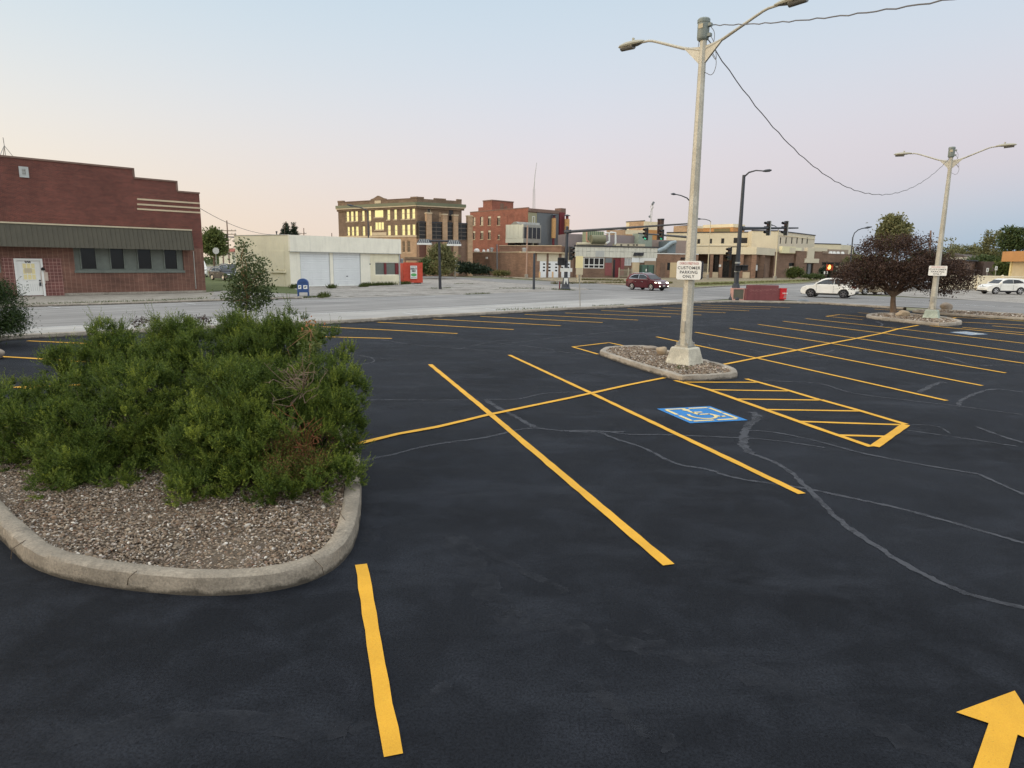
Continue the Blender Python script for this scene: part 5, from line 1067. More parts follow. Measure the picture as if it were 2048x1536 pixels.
p = gp(-1, 719); boulder((p.x - .22, p.y + .1, .12), .26, .25, .2, 'grey rock at the edge of the lot beside the dark shrub', m_bould2, .3, 17)
p = gp(1606, 606.5); boulder((p.x, p.y, .12), .5, .35, .2, 'dark grey lump of asphalt on the kerb past the red newspaper box', M_grey, .3, 19)
# ================================================================ parking lot lamps
M_gpole = NT('galvanised_pole'); _a = M_gpole.ramp(M_gpole.noise(1.4, 6, .65), [(.3, srgb(164, 158, 142)), (.7, srgb(200, 196, 182))]); M_gpole = M_gpole.done(M_gpole.mix(.3, _a, M_gpole.ramp(M_gpole.noise(28, 4), [(.3, .25), (.7, .85)]), 'OVERLAY'), .55, .25)
M_lampgrey = M('lamp_head_grey', srgb(168, 164, 146), .08, 2, .5, metal=.2); M_can = M('transformer_grey', srgb(128, 136, 130), .1, 3, .5, stain=.2)
M_conc = concrete('painted_concrete', srgb(196, 190, 172), False); M_conc2 = concrete('green_grey_concrete', srgb(172, 180, 164), False); M_wire = M('grey_cable', srgb(110, 108, 108), .1, 3, .7)
M_lens = M('lamp_lens', srgb(120, 118, 112), .08, 5, .2)
def lamp(loc, rz, label, mbase, H=8.2):
    t = thing('lamp_post', label, 'lamp post', loc, rz, 'twin-arm lamp posts in the lot')
    q = lambda r, z: [(r*math.cos(R(45 + 90*k)), r*math.sin(R(45 + 90*k)), z) for k in range(4)]
    mb = MB(); rings = [(.55, .06), (.53, .10), (.40, .52), (.37, .56)]
    vs = []
    for r_, z in rings: vs += q(r_, z)
    fs = [(i*4 + k, i*4 + (k + 1) % 4, i*4 + 4 + (k + 1) % 4, i*4 + 4 + k) for i in range(3) for k in range(4)] + [(12, 13, 14, 15), (3, 2, 1, 0)]
    obj('concrete_base', mb.add(vs, fs), mbase, t, bevel=.03, local=True)
    mb = MB().box(-.2, .2, -.2, .2, .56, .60)
    for k in range(4):
        a = R(45 + 90*k); mb.tube([(.22*math.cos(a), .22*math.sin(a), .55), (.22*math.cos(a), .22*math.sin(a), .68)], .025, 6)
        c, s_ = math.cos(a), math.sin(a); mb.add([(c*.24 - s_*.02, s_*.24 + c*.02, .60), (c*.24 + s_*.02, s_*.24 - c*.02, .60), (c*.12 + s_*.02, s_*.12 - c*.02, .60), (c*.12 - s_*.02, s_*.12 + c*.02, .60), (c*.13, s_*.13, .82)], [(0, 1, 2, 3), (0, 1, 4), (1, 2, 4), (2, 3, 4), (3, 0, 4)])
    obj('base_plate', mb, M_galv, t, local=True)
    po = obj('pole', MB().tube([(0, 0, .6), (0, 0, 3), (0, 0, H)], [.158, .135, .085], 8, ph=R(22.5)), M_gpole, t, local=True)
    obj('hand_hole_cover', MB().box(-.05, .05, -.162, -.13, .95, 1.25), M_galv, po, local=True, bevel=.01)
    obj('transformer', MB().lathe([(.10, H - .02), (.135, H + .01), (.145, H + .05), (.145, H + .38), (.155, H + .39), (.155, H + .46), (.13, H + .49), (.03, H + .5)], 18, Matrix.Translation((-.02, 0, 0))).box(.10, .2, -.05, .05, H + .05, H + .12).box(.10, .2, -.05, .05, H + .28, H + .35), M_can, t, local=True, smooth=True)
    obj('label_plate', MB().box(-.07, .05, -.152, -.143, H + .24, H + .34), M_trim, t, local=True)
    def soft(pts):
        p = [Vector(q) for q in pts]
        for _ in range(3): p = [p[0]] + [q for a, c in zip(p, p[1:]) for q in (a.lerp(c, .25), a.lerp(c, .75))] + [p[-1]]
        return p
    for pts in ([(.15, 0, H + .3), (.30, .05, H + .1), (.2, .05, H - .3), (.42, .0, H - .55), (.32, 0, H - .9), (.08, 0, H - .75)], [(.15, 0, H + .1), (.3, 0, H - .1), (.40, .03, H - .6), (.2, 0, H - .3), (.09, 0, H - .2)], [(-.12, 0, H), (-.16, 0, H - .4), (-.09, 0, H - .55)]): obj('wire_loop', MB().tube(soft(pts), .008, 5), M_wire, t, local=True)
    for sg in (-1, 1):
        a = obj('arm', MB().tube([(sg*.08, 0, H - .22), (sg*.55, 0, H - .08), (sg*1.3, 0, H + .22), (sg*1.5, 0, H + .295), (sg*1.62, 0, H + .325), (sg*1.86, 0, H + .335)], [.04, .038, .034, .032, .032, .03], 8), M_gpole, t, local=True, smooth=True)
        obj('gusset', MB().add([(sg*.07, y, z) for y in (-.03, .03) for z in (H - .55, H - .15)] + [(sg*.5, -.03, H - .12), (sg*.5, .03, H - .12), (sg*.47, 0, H - .08)], [(0, 2, 5, 4), (1, 3, 6), (0, 1, 4), (2, 3, 5), (1, 4, 6), (3, 5, 6), (4, 5, 6)]), M_gpole, a, local=True)
        prof = [(-.05, .05, .03), (.06, .075, .06), (.22, .13, .085), (.5, .15, .085), (.68, .11, .06), (.76, .05, .025)]
        vs = []; n = 12
        for x, w_, h in prof:
            for k in range(n):
                an = 2*math.pi*k/n; yy, z = w_*math.cos(an), h*max(math.sin(an), -.45) + .015; vs.append((sg*(1.82 + x), yy, H + .335 + z))
        fs = [(i*n + k, i*n + (k + 1) % n, i*n + n + (k + 1) % n, i*n + n + k) for i in range(len(prof) - 1) for k in range(n)] + [tuple(range(n)), tuple(range((len(prof) - 1)*n, len(prof)*n))]
        hd = obj('lamp_head', MB().add(vs, fs), M_lampgrey, t, local=True, smooth=True)
        obj('lens', MB().tube([(sg*2.1, 0, H + .335 - .015), (sg*2.5, 0, H + .335 - .012)], [.10, .085], 10), M_lens, hd, local=True, smooth=True)
        obj('photocell', MB().tube([(sg*2.12, 0, H + .41), (sg*2.12, 0, H + .50)], .035, 8), M_lampgrey, hd, local=True)
    return t
l1 = gp(1366, 721); l1 = Vector((4.60, 17.55, 0)); lamp(l1, R(-46), 'tall twin-arm lamp post on the kerbed island beside the hatched bay', M_conc, 8.14)
l2 = Vector((21.83, 34.7, 0)); lamp(l2, R(-40), 'twin-arm lamp post beside the purple-leaved tree', M_conc2, 8.16)
M_sign = M('sign_white', srgb(240, 238, 230), .02, 3, .5, fine=.03); M_signback = M('dark_sign_back', srgb(70, 68, 74), .1, 3, .6); M_red = M('sign_red', srgb(178, 60, 56), .05); M_ink = M('sign_ink', srgb(48, 44, 44), .05)
def parking_sign(c, nrm, w, h, label, rear=False):
    n = Vector(nrm).normalized(); x = Vector((-n.y, n.x, 0)); t = thing('parking_sign', label, 'sign', c, 0, 'customer parking signs on the lamp posts')
    W = lambda a, b_, o=0.0: Vector(c) + x*a + Vector((0, 0, b_)) + n*o
    rr = .05; pts = []
    for sx_, sz_, a0 in ((1, 1, 0), (-1, 1, 90), (-1, -1, 180), (1, -1, 270)):
        for k in range(5): a = R(a0 + 22.5*k); pts.append((sx_*(w/2 - rr) + rr*math.cos(a), sz_*(h/2 - rr) + rr*math.sin(a)))
    N = len(pts); mb = MB(); mb.add([W(a, b_, .0) for a, b_ in pts], [tuple(range(N))], 0); mb.add([W(a, b_, -.006) for a, b_ in pts], [tuple(range(N - 1, -1, -1))], 1)
    mb.add([W(a, b_, .0) for a, b_ in pts] + [W(a, b_, -.006) for a, b_ in pts], [(i, (i + 1) % N, N + (i + 1) % N, N + i) for i in range(N)], 0)
    pl = obj('sign_panel', mb, [M_sign, M_signback], t)
    for s_, (tx_, zz_, sz_, sx_, mt, sp) in enumerate((('CHURCH STREET PLAZA', .36, .165, .62, M_red, 1.0), ('CUSTOMER', .12, .2, .80, M_ink, 1.12), ('PARKING', -.11, .2, .78, M_ink, 1.12), ('ONLY', -.34, .2, .80, M_ink, 1.15))):
        text(pl, tx_, lambda a, b_, o: W(a, b_ + zz_*h, .003 + o), sz_*h*1.12, mt, sx=sx_*w/h*(.92 if s_ else .62), bold=.001 if s_ else -.001, space=sp)
    obj('strap', MB().tube([W(0, h*.3, -.006), W(0, h*.3, -.05)], .02, 6).tube([W(0, -h*.3, -.006), W(0, -h*.3, -.05)], .02, 6), M_galv, pl)
n1 = Vector((-.40, -.92, 0)).normalized()
F_ = yp(1377.5, 540.5, 17.35); parking_sign(F_ , n1, .62, .475, 'white CUSTOMER PARKING ONLY sign facing the lot on the tall lamp post')
cb = Vector((l1.x, l1.y, F_.z)) - n1*.20; parking_sign(cb + Vector((.0, 0, -.0)), -n1, .62, .475, 'parking sign seen from its dark back, behind the white one on the tall lamp post')
F_ = yp(1875.5, 541.5, 34.45); parking_sign(F_, Vector((-.5, -.86, 0)), .80, .50, 'small white customer parking sign on the lamp post beside the purple tree')
# overhead cables
def cable(a, b_, sag, label, r=.012, n=26, wob=.02):
    a, b_ = Vector(a), Vector(b_); pts = []
    for k in range(n + 1):
        u = k/n; p_ = a.lerp(b_, u); p_.z -= sag*4*u*(1 - u); p_ += Vector((0, 0, math.sin(k*2.4)*wob)); pts.append(p_)
    return setp(obj('overhead_cable', MB().tube(pts, r, 5), M_wire, smooth=True), label, 'cable', 'overhead cables')
H1 = l1 + Vector((.1, .05, 8.2)); cable(H1, l2 + Vector((-.12, -.05, 8.1)), 2.65, 'drooping twisted cable strung between the two lot lamp posts', .013, 60, .02)
c0_ = l1 + Vector((.18, .05, 8.5)); c1_ = yp(1893, 0, 10.2); c2_ = c0_ + (c1_ - c0_)*3.4; c2_.z = c0_.z + (c1_.z - c0_.z + .83)/.294
cable(c0_, c2_, 1.0, 'twisted cable running from the transformer out of the top of the picture', .012, 110, .012)
cable(Vector(yp(399, 416, 56)), Vector(yp(566, 468.5, 78)), .7, 'thin service wire from the brick shop down to the white garage roof', .022, 16, 0)
# ================================================================ traffic signals and street poles
M_sig = M('signal_black', (.012, .012, .013, 1), .2, 4, .5); M_spole = M('dark_signal_pole', srgb(58, 62, 68), .08, 2, .5, metal=.1)
def lens_mat(n, c, st=0.0): return emit(n, c, st) if st else M(n, c, .1, 8, .3)
L_r, L_y, L_g, L_gon = lens_mat('red_lens', (.05, .004, .003, 1)), lens_mat('amber_lens', (.06, .025, .002, 1)), lens_mat('green_lens', (.002, .03, .015, 1)), emit('green_lit_lens', (.05, .8, .45, 1), .45)
def signal_head(parent_name, label, loc, rz, lit=False, h=1.15, group='traffic signal heads', back=True):
    t = thing('traffic_signal', label, 'traffic signal', loc, rz, group); k = h/1.15      # faces local -y
    obj('housing', MB().box(-.17*k, .17*k, -.10*k, .12*k, -h/2, h/2), M_sig, t, bevel=.03, local=True)
    for i, (m_, z) in enumerate(((L_r, .36), (L_y, 0), (L_gon if lit else L_g, -.36))):
        z *= k; ln = obj('lens', MB().tube([(0, -.10*k, z), (0, -.125*k, z)], .14*k, 12), m_, t, local=True)
        mb = MB(); n = 9; vs = []
        for y in (-.10*k, -.38*k):
            for r_ in (.155*k, .145*k): vs += [(r_*math.cos(R(-20 + 220*j/(n - 1))), y if j not in (0, n - 1) or y > -.2*k else -.22*k, z + r_*math.sin(R(-20 + 220*j/(n - 1)))) for j in range(n)]
        fs = [(j, j + 1, 2*n + j + 1, 2*n + j) for j in range(n - 1)] + [(n + j, 3*n + j, 3*n + j + 1, n + j + 1) for j in range(n - 1)] + [(2*n + j, 2*n + j + 1, 3*n + j + 1, 3*n + j) for j in range(n - 1)]
        obj('visor', mb.add(vs, fs), M_sig, t, local=True)
    if back: obj('bracket', MB().box(-.03, .03, .12*k, .22*k, -h*.45, h*.45), M_lgrey, t, local=True)
    return t
def mast_pole(name, label, base, top, r0, r1, flare=True, cat='signal pole'):
    t = thing(name, label, cat, (base.x, base.y, 0)); b0 = Vector((base.x, base.y, 0))
    obj('pole', MB().tube([b0 + Vector((0, 0, .05)), b0.lerp(top, .5), top], [r0, (r0 + r1)/2, r1], 12), M_spole, t, smooth=True)
    if flare: obj('flared_base', MB().lathe([(r0*2.6, 0), (r0*2.6, .12), (r0*2.1, .3), (r0*1.6, 1.0), (r0*1.35, 1.25), (r0*1.02, 1.3)], 8, Matrix.Translation(b0)), M_spole, t)
    return t
B1 = gp(1131, 579.5); top1 = yp(1131, 455, B1.y); top1 = Vector((B1.x, B1.y, top1.z))
t = mast_pole('signal_pole', 'dark signal pole with long mast arm near the garage corner', B1, top1, .20, .15)
Ye = 60.0; e1 = yp(1385, 446.8, Ye); a0 = Vector((B1.x, B1.y, yp(1132, 463.6, B1.y).z))
obj('mast_arm', MB().tube([a0, a0.lerp(e1, .5), e1], [.15, .11, .06], 10), M_spole, t, smooth=True); obj('arm_flange', MB().tube([a0 - (e1 - a0).normalized()*.25, a0 + (e1 - a0).normalized()*.5], .2, 10), M_spole, t, smooth=True)
obj('pole_cap', MB().lathe([(.17, -.02), (.17, .05), (.05, .14)], 10, Matrix.Translation(top1)), M_spole, t)
arm1 = math.atan2((e1 - a0).y, (e1 - a0).x)
M_plate = M('white_sign_plate', srgb(214, 214, 206), .06); 
z = lambda y: yp(1131, y, B1.y).z
obj('pedestrian_button_sign', MB().box(B1.x - .62, B1.x + .62, B1.y - .3, B1.y - .26, z(543.5), z(536)).box(B1.x - .2, B1.x + .2, B1.y - .32, B1.y - .28, z(568), z(556)), M_plate, t)
p_ = Vector((B1.x + .42, B1.y - .35, z(506.5))); signal_head('', 'dark signal head on the side of the pole near the garage corner', p_, R(40), h=1.35)
p_ = Vector((B1.x - .55, B1.y - .3, z(523))); g = thing('pedestrian_signal', 'dark box pedestrian signal low on the garage-corner pole', 'pedestrian signal', p_); obj('housing', MB().box(-.36, .36, -.2, .2, -.4, .4), M_sig, g, local=True, bevel=.04); obj('hood', MB().box(-.34, .34, -.4, -.2, .28, .34).box(-.34, -.28, -.4, -.2, -.3, .27).box(.28, .34, -.4, -.2, -.3, .27), M_sig, g, local=True); obj('clamp', MB().box(.36, .6, -.05, .05, -.06, .06), M_sig, g, local=True)
def on_arm(px, py):  # point of arm 1 seen at px
    best = min((a0.lerp(e1, k/200) for k in range(201)), key=lambda q: abs(ray_px(q)[0] - px)); return best
for px, py0, py1, lab in ((1293, 456, 480.5, 'signal head nearer the pole on the long arm, green lamp lit'), (1326, 459, 480.5, 'signal head farther out on the long arm, close to the lamp post')):
    q = on_arm(px, 0); zc = yp(px, (py0 + py1)/2, q.y).z; hh = yp(px, py0, q.y).z - yp(px, py1, q.y).z
    s_ = signal_head('', lab, Vector((q.x, q.y, zc)), R(-55), True, hh, back=False)
    s_2 = obj('hanger', MB().box(-.03, .03, .08, .12, -hh/2, q.z - zc), M_lgrey, s_, local=True)
# pole right of the lamp post
B2 = gp(1470, 600); B2 = Vector((B2.x, B2.y, 0)); zt2 = yp(1487, 350, B2.y)
t = mast_pole('signal_pole', 'dark signal pole with street light behind the maroon sign', B2, Vector((B2.x, B2.y, zt2.z)), .20, .12)
q0 = Vector((B2.x, B2.y, zt2.z)); dv = (Vector((.8, -.5, 0))).normalized(); ye2 = B2.y - 1.2
pe = yp(1528, 342, ye2); obj('light_arm', MB().tube([q0 - Vector((0, 0, .15)), q0 + (pe - q0)*.25 + Vector((0, 0, .12)), q0 + (pe - q0)*.6 + Vector((0, 0, .16)), pe], [.07, .06, .05, .045], 8), M_spole, t, smooth=True)
pd = (pe - q0); pd.z = 0; pd.normalize(); obj('lamp_head', MB().tube([pe - pd*.1, pe + pd*.15, pe + pd*.45, pe + pd*.6], [.05, .1, .1, .04], 8), M_spole, t, smooth=True)
a2 = Vector((B2.x, B2.y, yp(1482, 457, B2.y).z)); e2 = yp(1596, 456, 57.0); obj('mast_arm', MB().tube([a2, e2], [.14, .06], 10), M_spole, t, smooth=True); obj('arm_flange', MB().tube([a2 + (e2 - a2).normalized()*.1, a2 + (e2 - a2).normalized()*.45], .19, 10), M_spole, t)
zz2 = lambda y: yp(1475, y, B2.y).z
obj('sign_bands', MB().tube([Vector((B2.x, B2.y, zz2(527))), Vector((B2.x, B2.y, zz2(524)))], .215, 10).tube([Vector((B2.x, B2.y, zz2(544))), Vector((B2.x, B2.y, zz2(542)))], .225, 10), M_lgrey, t)
for px, lab in ((1536, 'first double signal head on the short arm right of the lamp post'), (1571, 'outer double signal head near the tip of the short arm')):
    f_ = (px - 1482)/(1596 - 1482); q = a2.lerp(e2, f_); y0, y1 = 442, 471; zc = yp(px, 456.5, q.y).z; hh = yp(px, y0, q.y).z - yp(px, y1, q.y).z
    s_ = signal_head('', lab, Vector((q.x, q.y + .0, zc)), R(-75), False, hh, back=False); obj('back_plate', MB().box(.20, .225, .0, .07, -hh/2, hh/2), M_lgrey, s_, local=True)
p_ = Vector((B2.x - .75, B2.y - .2, zz2(508))); s_ = signal_head('', 'side-mounted signal head above the maroon sign', p_, R(-60), False, 1.0); obj('side_arm', MB().tube([(.1, 0, .52), (.7, .1, .52)], .03, 6), M_sig, s_, local=True)
p_ = Vector((B2.x + .12, B2.y - .32, zz2(536))); g = thing('pedestrian_signal', 'dark pedestrian signal box on the pole behind the maroon sign', 'pedestrian signal', p_); obj('housing', MB().box(-.42, .02, -.2, .12, -.24, .24).box(.06, .55, -.2, .12, -.2, .24), M_sig, g, local=True, bevel=.03); obj('hood', MB().box(-.4, .0, -.4, -.2, .16, .21).box(.1, .5, -.4, -.2, .16, .21), M_sig, g, local=True)
# pole hidden behind the lamp post: its light arm and signal arm stick out to the left
B3 = Vector((yp(1380, 560, 92).x, 92, 0)); t3 = yp(1384, 404, 92); t = mast_pole('signal_pole', 'signal pole hidden behind the lamp post, curved light arm showing', B3, Vector((B3.x, B3.y, t3.z + .2)), .18, .12, False)
c_ = [yp(1383, 406, 92), yp(1374, 396, 91.4), yp(1362, 391, 90.8), yp(1351, 388.6, 90)]; obj('light_arm', MB().tube(c_, [.1, .08, .07, .06], 8), M_spole, t, smooth=True); obj('lamp_head', MB().tube([yp(1352, 388.8, 90), yp(1347, 388, 89.8), yp(1342, 388, 89.6)], [.07, .16, .06], 8), M_spole, t, smooth=True)
obj('mast_arm', MB().tube([yp(1382, 474.8, 92), yp(1276.6, 466.5, 98)], [.17, .09], 8), M_spole, t, smooth=True)
obj('cabinet', MB().box(B3.x - .3, B3.x + .3, 91.5, 91.8, 1.2, 2.0), M_spole, t)
# plain poles
def plain_pole(name, label, cat, px, py, ptop_x, ptop_y, r0, r1, m, Y=None, extra=None, base=None):
    p_ = gp(px, py) if Y is None else Vector((yp(px, py, Y).x, Y, 0)); p_ = Vector((p_.x, p_.y, 0)); tp = yp(ptop_x, ptop_y, p_.y)
    t = thing(name, label, cat, p_); obj('pole', MB().tube([p_, tp], [r0, r1], 10), m, t, smooth=True)
    if base: obj('concrete_base', MB().lathe([(r0*2.4, 0), (r0*2.4, base), (r0*2.2, base + .05)], 10, Matrix.Translation(p_)), m_walk, t)
    if extra: extra(t, p_, tp)
    return t
plain_pole('steel_post', 'plain dark post at the corner near the garage range', 'post', 1067.5, 578.5, 1068.5, 507, .13, .11, M_spole)
plain_pole('stub_post', 'short rusty stub post beside the garage-corner signal pole', 'post', 1119, 579, 1119.5, 563, .07, .07, M_maroon)
def hoods(t, p_, tp):
    Y = p_.y
    for x0, x1, y0, y1 in ((835, 863, 478.5, 489.5), (894.5, 922, 479.5, 491)):
        a, c, z1, z0 = yp(x0, 485, Y).x, yp(x1, 485, Y).x, yp(850, y0, Y).z, yp(850, y1, Y).z; m_ = (a + c)/2; zz_ = z0 + (z1 - z0)*.3
        mb = MB(); mb.box(a, c, Y - .45, Y + .45, z0, zz_); h = obj('lamp_hood', mb, M_doorw, t)
        i = (c - a)*.14; mb = MB().hexa([(a, Y - .45, zz_ + .003), (c, Y - .45, zz_ + .003), (c, Y + .45, zz_ + .003), (a, Y + .45, zz_ + .003), (a + i, Y - .3, z1), (c - i, Y - .3, z1), (c - i, Y + .3, z1), (a + i, Y + .3, z1)]); obj('slatted_top', mb, M_dkm, h)
        mb = MB()
        for k in range(6): x = a + (c - a)*(.12 + .15*k); xt = a + i + (c - a - 2*i)*(.12 + .15*k); mb.hexa([(x - .022, Y - .47, zz_ + .01), (x + .022, Y - .47, zz_ + .01), (x + .022, Y - .45, zz_ + .01), (x - .022, Y - .45, zz_ + .01), (xt - .022, Y - .32, z1), (xt + .022, Y - .32, z1), (xt + .022, Y - .30, z1), (xt - .022, Y - .30, z1)])
        obj('ribs', mb, M_lgrey, h)
    z = yp(878, 482, Y).z; obj('cross_arm', MB().tube([(yp(850, 482, Y).x, Y, z), (yp(908, 482, Y).x, Y, z)], .09, 8), M_dkm, t)
plain_pole('canopy_light', 'old forecourt light with two slatted hoods on one dark pole', 'street light', 880.3, 578, 878.3, 481, .15, .12, M_dkm, extra=hoods)
def arm_light(pts, Y, hd=True):
    def f_(t, p_, tp):
        P_ = [yp(x, y, Y) for x, y in pts]; obj('light_arm', MB().tube(P_, .07, 8), M_spole, t, smooth=True)
        d = (P_[-1] - P_[-2]).normalized(); obj('lamp_head', MB().tube([P_[-1] - d*.1, P_[-1] + d*.3, P_[-1] + d*.9], [.08, .16, .05], 8), M_spole, t, smooth=True)
    return f_
plain_pole('street_light', 'dark street light arching left in front of the school', 'street light', 738.5, 552, 735.5, 424, .14, .09, M_spole, Y=100, extra=arm_light([(735.5, 426), (733, 420), (722, 415.5), (706, 412)], 100))
plain_pole('street_light', 'grey gooseneck street light rising behind the purple tree', 'street light', 1697.5, 560, 1705.7, 474, .13, .08, M_spole, Y=95, extra=arm_light([(1705.6, 475), (1709, 466), (1716, 460), (1724, 457), (1731, 455.8)], 95))
plain_pole('street_light', 'slim pale light pole with left-reaching arm before the hospital portico', 'street light', 1414.5, 557, 1421.5, 443, .12, .07, M_trim, Y=130, extra=arm_light([(1421.5, 444), (1419, 441), (1410, 438.5), (1401, 438)], 130), base=.9)
plain_pole('street_light', 'slim pale light pole with concrete foot before the clinic wing', 'street light', 1549, 561, 1557, 460, .14, .09, M_trim, extra=arm_light([(1557, 461), (1554.5, 455), (1549, 451.5), (1545, 450.5)], gp(1549, 561).y), base=.8)
plain_pole('roof_light_pole', 'thin pale pole in front of the low brown range', 'pole', 1052.5, 553.5, 1055, 451, .14, .10, M('pinkish_pole', srgb(168, 138, 120), .1), Y=124, base=.6)
plain_pole('vent_pole', 'short grey pole standing against the low brown range', 'pole', 994.5, 548, 994, 489, .14, .12, M_grey, Y=136)
t = plain_pole('sign_post', 'thin galvanised post with tall blank sign back beside the kerb', 'sign', 1160.3, 613, 1158, 512, .03, .03, M_galv); p_ = t.location; Y = p_.y - .05
mb = MB().box(yp(1151.2, 530, Y).x, yp(1165.8, 530, Y).x, Y - .01, Y + .01, yp(1158, 536, Y).z, yp(1158, 512, Y).z); obj('sign_back', mb, M('pale_yellow_sign_back', srgb(226, 212, 160), .05), t)
obj('lower_sign_back', MB().box(yp(1152, 540, Y).x, yp(1166, 540, Y).x, Y - .008, Y + .012, yp(1158, 549.5, Y).z, yp(1158, 536.4, Y).z), M_trim, t); obj('side_slats', MB().box(yp(1155.2, 550, Y).x, yp(1157.2, 550, Y).x, Y - .006, Y + .01, yp(1158, 564.5, Y).z, yp(1158, 549.8, Y).z).box(yp(1161, 550, Y).x, yp(1163, 550, Y).x, Y - .006, Y + .01, yp(1158, 564.5, Y).z, yp(1158, 549.8, Y).z), M_trim, t)
# pedestrian signal lit amber
t = plain_pole('pedestrian_signal', 'pedestrian signal with glowing orange hand beside the white car', 'pedestrian signal', 1651.5, 562, 1654, 523, .09, .07, M_sig, Y=92, base=.6); Y = 92; bx = lambda x0, y0, x1, y1, d0, d1: MB().box(yp(x0, 530, Y).x, yp(x1, 530, Y).x, Y + d0, Y + d1, yp(1655, y1, Y).z, yp(1655, y0, Y).z)
obj('housing', bx(1652.5, 528.5, 1664.5, 541, -.35, -.05), M('rust_orange_housing', srgb(170, 58, 20), .1), t, bevel=.03); c = yp(1659, 534.5, Y - .36)
mb = MB(); sc = .05
hand = [(-.20, -.30), (.14, -.30), (.2, -.08), (.2, .18), (.14, .2), (.13, .02), (.11, .34), (.05, .36), (.04, .06), (0, .40), (-.06, .38), (-.04, .04), (-.12, .32), (-.17, .28), (-.12, -.02), (-.24, .06), (-.28, .0)]
mb.add([(c.x + x*.85, Y - .37, c.z + z*.85) for x, z in hand], [tuple(range(len(hand)))]); obj('lit_hand', mb, emit('amber_hand', (1, .52, .12, 1), 4), t)
obj('hood', bx(1652.2, 527.6, 1664.8, 528.4, -.6, -.06), M_sig, t); obj('button_signs', bx(1648.5, 542.5, 1650.8, 548, -.15, -.1).box(yp(1654.2, 530, Y).x, yp(1656, 530, Y).x, Y - .15, Y - .1, yp(1655, 548, Y).z, yp(1655, 542.5, Y).z), M_plate, t)
# left distance: signal mast, utility poles, octagon sign
t = plain_pole('signal_pole', 'signal mast over the side street beyond the small tree', 'signal pole', 480, 540, 479, 472, .2, .16, M_spole, Y=150); Y = 150
obj('mast_arm', MB().tube([yp(479, 475, Y), yp(444, 473, Y + 2)], [.16, .09], 8), M_spole, t)
for px, lab in ((453.5, 'dark signal head on the distant mast, against the sky'), (444.5, 'dark signal head at the tip of the distant mast by the leafy tree')): signal_head('', lab, yp(px, 474.5, Y - .3), R(30), False, 1.35, back=False)
def xarms(ys, hw):
    def f_(t, p_, tp):
        mb = MB()
        for y in ys: z = yp(tp.x, y, p_.y).z; mb.box(p_.x - hw, p_.x + hw, p_.y - .1, p_.y + .1, z - .1, z + .1)
        obj('cross_arm', mb, M('old_timber_arm', srgb(140, 124, 108), .15), t); mb = MB()
        for y in ys:
            z = yp(tp.x, y, p_.y).z
            for k in (-.9, -.5, .5, .9): mb.tube([(p_.x + hw*k, p_.y, z + .1), (p_.x + hw*k, p_.y, z + .4)], .08, 6)
        obj('insulator', mb, M_lgrey, t)
    return f_
M_timb = M('grey_timber_pole', srgb(132, 110, 98), .15, 2, .9)
plain_pole('utility_pole', 'tall timber utility pole behind the parked dark cars', 'utility pole', 459, 530, 453.5, 441, .2, .14, M_timb, Y=170, extra=xarms((455, 462), 2.2))
plain_pole('utility_pole', 'bare timber pole just left of the distant signal mast', 'utility pole', 474, 530, 470, 467, .18, .14, M_timb, Y=175); plain_pole('utility_pole', 'short timber pole at the edge of the leafy tree', 'utility pole', 447, 530, 444, 463, .18, .14, M_timb, Y=160)
plain_pole('utility_pole', 'timber pole rising behind the white garage roof', 'utility pole', 608.5, 530, 607.5, 456, .18, .14, M_timb, Y=230, extra=xarms((459,), 1.2)); plain_pole('utility_pole', 'small pole cluster behind the garage roof near the school', 'utility pole', 664, 530, 663.5, 466, .2, .14, M_timb, Y=230, extra=xarms((468.5,), 3.0))
plain_pole('utility_pole', 'cross-armed utility pole above the purple tree', 'utility pole', 1795, 545, 1796, 460, .18, .14, M_timb, Y=120, extra=xarms((461.5, 467.5), 1.5)); plain_pole('utility_pole', 'utility pole topped by transformer box left of the lamp post', 'utility pole', 1861, 545, 1861.5, 461, .16, .14, M_timb, Y=120, extra=xarms((462,), .9))
t = plain_pole('traffic_sign', 'back of an octagonal sign beside the parked dark cars', 'sign', 433, 540, 431.5, 497, .05, .05, M_galv, Y=105); c = yp(431.8, 501.5, 104.8); obj('sign_back', MB().tube([c + Vector((0, -.02, 0)), c + Vector((0, .02, 0))], .52, 8, ph=R(22.5)), M_lgrey, t)
t = plain_pole('traffic_sign', 'small white sign on a post by the school hedge', 'sign', 911, 548, 910.5, 520, .05, .05, M_galv, Y=116); obj('sign_panel', MB().box(yp(909, 520, 115.9).x, yp(912.8, 520, 115.9).x, 115.88, 115.92, yp(911, 524.5, 116).z, yp(911, 519, 116).z), M_doorw, t)
t = thing('pipe_rack', 'grey pipe frame like a bike rack by the school hedge', 'rack', yp(914, 540, 114)); t.location.z = 0; a, c = yp(909.5, 540, 114), yp(918.5, 540, 114); z = yp(914, 529, 114).z; obj('frame', MB().tube([(a.x, 114, 0), (a.x, 114, z - .2), (a.x + .2, 114, z), (c.x - .1, 114, z), (c.x, 114, z)], .06, 8).tube([(a.x, 114, .9), (c.x, 114, .9)], .05, 8), M_galv, t, smooth=True)
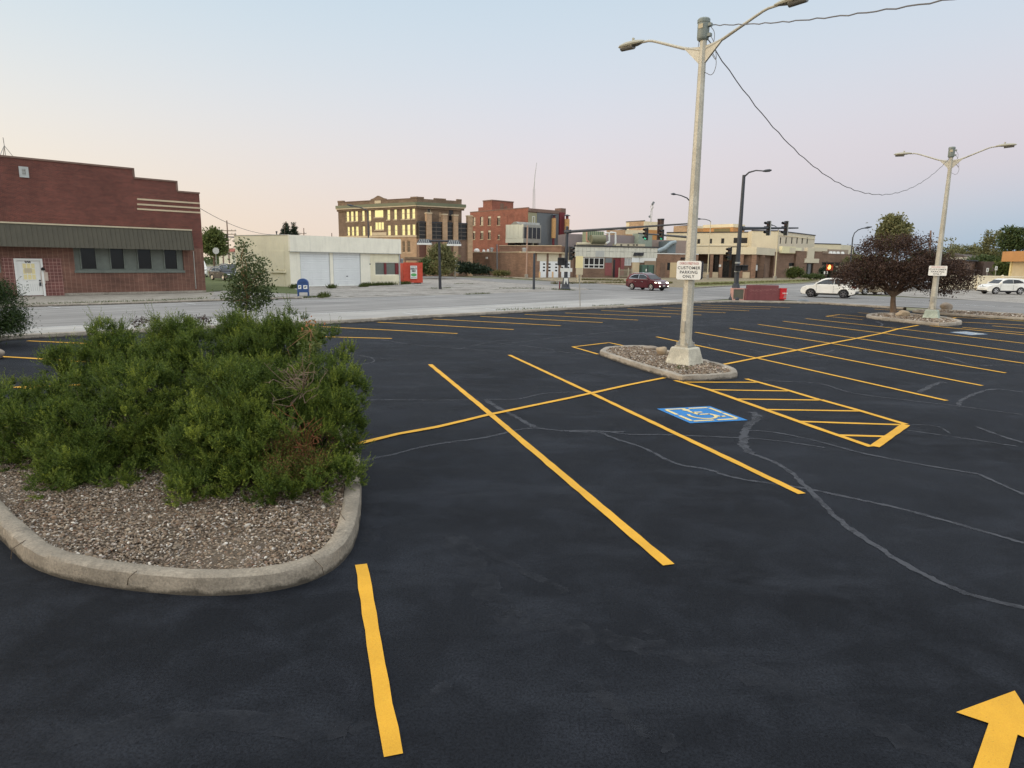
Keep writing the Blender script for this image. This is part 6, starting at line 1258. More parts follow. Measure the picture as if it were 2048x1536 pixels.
for x, y, lab in ((1975, 541, 'small white road sign by the brown shed'), (1992, 537.5, 'white road sign nearest the tan shop')):
    t = plain_pole('traffic_sign', lab, 'sign', x, 551, x, y - 5, .05, .05, M_galv, Y=98); obj('sign_panel', MB().box(yp(x - 2.3, 540, 97.9).x, yp(x + 2.3, 540, 97.9).x, 97.88, 97.92, yp(x, y + 3, 98).z, yp(x, y - 5, 98).z), M_doorw, t); obj('symbol', MB().box(yp(x - .6, 540, 97.85).x, yp(x + .6, 540, 97.85).x, 97.86, 97.878, yp(x, y + 1, 98).z, yp(x, y - 3, 98).z), M_grey, t)
# ================================================================ mailbox
mbp = gp(607, 592.3); t = thing('mailbox', 'blue street mailbox on the pavement before the garage', 'mailbox', mbp, R(12)); M_post = M('mailbox_blue', srgb(38, 72, 124), .08, 2, .4)
s_ = 1.0; mb = MB(); n = 10; w_ = .41; prof = [(-w_, .30), (w_, .30)] + [(w_*math.cos(math.pi*k/n), .98 + .36*math.sin(math.pi*k/n)) for k in range(n + 1)]
N = len(prof); mb.add([(x, -.34, z) for x, z in prof] + [(x, .34, z) for x, z in prof], [tuple(range(N)), tuple(range(2*N - 1, N - 1, -1))] + [(i, N + i, N + (i + 1) % N, (i + 1) % N) for i in range(N)]); obj('body', mb, M_post, t, local=True, bevel=.02)
for x in (-.37, .37):
    for y in (-.3, .3): obj('leg', MB().box(x - .035, x + .035, y - .035, y + .035, 0, .33), M_post, t, local=True)
obj('pull_door', MB().box(-.3, .3, -.37, -.34, 1.0, 1.16).box(-.24, .24, -.41, -.37, 1.1, 1.14), M_post, t, local=True, bevel=.01)
for x0, x1 in ((-.33, -.10), (.05, .34)): d = obj('decal', MB().box(x0, x1, -.352, -.34, .56, .84), M_doorw, t, local=True); obj('emblem', MB().add([(x0 + (x1 - x0)*a, -.356, .56 + .28*c) for a, c in ((.15, .35), (.55, .35), (.9, .72), (.6, .66), (.45, .80), (.35, .62), (.2, .6))], [tuple(range(7))]), M_ink, d, local=True)
obj('side_decal', MB().box(-.418, -.41, -.2, .2, .56, .84), M_doorw, t, local=True)
# ================================================================ maroon sign wall, grey bin box, newspaper box
def c8s(x, y): return (1450 + x/12.047, 560 + y/12.047)
g0 = gp(*c8s(520, 492)); F8 = Fr(g0, g0 + Vector((math.cos(R(2)), math.sin(R(2)), 0))); q8 = lambda x0, y0, x1, y1, d=0.0: (lambda a, c: (a[0], c[0], F8.sz((x0 and c8s(x0, y0)[0]), c8s(x0, y1)[1], d)[1], F8.sz(c8s(x0, y0)[0], c8s(x0, y0)[1], d)[1]))(F8.sz(*c8s(x0, (y0 + y1)/2), d), F8.sz(*c8s(x1, (y0 + y1)/2), d))
M_mar = M('weathered_maroon', srgb(124, 70, 72), .10, 2.2, .8, stain=.35); M_faint = M('worn_letter_paint', srgb(176, 128, 124), .2, 8, .8)
t = thing('sign_wall', 'low stepped maroon sign wall with worn pale lettering', 'sign', F8.o); a = q8(520, 205, 1330, 495); c = q8(565, 122, 1300, 205)
obj('wall', MB().prism([(a[0], 0), (a[1], 0), (a[1], a[3]), (c[1], a[3]), (c[1], c[3]), (c[0], c[3]), (c[0], a[3]), (a[0], a[3])], 0, .5, F8), M_mar, t, bevel=.02); e = q8(470, 210, 519, 495); obj('end_block', MB().box(e[0], e[1] - .003, -.05, .55, 0, e[3], F=F8), M_pink, t)
for tx_, cx_, cy_, sz_ in (('CHURCH', 740, 255, .24), ('STREET', 1010, 245, .22), ('PLAZA', 1190, 235, .22), ('SHOPS', 690, 335, .16), ('PARKING', 1010, 325, .15), ('REAR', 1180, 338, .12)):
    o_ = F8.sz(*c8s(cx_, cy_)); text(t, tx_, lambda x, y, o, o_=o_: F8.w(o_[0] + x, -.004 - o, o_[1] + y), sz_, M_faint, bold=-.006)
t = thing('newspaper_box', 'bright red newspaper box at the end of the maroon sign wall', 'newspaper box', F8.o); a = q8(1335, 210, 1480, 490, -.1); t.location = F8.w((a[0] + a[1])/2, 0, 0)
M_nb = M('newspaper_red', srgb(196, 28, 36), .07, 3, .45); obj('body', MB().box(a[0], a[1], -.12, .42, .12, a[3], F=F8), M_nb, t, bevel=.02); obj('base', MB().box(a[0] + .04, a[1] - .12, -.08, .38, 0, .115, F=F8), M_maroon, t)
tp_ = obj('lid', MB().box(a[0] - .02, a[1] + .02, -.14, .2, a[3] + .004, a[3] + .04, F=F8), M_nb, t); m_ = (a[0] + a[1])/2 + .12
text(t, 'NEWS', lambda x, y, o: F8.w(m_ + x, -.124 - o, a[3]*.62 + y), .15, M_doorw, bold=.004); obj('bell_emblem', MB().add([F8.w(m_ + x, -.124, a[3]*.38 + z) for x, z in ((-.13, -.14), (.13, -.14), (.08, -.02), (.04, .14), (-.04, .14), (-.08, -.02))], [tuple(range(6))]), M_faint, t)
t = thing('cabinet_box', 'olive-fronted box with pink frame left of the maroon sign wall', 'cabinet', F8.o); a = q8(190, 195, 465, 490); t.location = F8.w(a[0], 0, 0); obj('front_panel', MB().box(a[0] + .05, a[1] - .06, .02, .1, .1, a[3] - .1, F=F8), M('olive_panel', srgb(92, 90, 78), .1, 2), t)
obj('frame', MB().box(a[0], a[0] + .05, 0, .6, 0, a[3] - .09, F=F8).box(a[1] - .06, a[1], 0, .6, 0, a[3] - .09, F=F8).box(a[0], a[1], -.01, .62, a[3] - .09, a[3], F=F8).box(a[0] + .05, a[1] - .06, 0.0, .6, 0, .1, F=F8), M('pinkish_frame', srgb(196, 150, 138), .1, 2), t); obj('back_panel', MB().box(a[0] + .05, a[1] - .06, .5, .55, .1, a[3] - .1, F=F8), M_mar, t)
# ================================================================ cars
def car_paint(name, c, metal=.3, rough=.28, coat=.5):
    t = NT(name); t.b.inputs['Coat Weight'].default_value = coat; t.b.inputs['Coat Roughness'].default_value = .05
    a = t.mix(.12, t.ramp(t.noise(1.2, 3), [(.3, mul(c, .92)), (.7, mul(c, 1.06))]), t.ramp(t.noise(60, 3), [(.3, .3), (.7, .8)]), 'OVERLAY')
    return t.done(a, rough, metal)
M_cglass = glassy('car_glass', (.008, .009, .011, 1), .05, .45); M_clear = glassy('front_side_glass', (.035, .04, .045, 1), .05, .6)
M_rim = M('alloy_rim', srgb(196, 196, 196), .05, 5, .3, metal=.7); M_rimd = M('dark_alloy', srgb(96, 96, 100), .1, 5, .4, metal=.6); M_clad = M('black_cladding', (.018, .018, .02, 1), .15, 5, .65)
M_hl = M('headlamp_glass', srgb(214, 214, 210), .05, 9, .08, spec=.9); M_tail = M('tail_lamp', srgb(150, 16, 20), .1, 9, .12); M_chrome = M('chrome', srgb(214, 214, 214), .03, 5, .12, metal=1); M_on = emit('headlamp_on', (1, .93, .75, 1), 4)
def arc(cx_, cz, r, a0, a1, n=9): return [(cx_ + r*math.cos(R(a0 + (a1 - a0)*k/n)), cz + r*math.sin(R(a0 + (a1 - a0)*k/n))) for k in range(n + 1)]
def car(label, loc, rz, paint, L=4.6, W=1.84, H=1.68, wb=2.66, rims=None, clad=True, roofcol=None, rails=True, lit=False, group='cars', chrome=True, plate=True, van=False):
    rims = rims or M_rim; t = thing('car', label, 'car', loc, rz, group); hl, hw = L/2, W/2; rw = .355; k = H/1.68
    xf, xr = wb/2 + .02, -wb/2 + .02; belt = 1.10*k; gc = .26
    prof = [(-hl + .06, .38), (-hl, .55), (-hl + .02, .80), (-hl + .04, 1.02*k), (-hl + .10, belt + .03), (-hl*.4, belt + .01), (hl - 1.36, belt - .01), (hl - 1.0, 1.055*k), (hl - .5, .99*k), (hl - .16, .86*k), (hl - .02, .70), (hl, .50), (hl - .05, .33), (hl - .3, gc)]
    if van: prof = [(-hl + .03, .35), (-hl, .6), (-hl, 1.0*k), (hl - 1.3, 1.0*k), (hl - .4, .9*k), (hl, .72), (hl, .45), (hl - .2, gc)]
    prof += arc(xf, .34, .40, -12, 192) + arc(xr, .34, .40, -12, 192) + [(-hl + .3, gc + .04)]
    def wid(x, z):
        e = max(0, abs(x) - hl + .75)/.75; w_ = hw*(1 - .16*e**2)
        if z > belt - .02: w_ -= (z - belt + .02)*.36
        elif z < .5: w_ -= (.5 - z)*.12
        return w_
    n = len(prof); mb = MB(); vs = [(x, wid(x, z), z) for x, z in prof] + [(x, -wid(x, z), z) for x, z in prof]
    mb.add(vs, [tuple(range(n)), tuple(range(2*n - 1, n - 1, -1))] + [(i, (i + 1) % n, n + (i + 1) % n, n + i) for i in range(n)])
    body = obj('body', mb, paint, t, bevel=.045, local=True, seg=3); bm = bmesh.new(); bm.from_mesh(body.data); bmesh.ops.triangulate(bm, faces=[f for f in bm.faces if len(f.verts) > 8]); bm.to_mesh(body.data); bm.free()
    top = [(-hl + .14, belt), (-hl + .30, 1.40*k), (-hl + .48, 1.58*k), (-hl + .95, 1.655*k), (-.25, 1.68*k), (.25, 1.635*k), (.58, 1.52*k), (hl - 1.08, belt - .04)]
    if van: top = [(-hl + .02, 1.0*k), (-hl + .06, 1.6*k), (-hl + .3, 1.68*k), (hl - 1.7, 1.68*k), (hl - 1.2, 1.5*k), (hl - .8, .96*k)]
    n = len(top); mb = MB(); g = lambda x, z: (hw - .03) - max(0, z - belt)*.40 - (.05 if x < -hl + .4 else 0)
    mb.add([(x, g(x, z), z) for x, z in top] + [(x, -g(x, z), z) for x, z in top], [tuple(range(n)), tuple(range(2*n - 1, n - 1, -1))] + [(i, (i + 1) % n, n + (i + 1) % n, n + i) for i in range(n)])
    obj('roof', mb, roofcol or paint, t, bevel=.05, local=True, seg=3)
    def pane(nm, poly, m_, o=.012):
        N = len(poly)
        for s_ in (1, -1):
            mb = MB(); mb.add([(x, s_*(g(x, z) + o), z) for x, z in poly] + [(x, s_*(g(x, z) - .02), z) for x, z in poly], [tuple(range(N))] + [(i, (i + 1) % N, N + (i + 1) % N, N + i) for i in range(N)]); obj(nm, mb, m_, t, local=True)
    zb_ = belt + .05
    if not van:
        pane('rear_side_window', [(-hl + .62, zb_ + .06), (-hl + .78, 1.36*k), (-hl + 1.15, 1.52*k), (-.52, 1.56*k), (-.52, zb_)], M_cglass); pane('side_window', [(-.46, zb_), (-.46, 1.56*k), (.02, 1.56*k), (.42, 1.46*k), (.92, zb_ + .05), (.85, zb_)], M_clear)
        if chrome: pane('window_trim', [(-hl + .56, zb_ - .02), (-hl + .72, 1.39*k), (-hl + 1.12, 1.56*k), (-.1, 1.60*k), (.42, 1.50*k), (1.0, zb_ - .02)], M_chrome, .004)
        def slab(nm, pts, wfr, o):
            (x0, z0), (x1, z1) = pts; w0, w1 = g(x0, z0)*wfr, g(x1, z1)*wfr; d = Vector((x1 - x0, 0, z1 - z0)).normalized(); nn = Vector((d.z, 0, -d.x))*o; a = [Vector((x0, w0, z0)), Vector((x0, -w0, z0)), Vector((x1, -w1, z1)), Vector((x1, w1, z1))]
            return obj(nm, MB().hexa([p_ - nn*.5 for p_ in a] + [p_ + nn for p_ in a]), M_cglass, t, local=True)
        slab('windscreen', ((hl - 1.17, belt + .02), (.60, 1.50*k)), .90, .022); slab('rear_window', ((-hl + .18, belt + .08), (-hl + .31, 1.40*k)), .84, -.022)
        mb = MB()
        for x in (-.49, .93 - .02): mb.box(x - .006, x + .006, hw - .004, hw + .004, .42, belt - .06).box(x - .006, x + .006, -hw - .004, -hw + .004, .42, belt - .06)
        obj('door_gaps', mb, M_clad, t, local=True)
        for x in (-.62 + .0, .33): obj('door_handle', MB().box(x - .30, x - .08, hw - .01, hw + .025, .84*k, .875*k).box(x - .30, x - .08, -hw - .025, -hw + .01, .84*k, .875*k), M_chrome if chrome else paint, t, local=True)
        for s_ in (1, -1): obj('mirror', MB().hexa([(.86, s_*(hw - .12), belt), (1.02, s_*(hw - .12), belt), (.98, s_*(hw + .14), belt + .03), (.84, s_*(hw + .14), belt + .03), (.86, s_*(hw - .06), belt + .14), (1.0, s_*(hw - .06), belt + .13), (.96, s_*(hw + .14), belt + .19), (.85, s_*(hw + .14), belt + .19)]), paint, t, bevel=.02, local=True)
        if rails:
            for s_ in (1, -1): obj('roof_rail', MB().tube([(-hl + .75, s_*.56, 1.62*k), (-hl + .95, s_*.575, 1.70*k), (-.2, s_*.575, 1.73*k), (.1, s_*.56, 1.67*k)], .022, 6), M_chrome if chrome else M_clad, t, local=True)
    else:
        pane('side_window', [(.75, zb_), (.75, 1.5*k), (hl - 1.35, 1.45*k), (hl - .95, zb_)], M_cglass)
    for x, s_ in ((xf, 1), (xf, -1), (xr, 1), (xr, -1)):
        Mx = Matrix.Translation((x, s_*(hw - .115), rw)) @ Matrix.Rotation(R(-90*s_), 4, 'X')
        w = obj('wheel', MB().lathe([(.20, -.10), (rw - .02, -.10), (rw, -.06), (rw, .07), (rw - .03, .11), (rw - .09, .115), (.2, .06)], 24, Mx), M_rubber, t, smooth=True, local=True)
        mb = MB().lathe([(.245, .085), (.252, .118), (.232, .122), (.222, .09)], 24, Mx, cap=False)
        for j in range(5):
            a = R(72*j + 18); mb.hexa([Mx @ Vector((r_*math.cos(a) - u*math.sin(a), r_*math.sin(a) + u*math.cos(a), z)) for z in (.09, .112) for r_, u in ((.03, -.045), (.24, -.036), (.24, .036), (.03, .045))])
        mb.lathe([(.06, .09), (.06, .12), (.03, .125)], 10, Mx); obj('rim', mb, rims, w, local=True)
    # wheel wells, cladding, bumpers
    obj('underbody', MB().box(-hl + .25, hl - .25, -hw + .26, hw - .26, .24, .62), M_clad, t, local=True)
    if clad:
        mb = MB()
        for s_ in (1, -1):
            mb.hexa([(xr + .42, s_*(hw - .05), .24), (xf - .42, s_*(hw - .05), .24), (xf - .42, s_*(hw + .012), .24), (xr + .42, s_*(hw + .012), .24), (xr + .40, s_*(hw - .05), .40), (xf - .40, s_*(hw - .05), .40), (xf - .40, s_*(hw + .012), .40), (xr + .40, s_*(hw + .012), .40)])
            for xc in (xf, xr):
                A, B_ = arc(xc, .34, .40, 0, 180, 10), arc(xc, .34, .455, 0, 180, 10); m_ = len(A)
                mb.add([(x, s_*(wid(x, z) + .012), z) for x, z in A] + [(x, s_*(wid(x, z) + .010), z) for x, z in B_] + [(x, s_*(wid(x, z) - .06), z) for x, z in A], [(i, i + 1, m_ + i + 1, m_ + i) for i in range(m_ - 1)] + [(i, i + 1, 2*m_ + i + 1, 2*m_ + i) for i in range(m_ - 1)])
        obj('cladding', mb, M_clad, t, local=True)
    FZ = [(.30, hl - .06), (.5, hl), (.70, hl - .02), (.86*k, hl - .16), (.99*k, hl - .5)]; RZ = [(.38, hl - .06), (.55, hl), (.80, hl - .02), (1.02*k, hl - .04), (belt + .03, hl - .10)]
    def X(z, back):
        A = RZ if back else FZ
        for (z0, x0), (z1, x1) in zip(A, A[1:]):
            if z <= z1: return x0 + (x1 - x0)*(z - z0)/(z1 - z0)
        return A[-1][1]
    def fr_(nm, y0, y1, z0, z1, m_, o=.012, back=False):
        sg = -1 if back else 1; a0, a1 = sg*(X(z0, back) + o), sg*(X(z1, back) + o); i_ = sg*.09
        return obj(nm, MB().hexa([(a0, y0, z0), (a0, y1, z0), (a0 - i_, y1, z0), (a0 - i_, y0, z0), (a1, y0, z1), (a1, y1, z1), (a1 - i_, y1, z1), (a1 - i_, y0, z1)]), m_, t, local=True)
    def wrap(nm, s_, yin, xb, z0, z1, m_, back=False, o=.014, drop=0.0):
        sg = -1 if back else 1; vs = []
        for z, top in ((z0, 0), (z1, 1)):
            x = X(z, back) + o; zc = z - (drop if not top else 0); w1 = wid(hl - xb, .8)
            vs += [(sg*x, s_*yin, z), (sg*(x - .015), s_*(hw*.84 + .012), z), (sg*(hl - xb), s_*(w1 + .014), z1 if top else z1 - (z1 - z0)*.55), (sg*(x - .1), s_*yin, z), (sg*(x - .1), s_*(hw*.84 - .06), z), (sg*(hl - xb), s_*(w1 - .06), z1 if top else z1 - (z1 - z0)*.55)]
        return obj(nm, MB().add(vs, [(0, 1, 7, 6), (1, 2, 8, 7), (6, 7, 10, 9), (7, 8, 11, 10), (0, 3, 4, 1), (1, 4, 5, 2), (0, 6, 9, 3), (2, 5, 11, 8), (3, 9, 10, 4), (4, 10, 11, 5)]), m_, t, local=True)
    for s_ in (1, -1):
        wrap('headlight', s_, hw*.46, .48, .72*k, .85*k, M_on if lit else M_hl); wrap('tail_light', s_, hw*.48, .34, .84*k, 1.0*k, M_tail, True)
        fr_('fog_light', s_*hw*.62, s_*hw*.76, .44, .52, M_on if lit else M_hl, .016)
    fr_('grille', -hw*.46, hw*.46, .60, .80*k, M_clad, .008); fr_('grille_bar', -hw*.44, hw*.44, .75*k, .775*k, M_chrome, .02); fr_('lower_bumper', -hw*.8, hw*.8, .28, .42, M_clad, .010); fr_('rear_bumper', -hw*.84, hw*.84, .36, .60, M_clad if clad else paint, .015, True)
    if plate: fr_('number_plate', -.16, .16, .47, .57, M_plate, .024); fr_('number_plate', -.16, .16, .70, .80, M_plate, .016, True)
    return t
def at_car(x0, y0, x1, y1, back=False):
    a, c = gp(x0, y0), gp(x1, y1); return a, c
def place_from_wheels(front, rear, W, side):
    """front and rear near-wheel contact points on the ground give heading and centre; side=+1 when the near wheels are the car's left"""
    f, r_ = Vector(front), Vector(rear); d = (f - r_); d.z = 0; d.normalize(); s = Vector((-d.y, d.x, 0))
    c = (f + r_)/2 - s*side*(W/2 - .12); return Vector((c.x, c.y, 0)), math.atan2(d.y, d.x)
P_mar = car_paint('maroon_metallic', srgb(84, 20, 32)); P_wht = car_paint('white_car_paint', srgb(232, 230, 222), 0, .3); P_blk = car_paint('black_blue_metallic', srgb(26, 29, 38), 0, .5, .08); P_sil = car_paint('silver_metallic', srgb(176, 180, 184), .7); P_gld = car_paint('champagne_metallic', srgb(160, 146, 122), .5); P_blk2 = car_paint('black_car_paint', srgb(22, 22, 26), 0, .5, .08)
r_ = gp(1262.5, 578.8); f_ = gp(1304.5, 581.8); mid = (f_ + r_)/2; d = Vector((.60, -.80, 0)); f2, r2 = mid + d*1.33, mid - d*1.33; c, a = place_from_wheels(f2, r2, 1.87, -1); car('maroon SUV crossing the side street with headlights on', c, a, P_mar, 4.7, 1.87, 1.78, 2.70, lit=True, clad=False)
f_, r_ = gp(1624, 594.0), gp(1684, 596.8); mid = (f_ + r_)/2; d = Vector((-.80, .60, 0)); c, a = place_from_wheels(mid + d*1.33, mid - d*1.33, 1.84, 1); car('white SUV with black wheels waiting beside the purple tree', c, a, P_wht, 4.55, 1.84, 1.74, 2.68, M_rimd, True, chrome=False)
f_, r_ = gp(1990, 588.5), gp(2046, 590.5); mid = (f_ + r_)/2; d = Vector((-.985, -.02, 0)).normalized(); mid = gp(1990, 588.5) - d*1.33; c, a = place_from_wheels(mid + d*1.33, mid - d*1.33, 1.82, 1); car('white SUV with bright rims parked by the cream fence', c, a, P_wht, 4.55, 1.82, 1.70, 2.66, M_rim, True, rails=False, chrome=False)
f_ = gp(1773, 589.5); d = Vector((.97, .25, 0)).normalized(); mid = f_ - d*1.35; c, a = place_from_wheels(mid + d*1.35, mid - d*1.35, 1.82, -1); car('champagne car mostly hidden behind the purple tree', c, a, P_gld, 4.7, 1.82, 1.50, 2.7, M_rim, False, rails=False, group='cars parked behind the purple tree')
c = yp(1816, 578, 82); car('silver car seen under the purple tree branches', Vector((c.x, 82, 0)), R(160), P_sil, 4.6, 1.82, 1.55, 2.68, M_rim, False, rails=False, group='cars parked behind the purple tree')
c = yp(1838, 576, 90); car('dark car in the deep shade behind the purple tree', Vector((c.x, 90, 0)), R(165), P_blk2, 4.6, 1.84, 1.6, 2.68, M_rim, True, rails=False, group='cars parked behind the purple tree')
# left: dark SUVs and a white van on the lawn's far side
f_, r_ = gp(441, 549.8), gp(418.8, 550.0); Y = 88.0; x0 = yp(447, 540, Y).x; car('black SUV nosing out beside the brick shop', Vector((x0, Y, 0)), R(-38), P_blk, 4.7, 1.86, 1.72, 2.72, M_rim, True, group='vehicles parked behind the brick shop')
car('second dark SUV behind the first, only its roof showing', Vector((yp(461, 540, 99).x, 99, 0)), R(-38), P_blk2, 4.9, 1.9, 2.05, 2.8, M_rim, True, group='vehicles parked behind the brick shop')
car('white panel van half hidden by the brick shop corner', Vector((yp(400, 540, 103).x, 103, 0)), R(-65), P_wht, 5.4, 2.0, 2.5, 3.2, M_rimd, False, group='vehicles parked behind the brick shop', van=True)
# ================================================================ foliage
def leaf_mat(name, cols, tipc=None, trans=.25, rough=.6):
    t = NT(name); g = t.new('ShaderNodeNewGeometry'); at = t.new('ShaderNodeAttribute', attribute_name='tint')
    a = t.ramp(g.outputs['Random Per Island'], cols)
    a = t.mix(t.ramp(t.noise(2.2, 4), [(.35, 0.0), (.65, .45)]), a, t.mix(.5, a, cols[-1][1]))
    if tipc: a = t.mix(at.outputs['Fac'], a, tipc)
    t.done(a, rough, 0, .3)
    tr = t.new('ShaderNodeBsdfTranslucent'); t.l(a, tr.inputs['Color']); mx = t.new('ShaderNodeMixShader'); mx.inputs[0].default_value = trans
    t.l(t.b.outputs[0], mx.inputs[1]); t.l(tr.outputs[0], mx.inputs[2]); t.l(mx.outputs[0], t.n['Material Output'].inputs[0])
    return t.m
def norm(a): return a/np.maximum(np.linalg.norm(a, axis=-1, keepdims=True), 1e-9)
def leaves(name, P_, D, L, W_, mat, parent, tint=None, droop=.0):
    """one rhombic folded leaf per point: P_ base, D direction, L length, W_ width"""
    n = len(P_); D = norm(D); r = norm(rng.normal(size=(n, 3))); s = norm(np.cross(D, r)); u = np.cross(s, D)
    L = np.broadcast_to(L, n)[:, None]; W_ = np.broadcast_to(W_, n)[:, None]
    mid = P_ + D*L*.45 + u*L*.06; V_ = np.stack([P_, mid + s*W_*.5, P_ + D*L, mid - s*W_*.5], 1).reshape(-1, 3)
    F_ = (np.arange(n)*4)[:, None] + np.array([[0, 1, 2, 3]])
    return npmesh(name, V_, F_, mat, parent, tint=None if tint is None else np.repeat(tint, 4))
def lobes_points(lobes, n, shell=.55):
    """random points in a union of ellipsoids, weighted to their shells; returns points, outward dirs"""
    w = np.array([l[1]*l[2]*l[3] for l in lobes])**(2/3); k = rng.choice(len(lobes), n, p=w/w.sum())
    C = np.array([l[0] for l in lobes])[k]; Rr = np.array([l[1:4] for l in lobes])[k]
    d = norm(rng.normal(size=(n, 3))); rad = shell + (1 - shell)*rng.random(n)**.5
    return C + d*Rr*rad[:, None], d
M_bark = M('grey_brown_bark', srgb(112, 94, 78), .25, 6, .9, bump=.6); M_bark2 = M('ochre_bark', srgb(150, 116, 82), .2, 6, .9, bump=.5); M_twig = M('dead_twig', srgb(122, 104, 88), .2, 8, .9)
M_stem = M('dark_stem', srgb(84, 70, 58), .2, 8, .9)
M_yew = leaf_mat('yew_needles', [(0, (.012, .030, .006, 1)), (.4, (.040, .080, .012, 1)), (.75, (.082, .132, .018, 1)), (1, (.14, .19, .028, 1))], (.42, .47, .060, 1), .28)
M_dyew = leaf_mat('dark_shrub_needles', [(0, (.010, .022, .006, 1)), (.5, (.024, .050, .011, 1)), (1, (.055, .085, .018, 1))], None, .2)
M_browny = leaf_mat('scorched_needles', [(0, (.10, .045, .018, 1)), (.5, (.16, .07, .028, 1)), (1, (.22, .11, .05, 1))], None, .2)
def limb_tree(t, base, segs, r0, mat, name='trunk'):
    mb = MB()
    for pts, ra in segs: mb.tube(pts, ra, 7)
    return obj(name, mb, mat, t, smooth=True)
def yew(name, label, lobes, n_sub, seed, brown=None, hole=None, tufts_per=9, shoots=7, q=22):
    """needled shrub: lobes carry smaller clumps, clumps carry tufts, a tuft is a handful of bottle-brush shoots"""
    global rng; rng = np.random.default_rng(seed)
    c0 = np.mean([l[0] for l in lobes], axis=0); t = thing(name, label, 'shrub', (float(c0[0]), float(c0[1]), .1), 0, 'needled evergreen shrubs')
    w = np.array([l[1]*l[2]*l[3] for l in lobes])**(2/3); k = rng.choice(len(lobes), n_sub, p=w/w.sum())
    C = np.array([l[0] for l in lobes])[k]; Rr = np.array([l[1:4] for l in lobes])[k]; d = norm(rng.normal(size=(n_sub, 3))); d[:, 1] -= .25; d = norm(d)
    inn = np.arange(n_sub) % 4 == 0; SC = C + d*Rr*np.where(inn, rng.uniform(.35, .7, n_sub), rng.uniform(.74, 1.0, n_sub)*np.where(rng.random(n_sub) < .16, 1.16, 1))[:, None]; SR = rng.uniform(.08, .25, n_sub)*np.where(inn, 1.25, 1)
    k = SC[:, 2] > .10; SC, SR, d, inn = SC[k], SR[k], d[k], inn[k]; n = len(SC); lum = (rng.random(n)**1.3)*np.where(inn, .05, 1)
    td = norm(rng.normal(size=(n, tufts_per, 3)) + d[:, None]*.75 + np.array([0, 0, .45]))
    TP = SC[:, None] + td*(SR[:, None, None])*rng.uniform(.55, 1.0, (n, tufts_per, 1))*np.array([1, 1, .9])
    big = rng.random((n, tufts_per)) < .13
    ta = norm(td*.75 + np.array([0, 0, .62]) + rng.normal(size=td.shape)*.22)
    sd = norm(ta[:, :, None]*1.15 + rng.normal(size=(n, tufts_per, shoots, 3))*np.where(big, .3, .55)[..., None, None])
    sl = rng.uniform(.07, .14, (n, tufts_per, shoots))*np.where(big, rng.uniform(1.7, 2.6, big.shape), 1.0)[..., None]
    v = (np.arange(q) + .5)/q
    sb = TP[:, :, None] + sd*.01
    cur = np.array([0, 0, .03])
    npn = sb[:, :, :, None] + sd[:, :, :, None]*(sl[..., None]*v)[..., None] + cur*(v**2)[:, None]
    rd = rng.normal(size=npn.shape); ax = sd[:, :, :, None]; rd -= ax*(rd*ax).sum(-1, keepdims=True); nd = norm(norm(rd) + ax*(.55 + .9*v**2)[:, None])
    NP, ND = npn.reshape(-1, 3), nd.reshape(-1, 3)
    lf = np.broadcast_to((1 - .45*v**3), npn.shape[:-1]).reshape(-1)
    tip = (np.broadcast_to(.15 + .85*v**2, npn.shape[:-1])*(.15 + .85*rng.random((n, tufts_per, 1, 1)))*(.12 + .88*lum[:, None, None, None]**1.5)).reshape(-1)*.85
    NP[:, 2] = np.maximum(NP[:, 2], .125)
    L = rng.uniform(.020, .032, len(NP))*lf; Wd = rng.uniform(.007, .0115, len(NP))
    if hole is not None:
        kk = ~hole(NP); NP, ND, tip, L, Wd = NP[kk], ND[kk], tip[kk], L[kk], Wd[kk]
    if brown is not None:
        bc, br = brown; ds = np.linalg.norm((NP - bc)/br, axis=1); bm_ = (ds < 1) & (rng.random(len(NP)) < .95 - .5*ds)
        th = bm_ & (rng.random(len(NP)) < .4)
        leaves('scorched_foliage', NP[th], ND[th], L[th], Wd[th]*.9, M_browny, t); kk = ~bm_; NP, ND, tip, L, Wd = NP[kk], ND[kk], tip[kk], L[kk], Wd[kk]
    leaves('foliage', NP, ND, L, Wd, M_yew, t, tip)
    mb = MB(); r = random.Random(seed)
    for i in range(0, n, 3):
        e = Vector(SC[i]); e.z = max(e.z, .22); b_ = Vector((c0[0] + r.uniform(-.3, .3), c0[1] + r.uniform(-.3, .3), .08)); m1 = b_.lerp(e, .45) + Vector((r.uniform(-.1, .1), r.uniform(-.1, .1), -.1*(e.z > .6)))
        m1.z = max(m1.z, .14); mb.tube([b_, m1, b_.lerp(e, .75) + Vector((r.uniform(-.06, .06),)*3), e], [.02, .012, .008, .003], 5)
    obj('stems', mb, M_stem, t, smooth=True)
    return t
def LB(*a):   # lobes given as (px, py, depth, rx_px, rz_px, depth radius)
    out = []
    for px, py, Y, rx, rz, ry in a: p_ = yp(px, py, Y); k = Y/FPX; rx, rz, ry = max(rx - 15, rx*.6), max(rz - 14, rz*.6), max(ry - .08, ry*.6); out.append(((p_.x, p_.y, p_.z), rx*k, ry, rz*k))
    return out
right = LB((560, 870, 7.9, 150, 120, .85), (445, 905, 7.6, 110, 105, .7), (660, 880, 8.0, 52, 110, .55), (640, 790, 8.3, 72, 70, .6), (470, 780, 8.3, 105, 65, .6), (560, 985, 7.15, 125, 70, .5), (425, 1000, 7.0, 92, 50, .45), (655, 975, 7.3, 60, 60, .42), (500, 900, 7.4, 110, 60, .45), (560, 790, 8.5, 90, 60, .6), (692, 800, 8.2, 44, 60, .35), (700, 870, 7.9, 36, 70, .35))
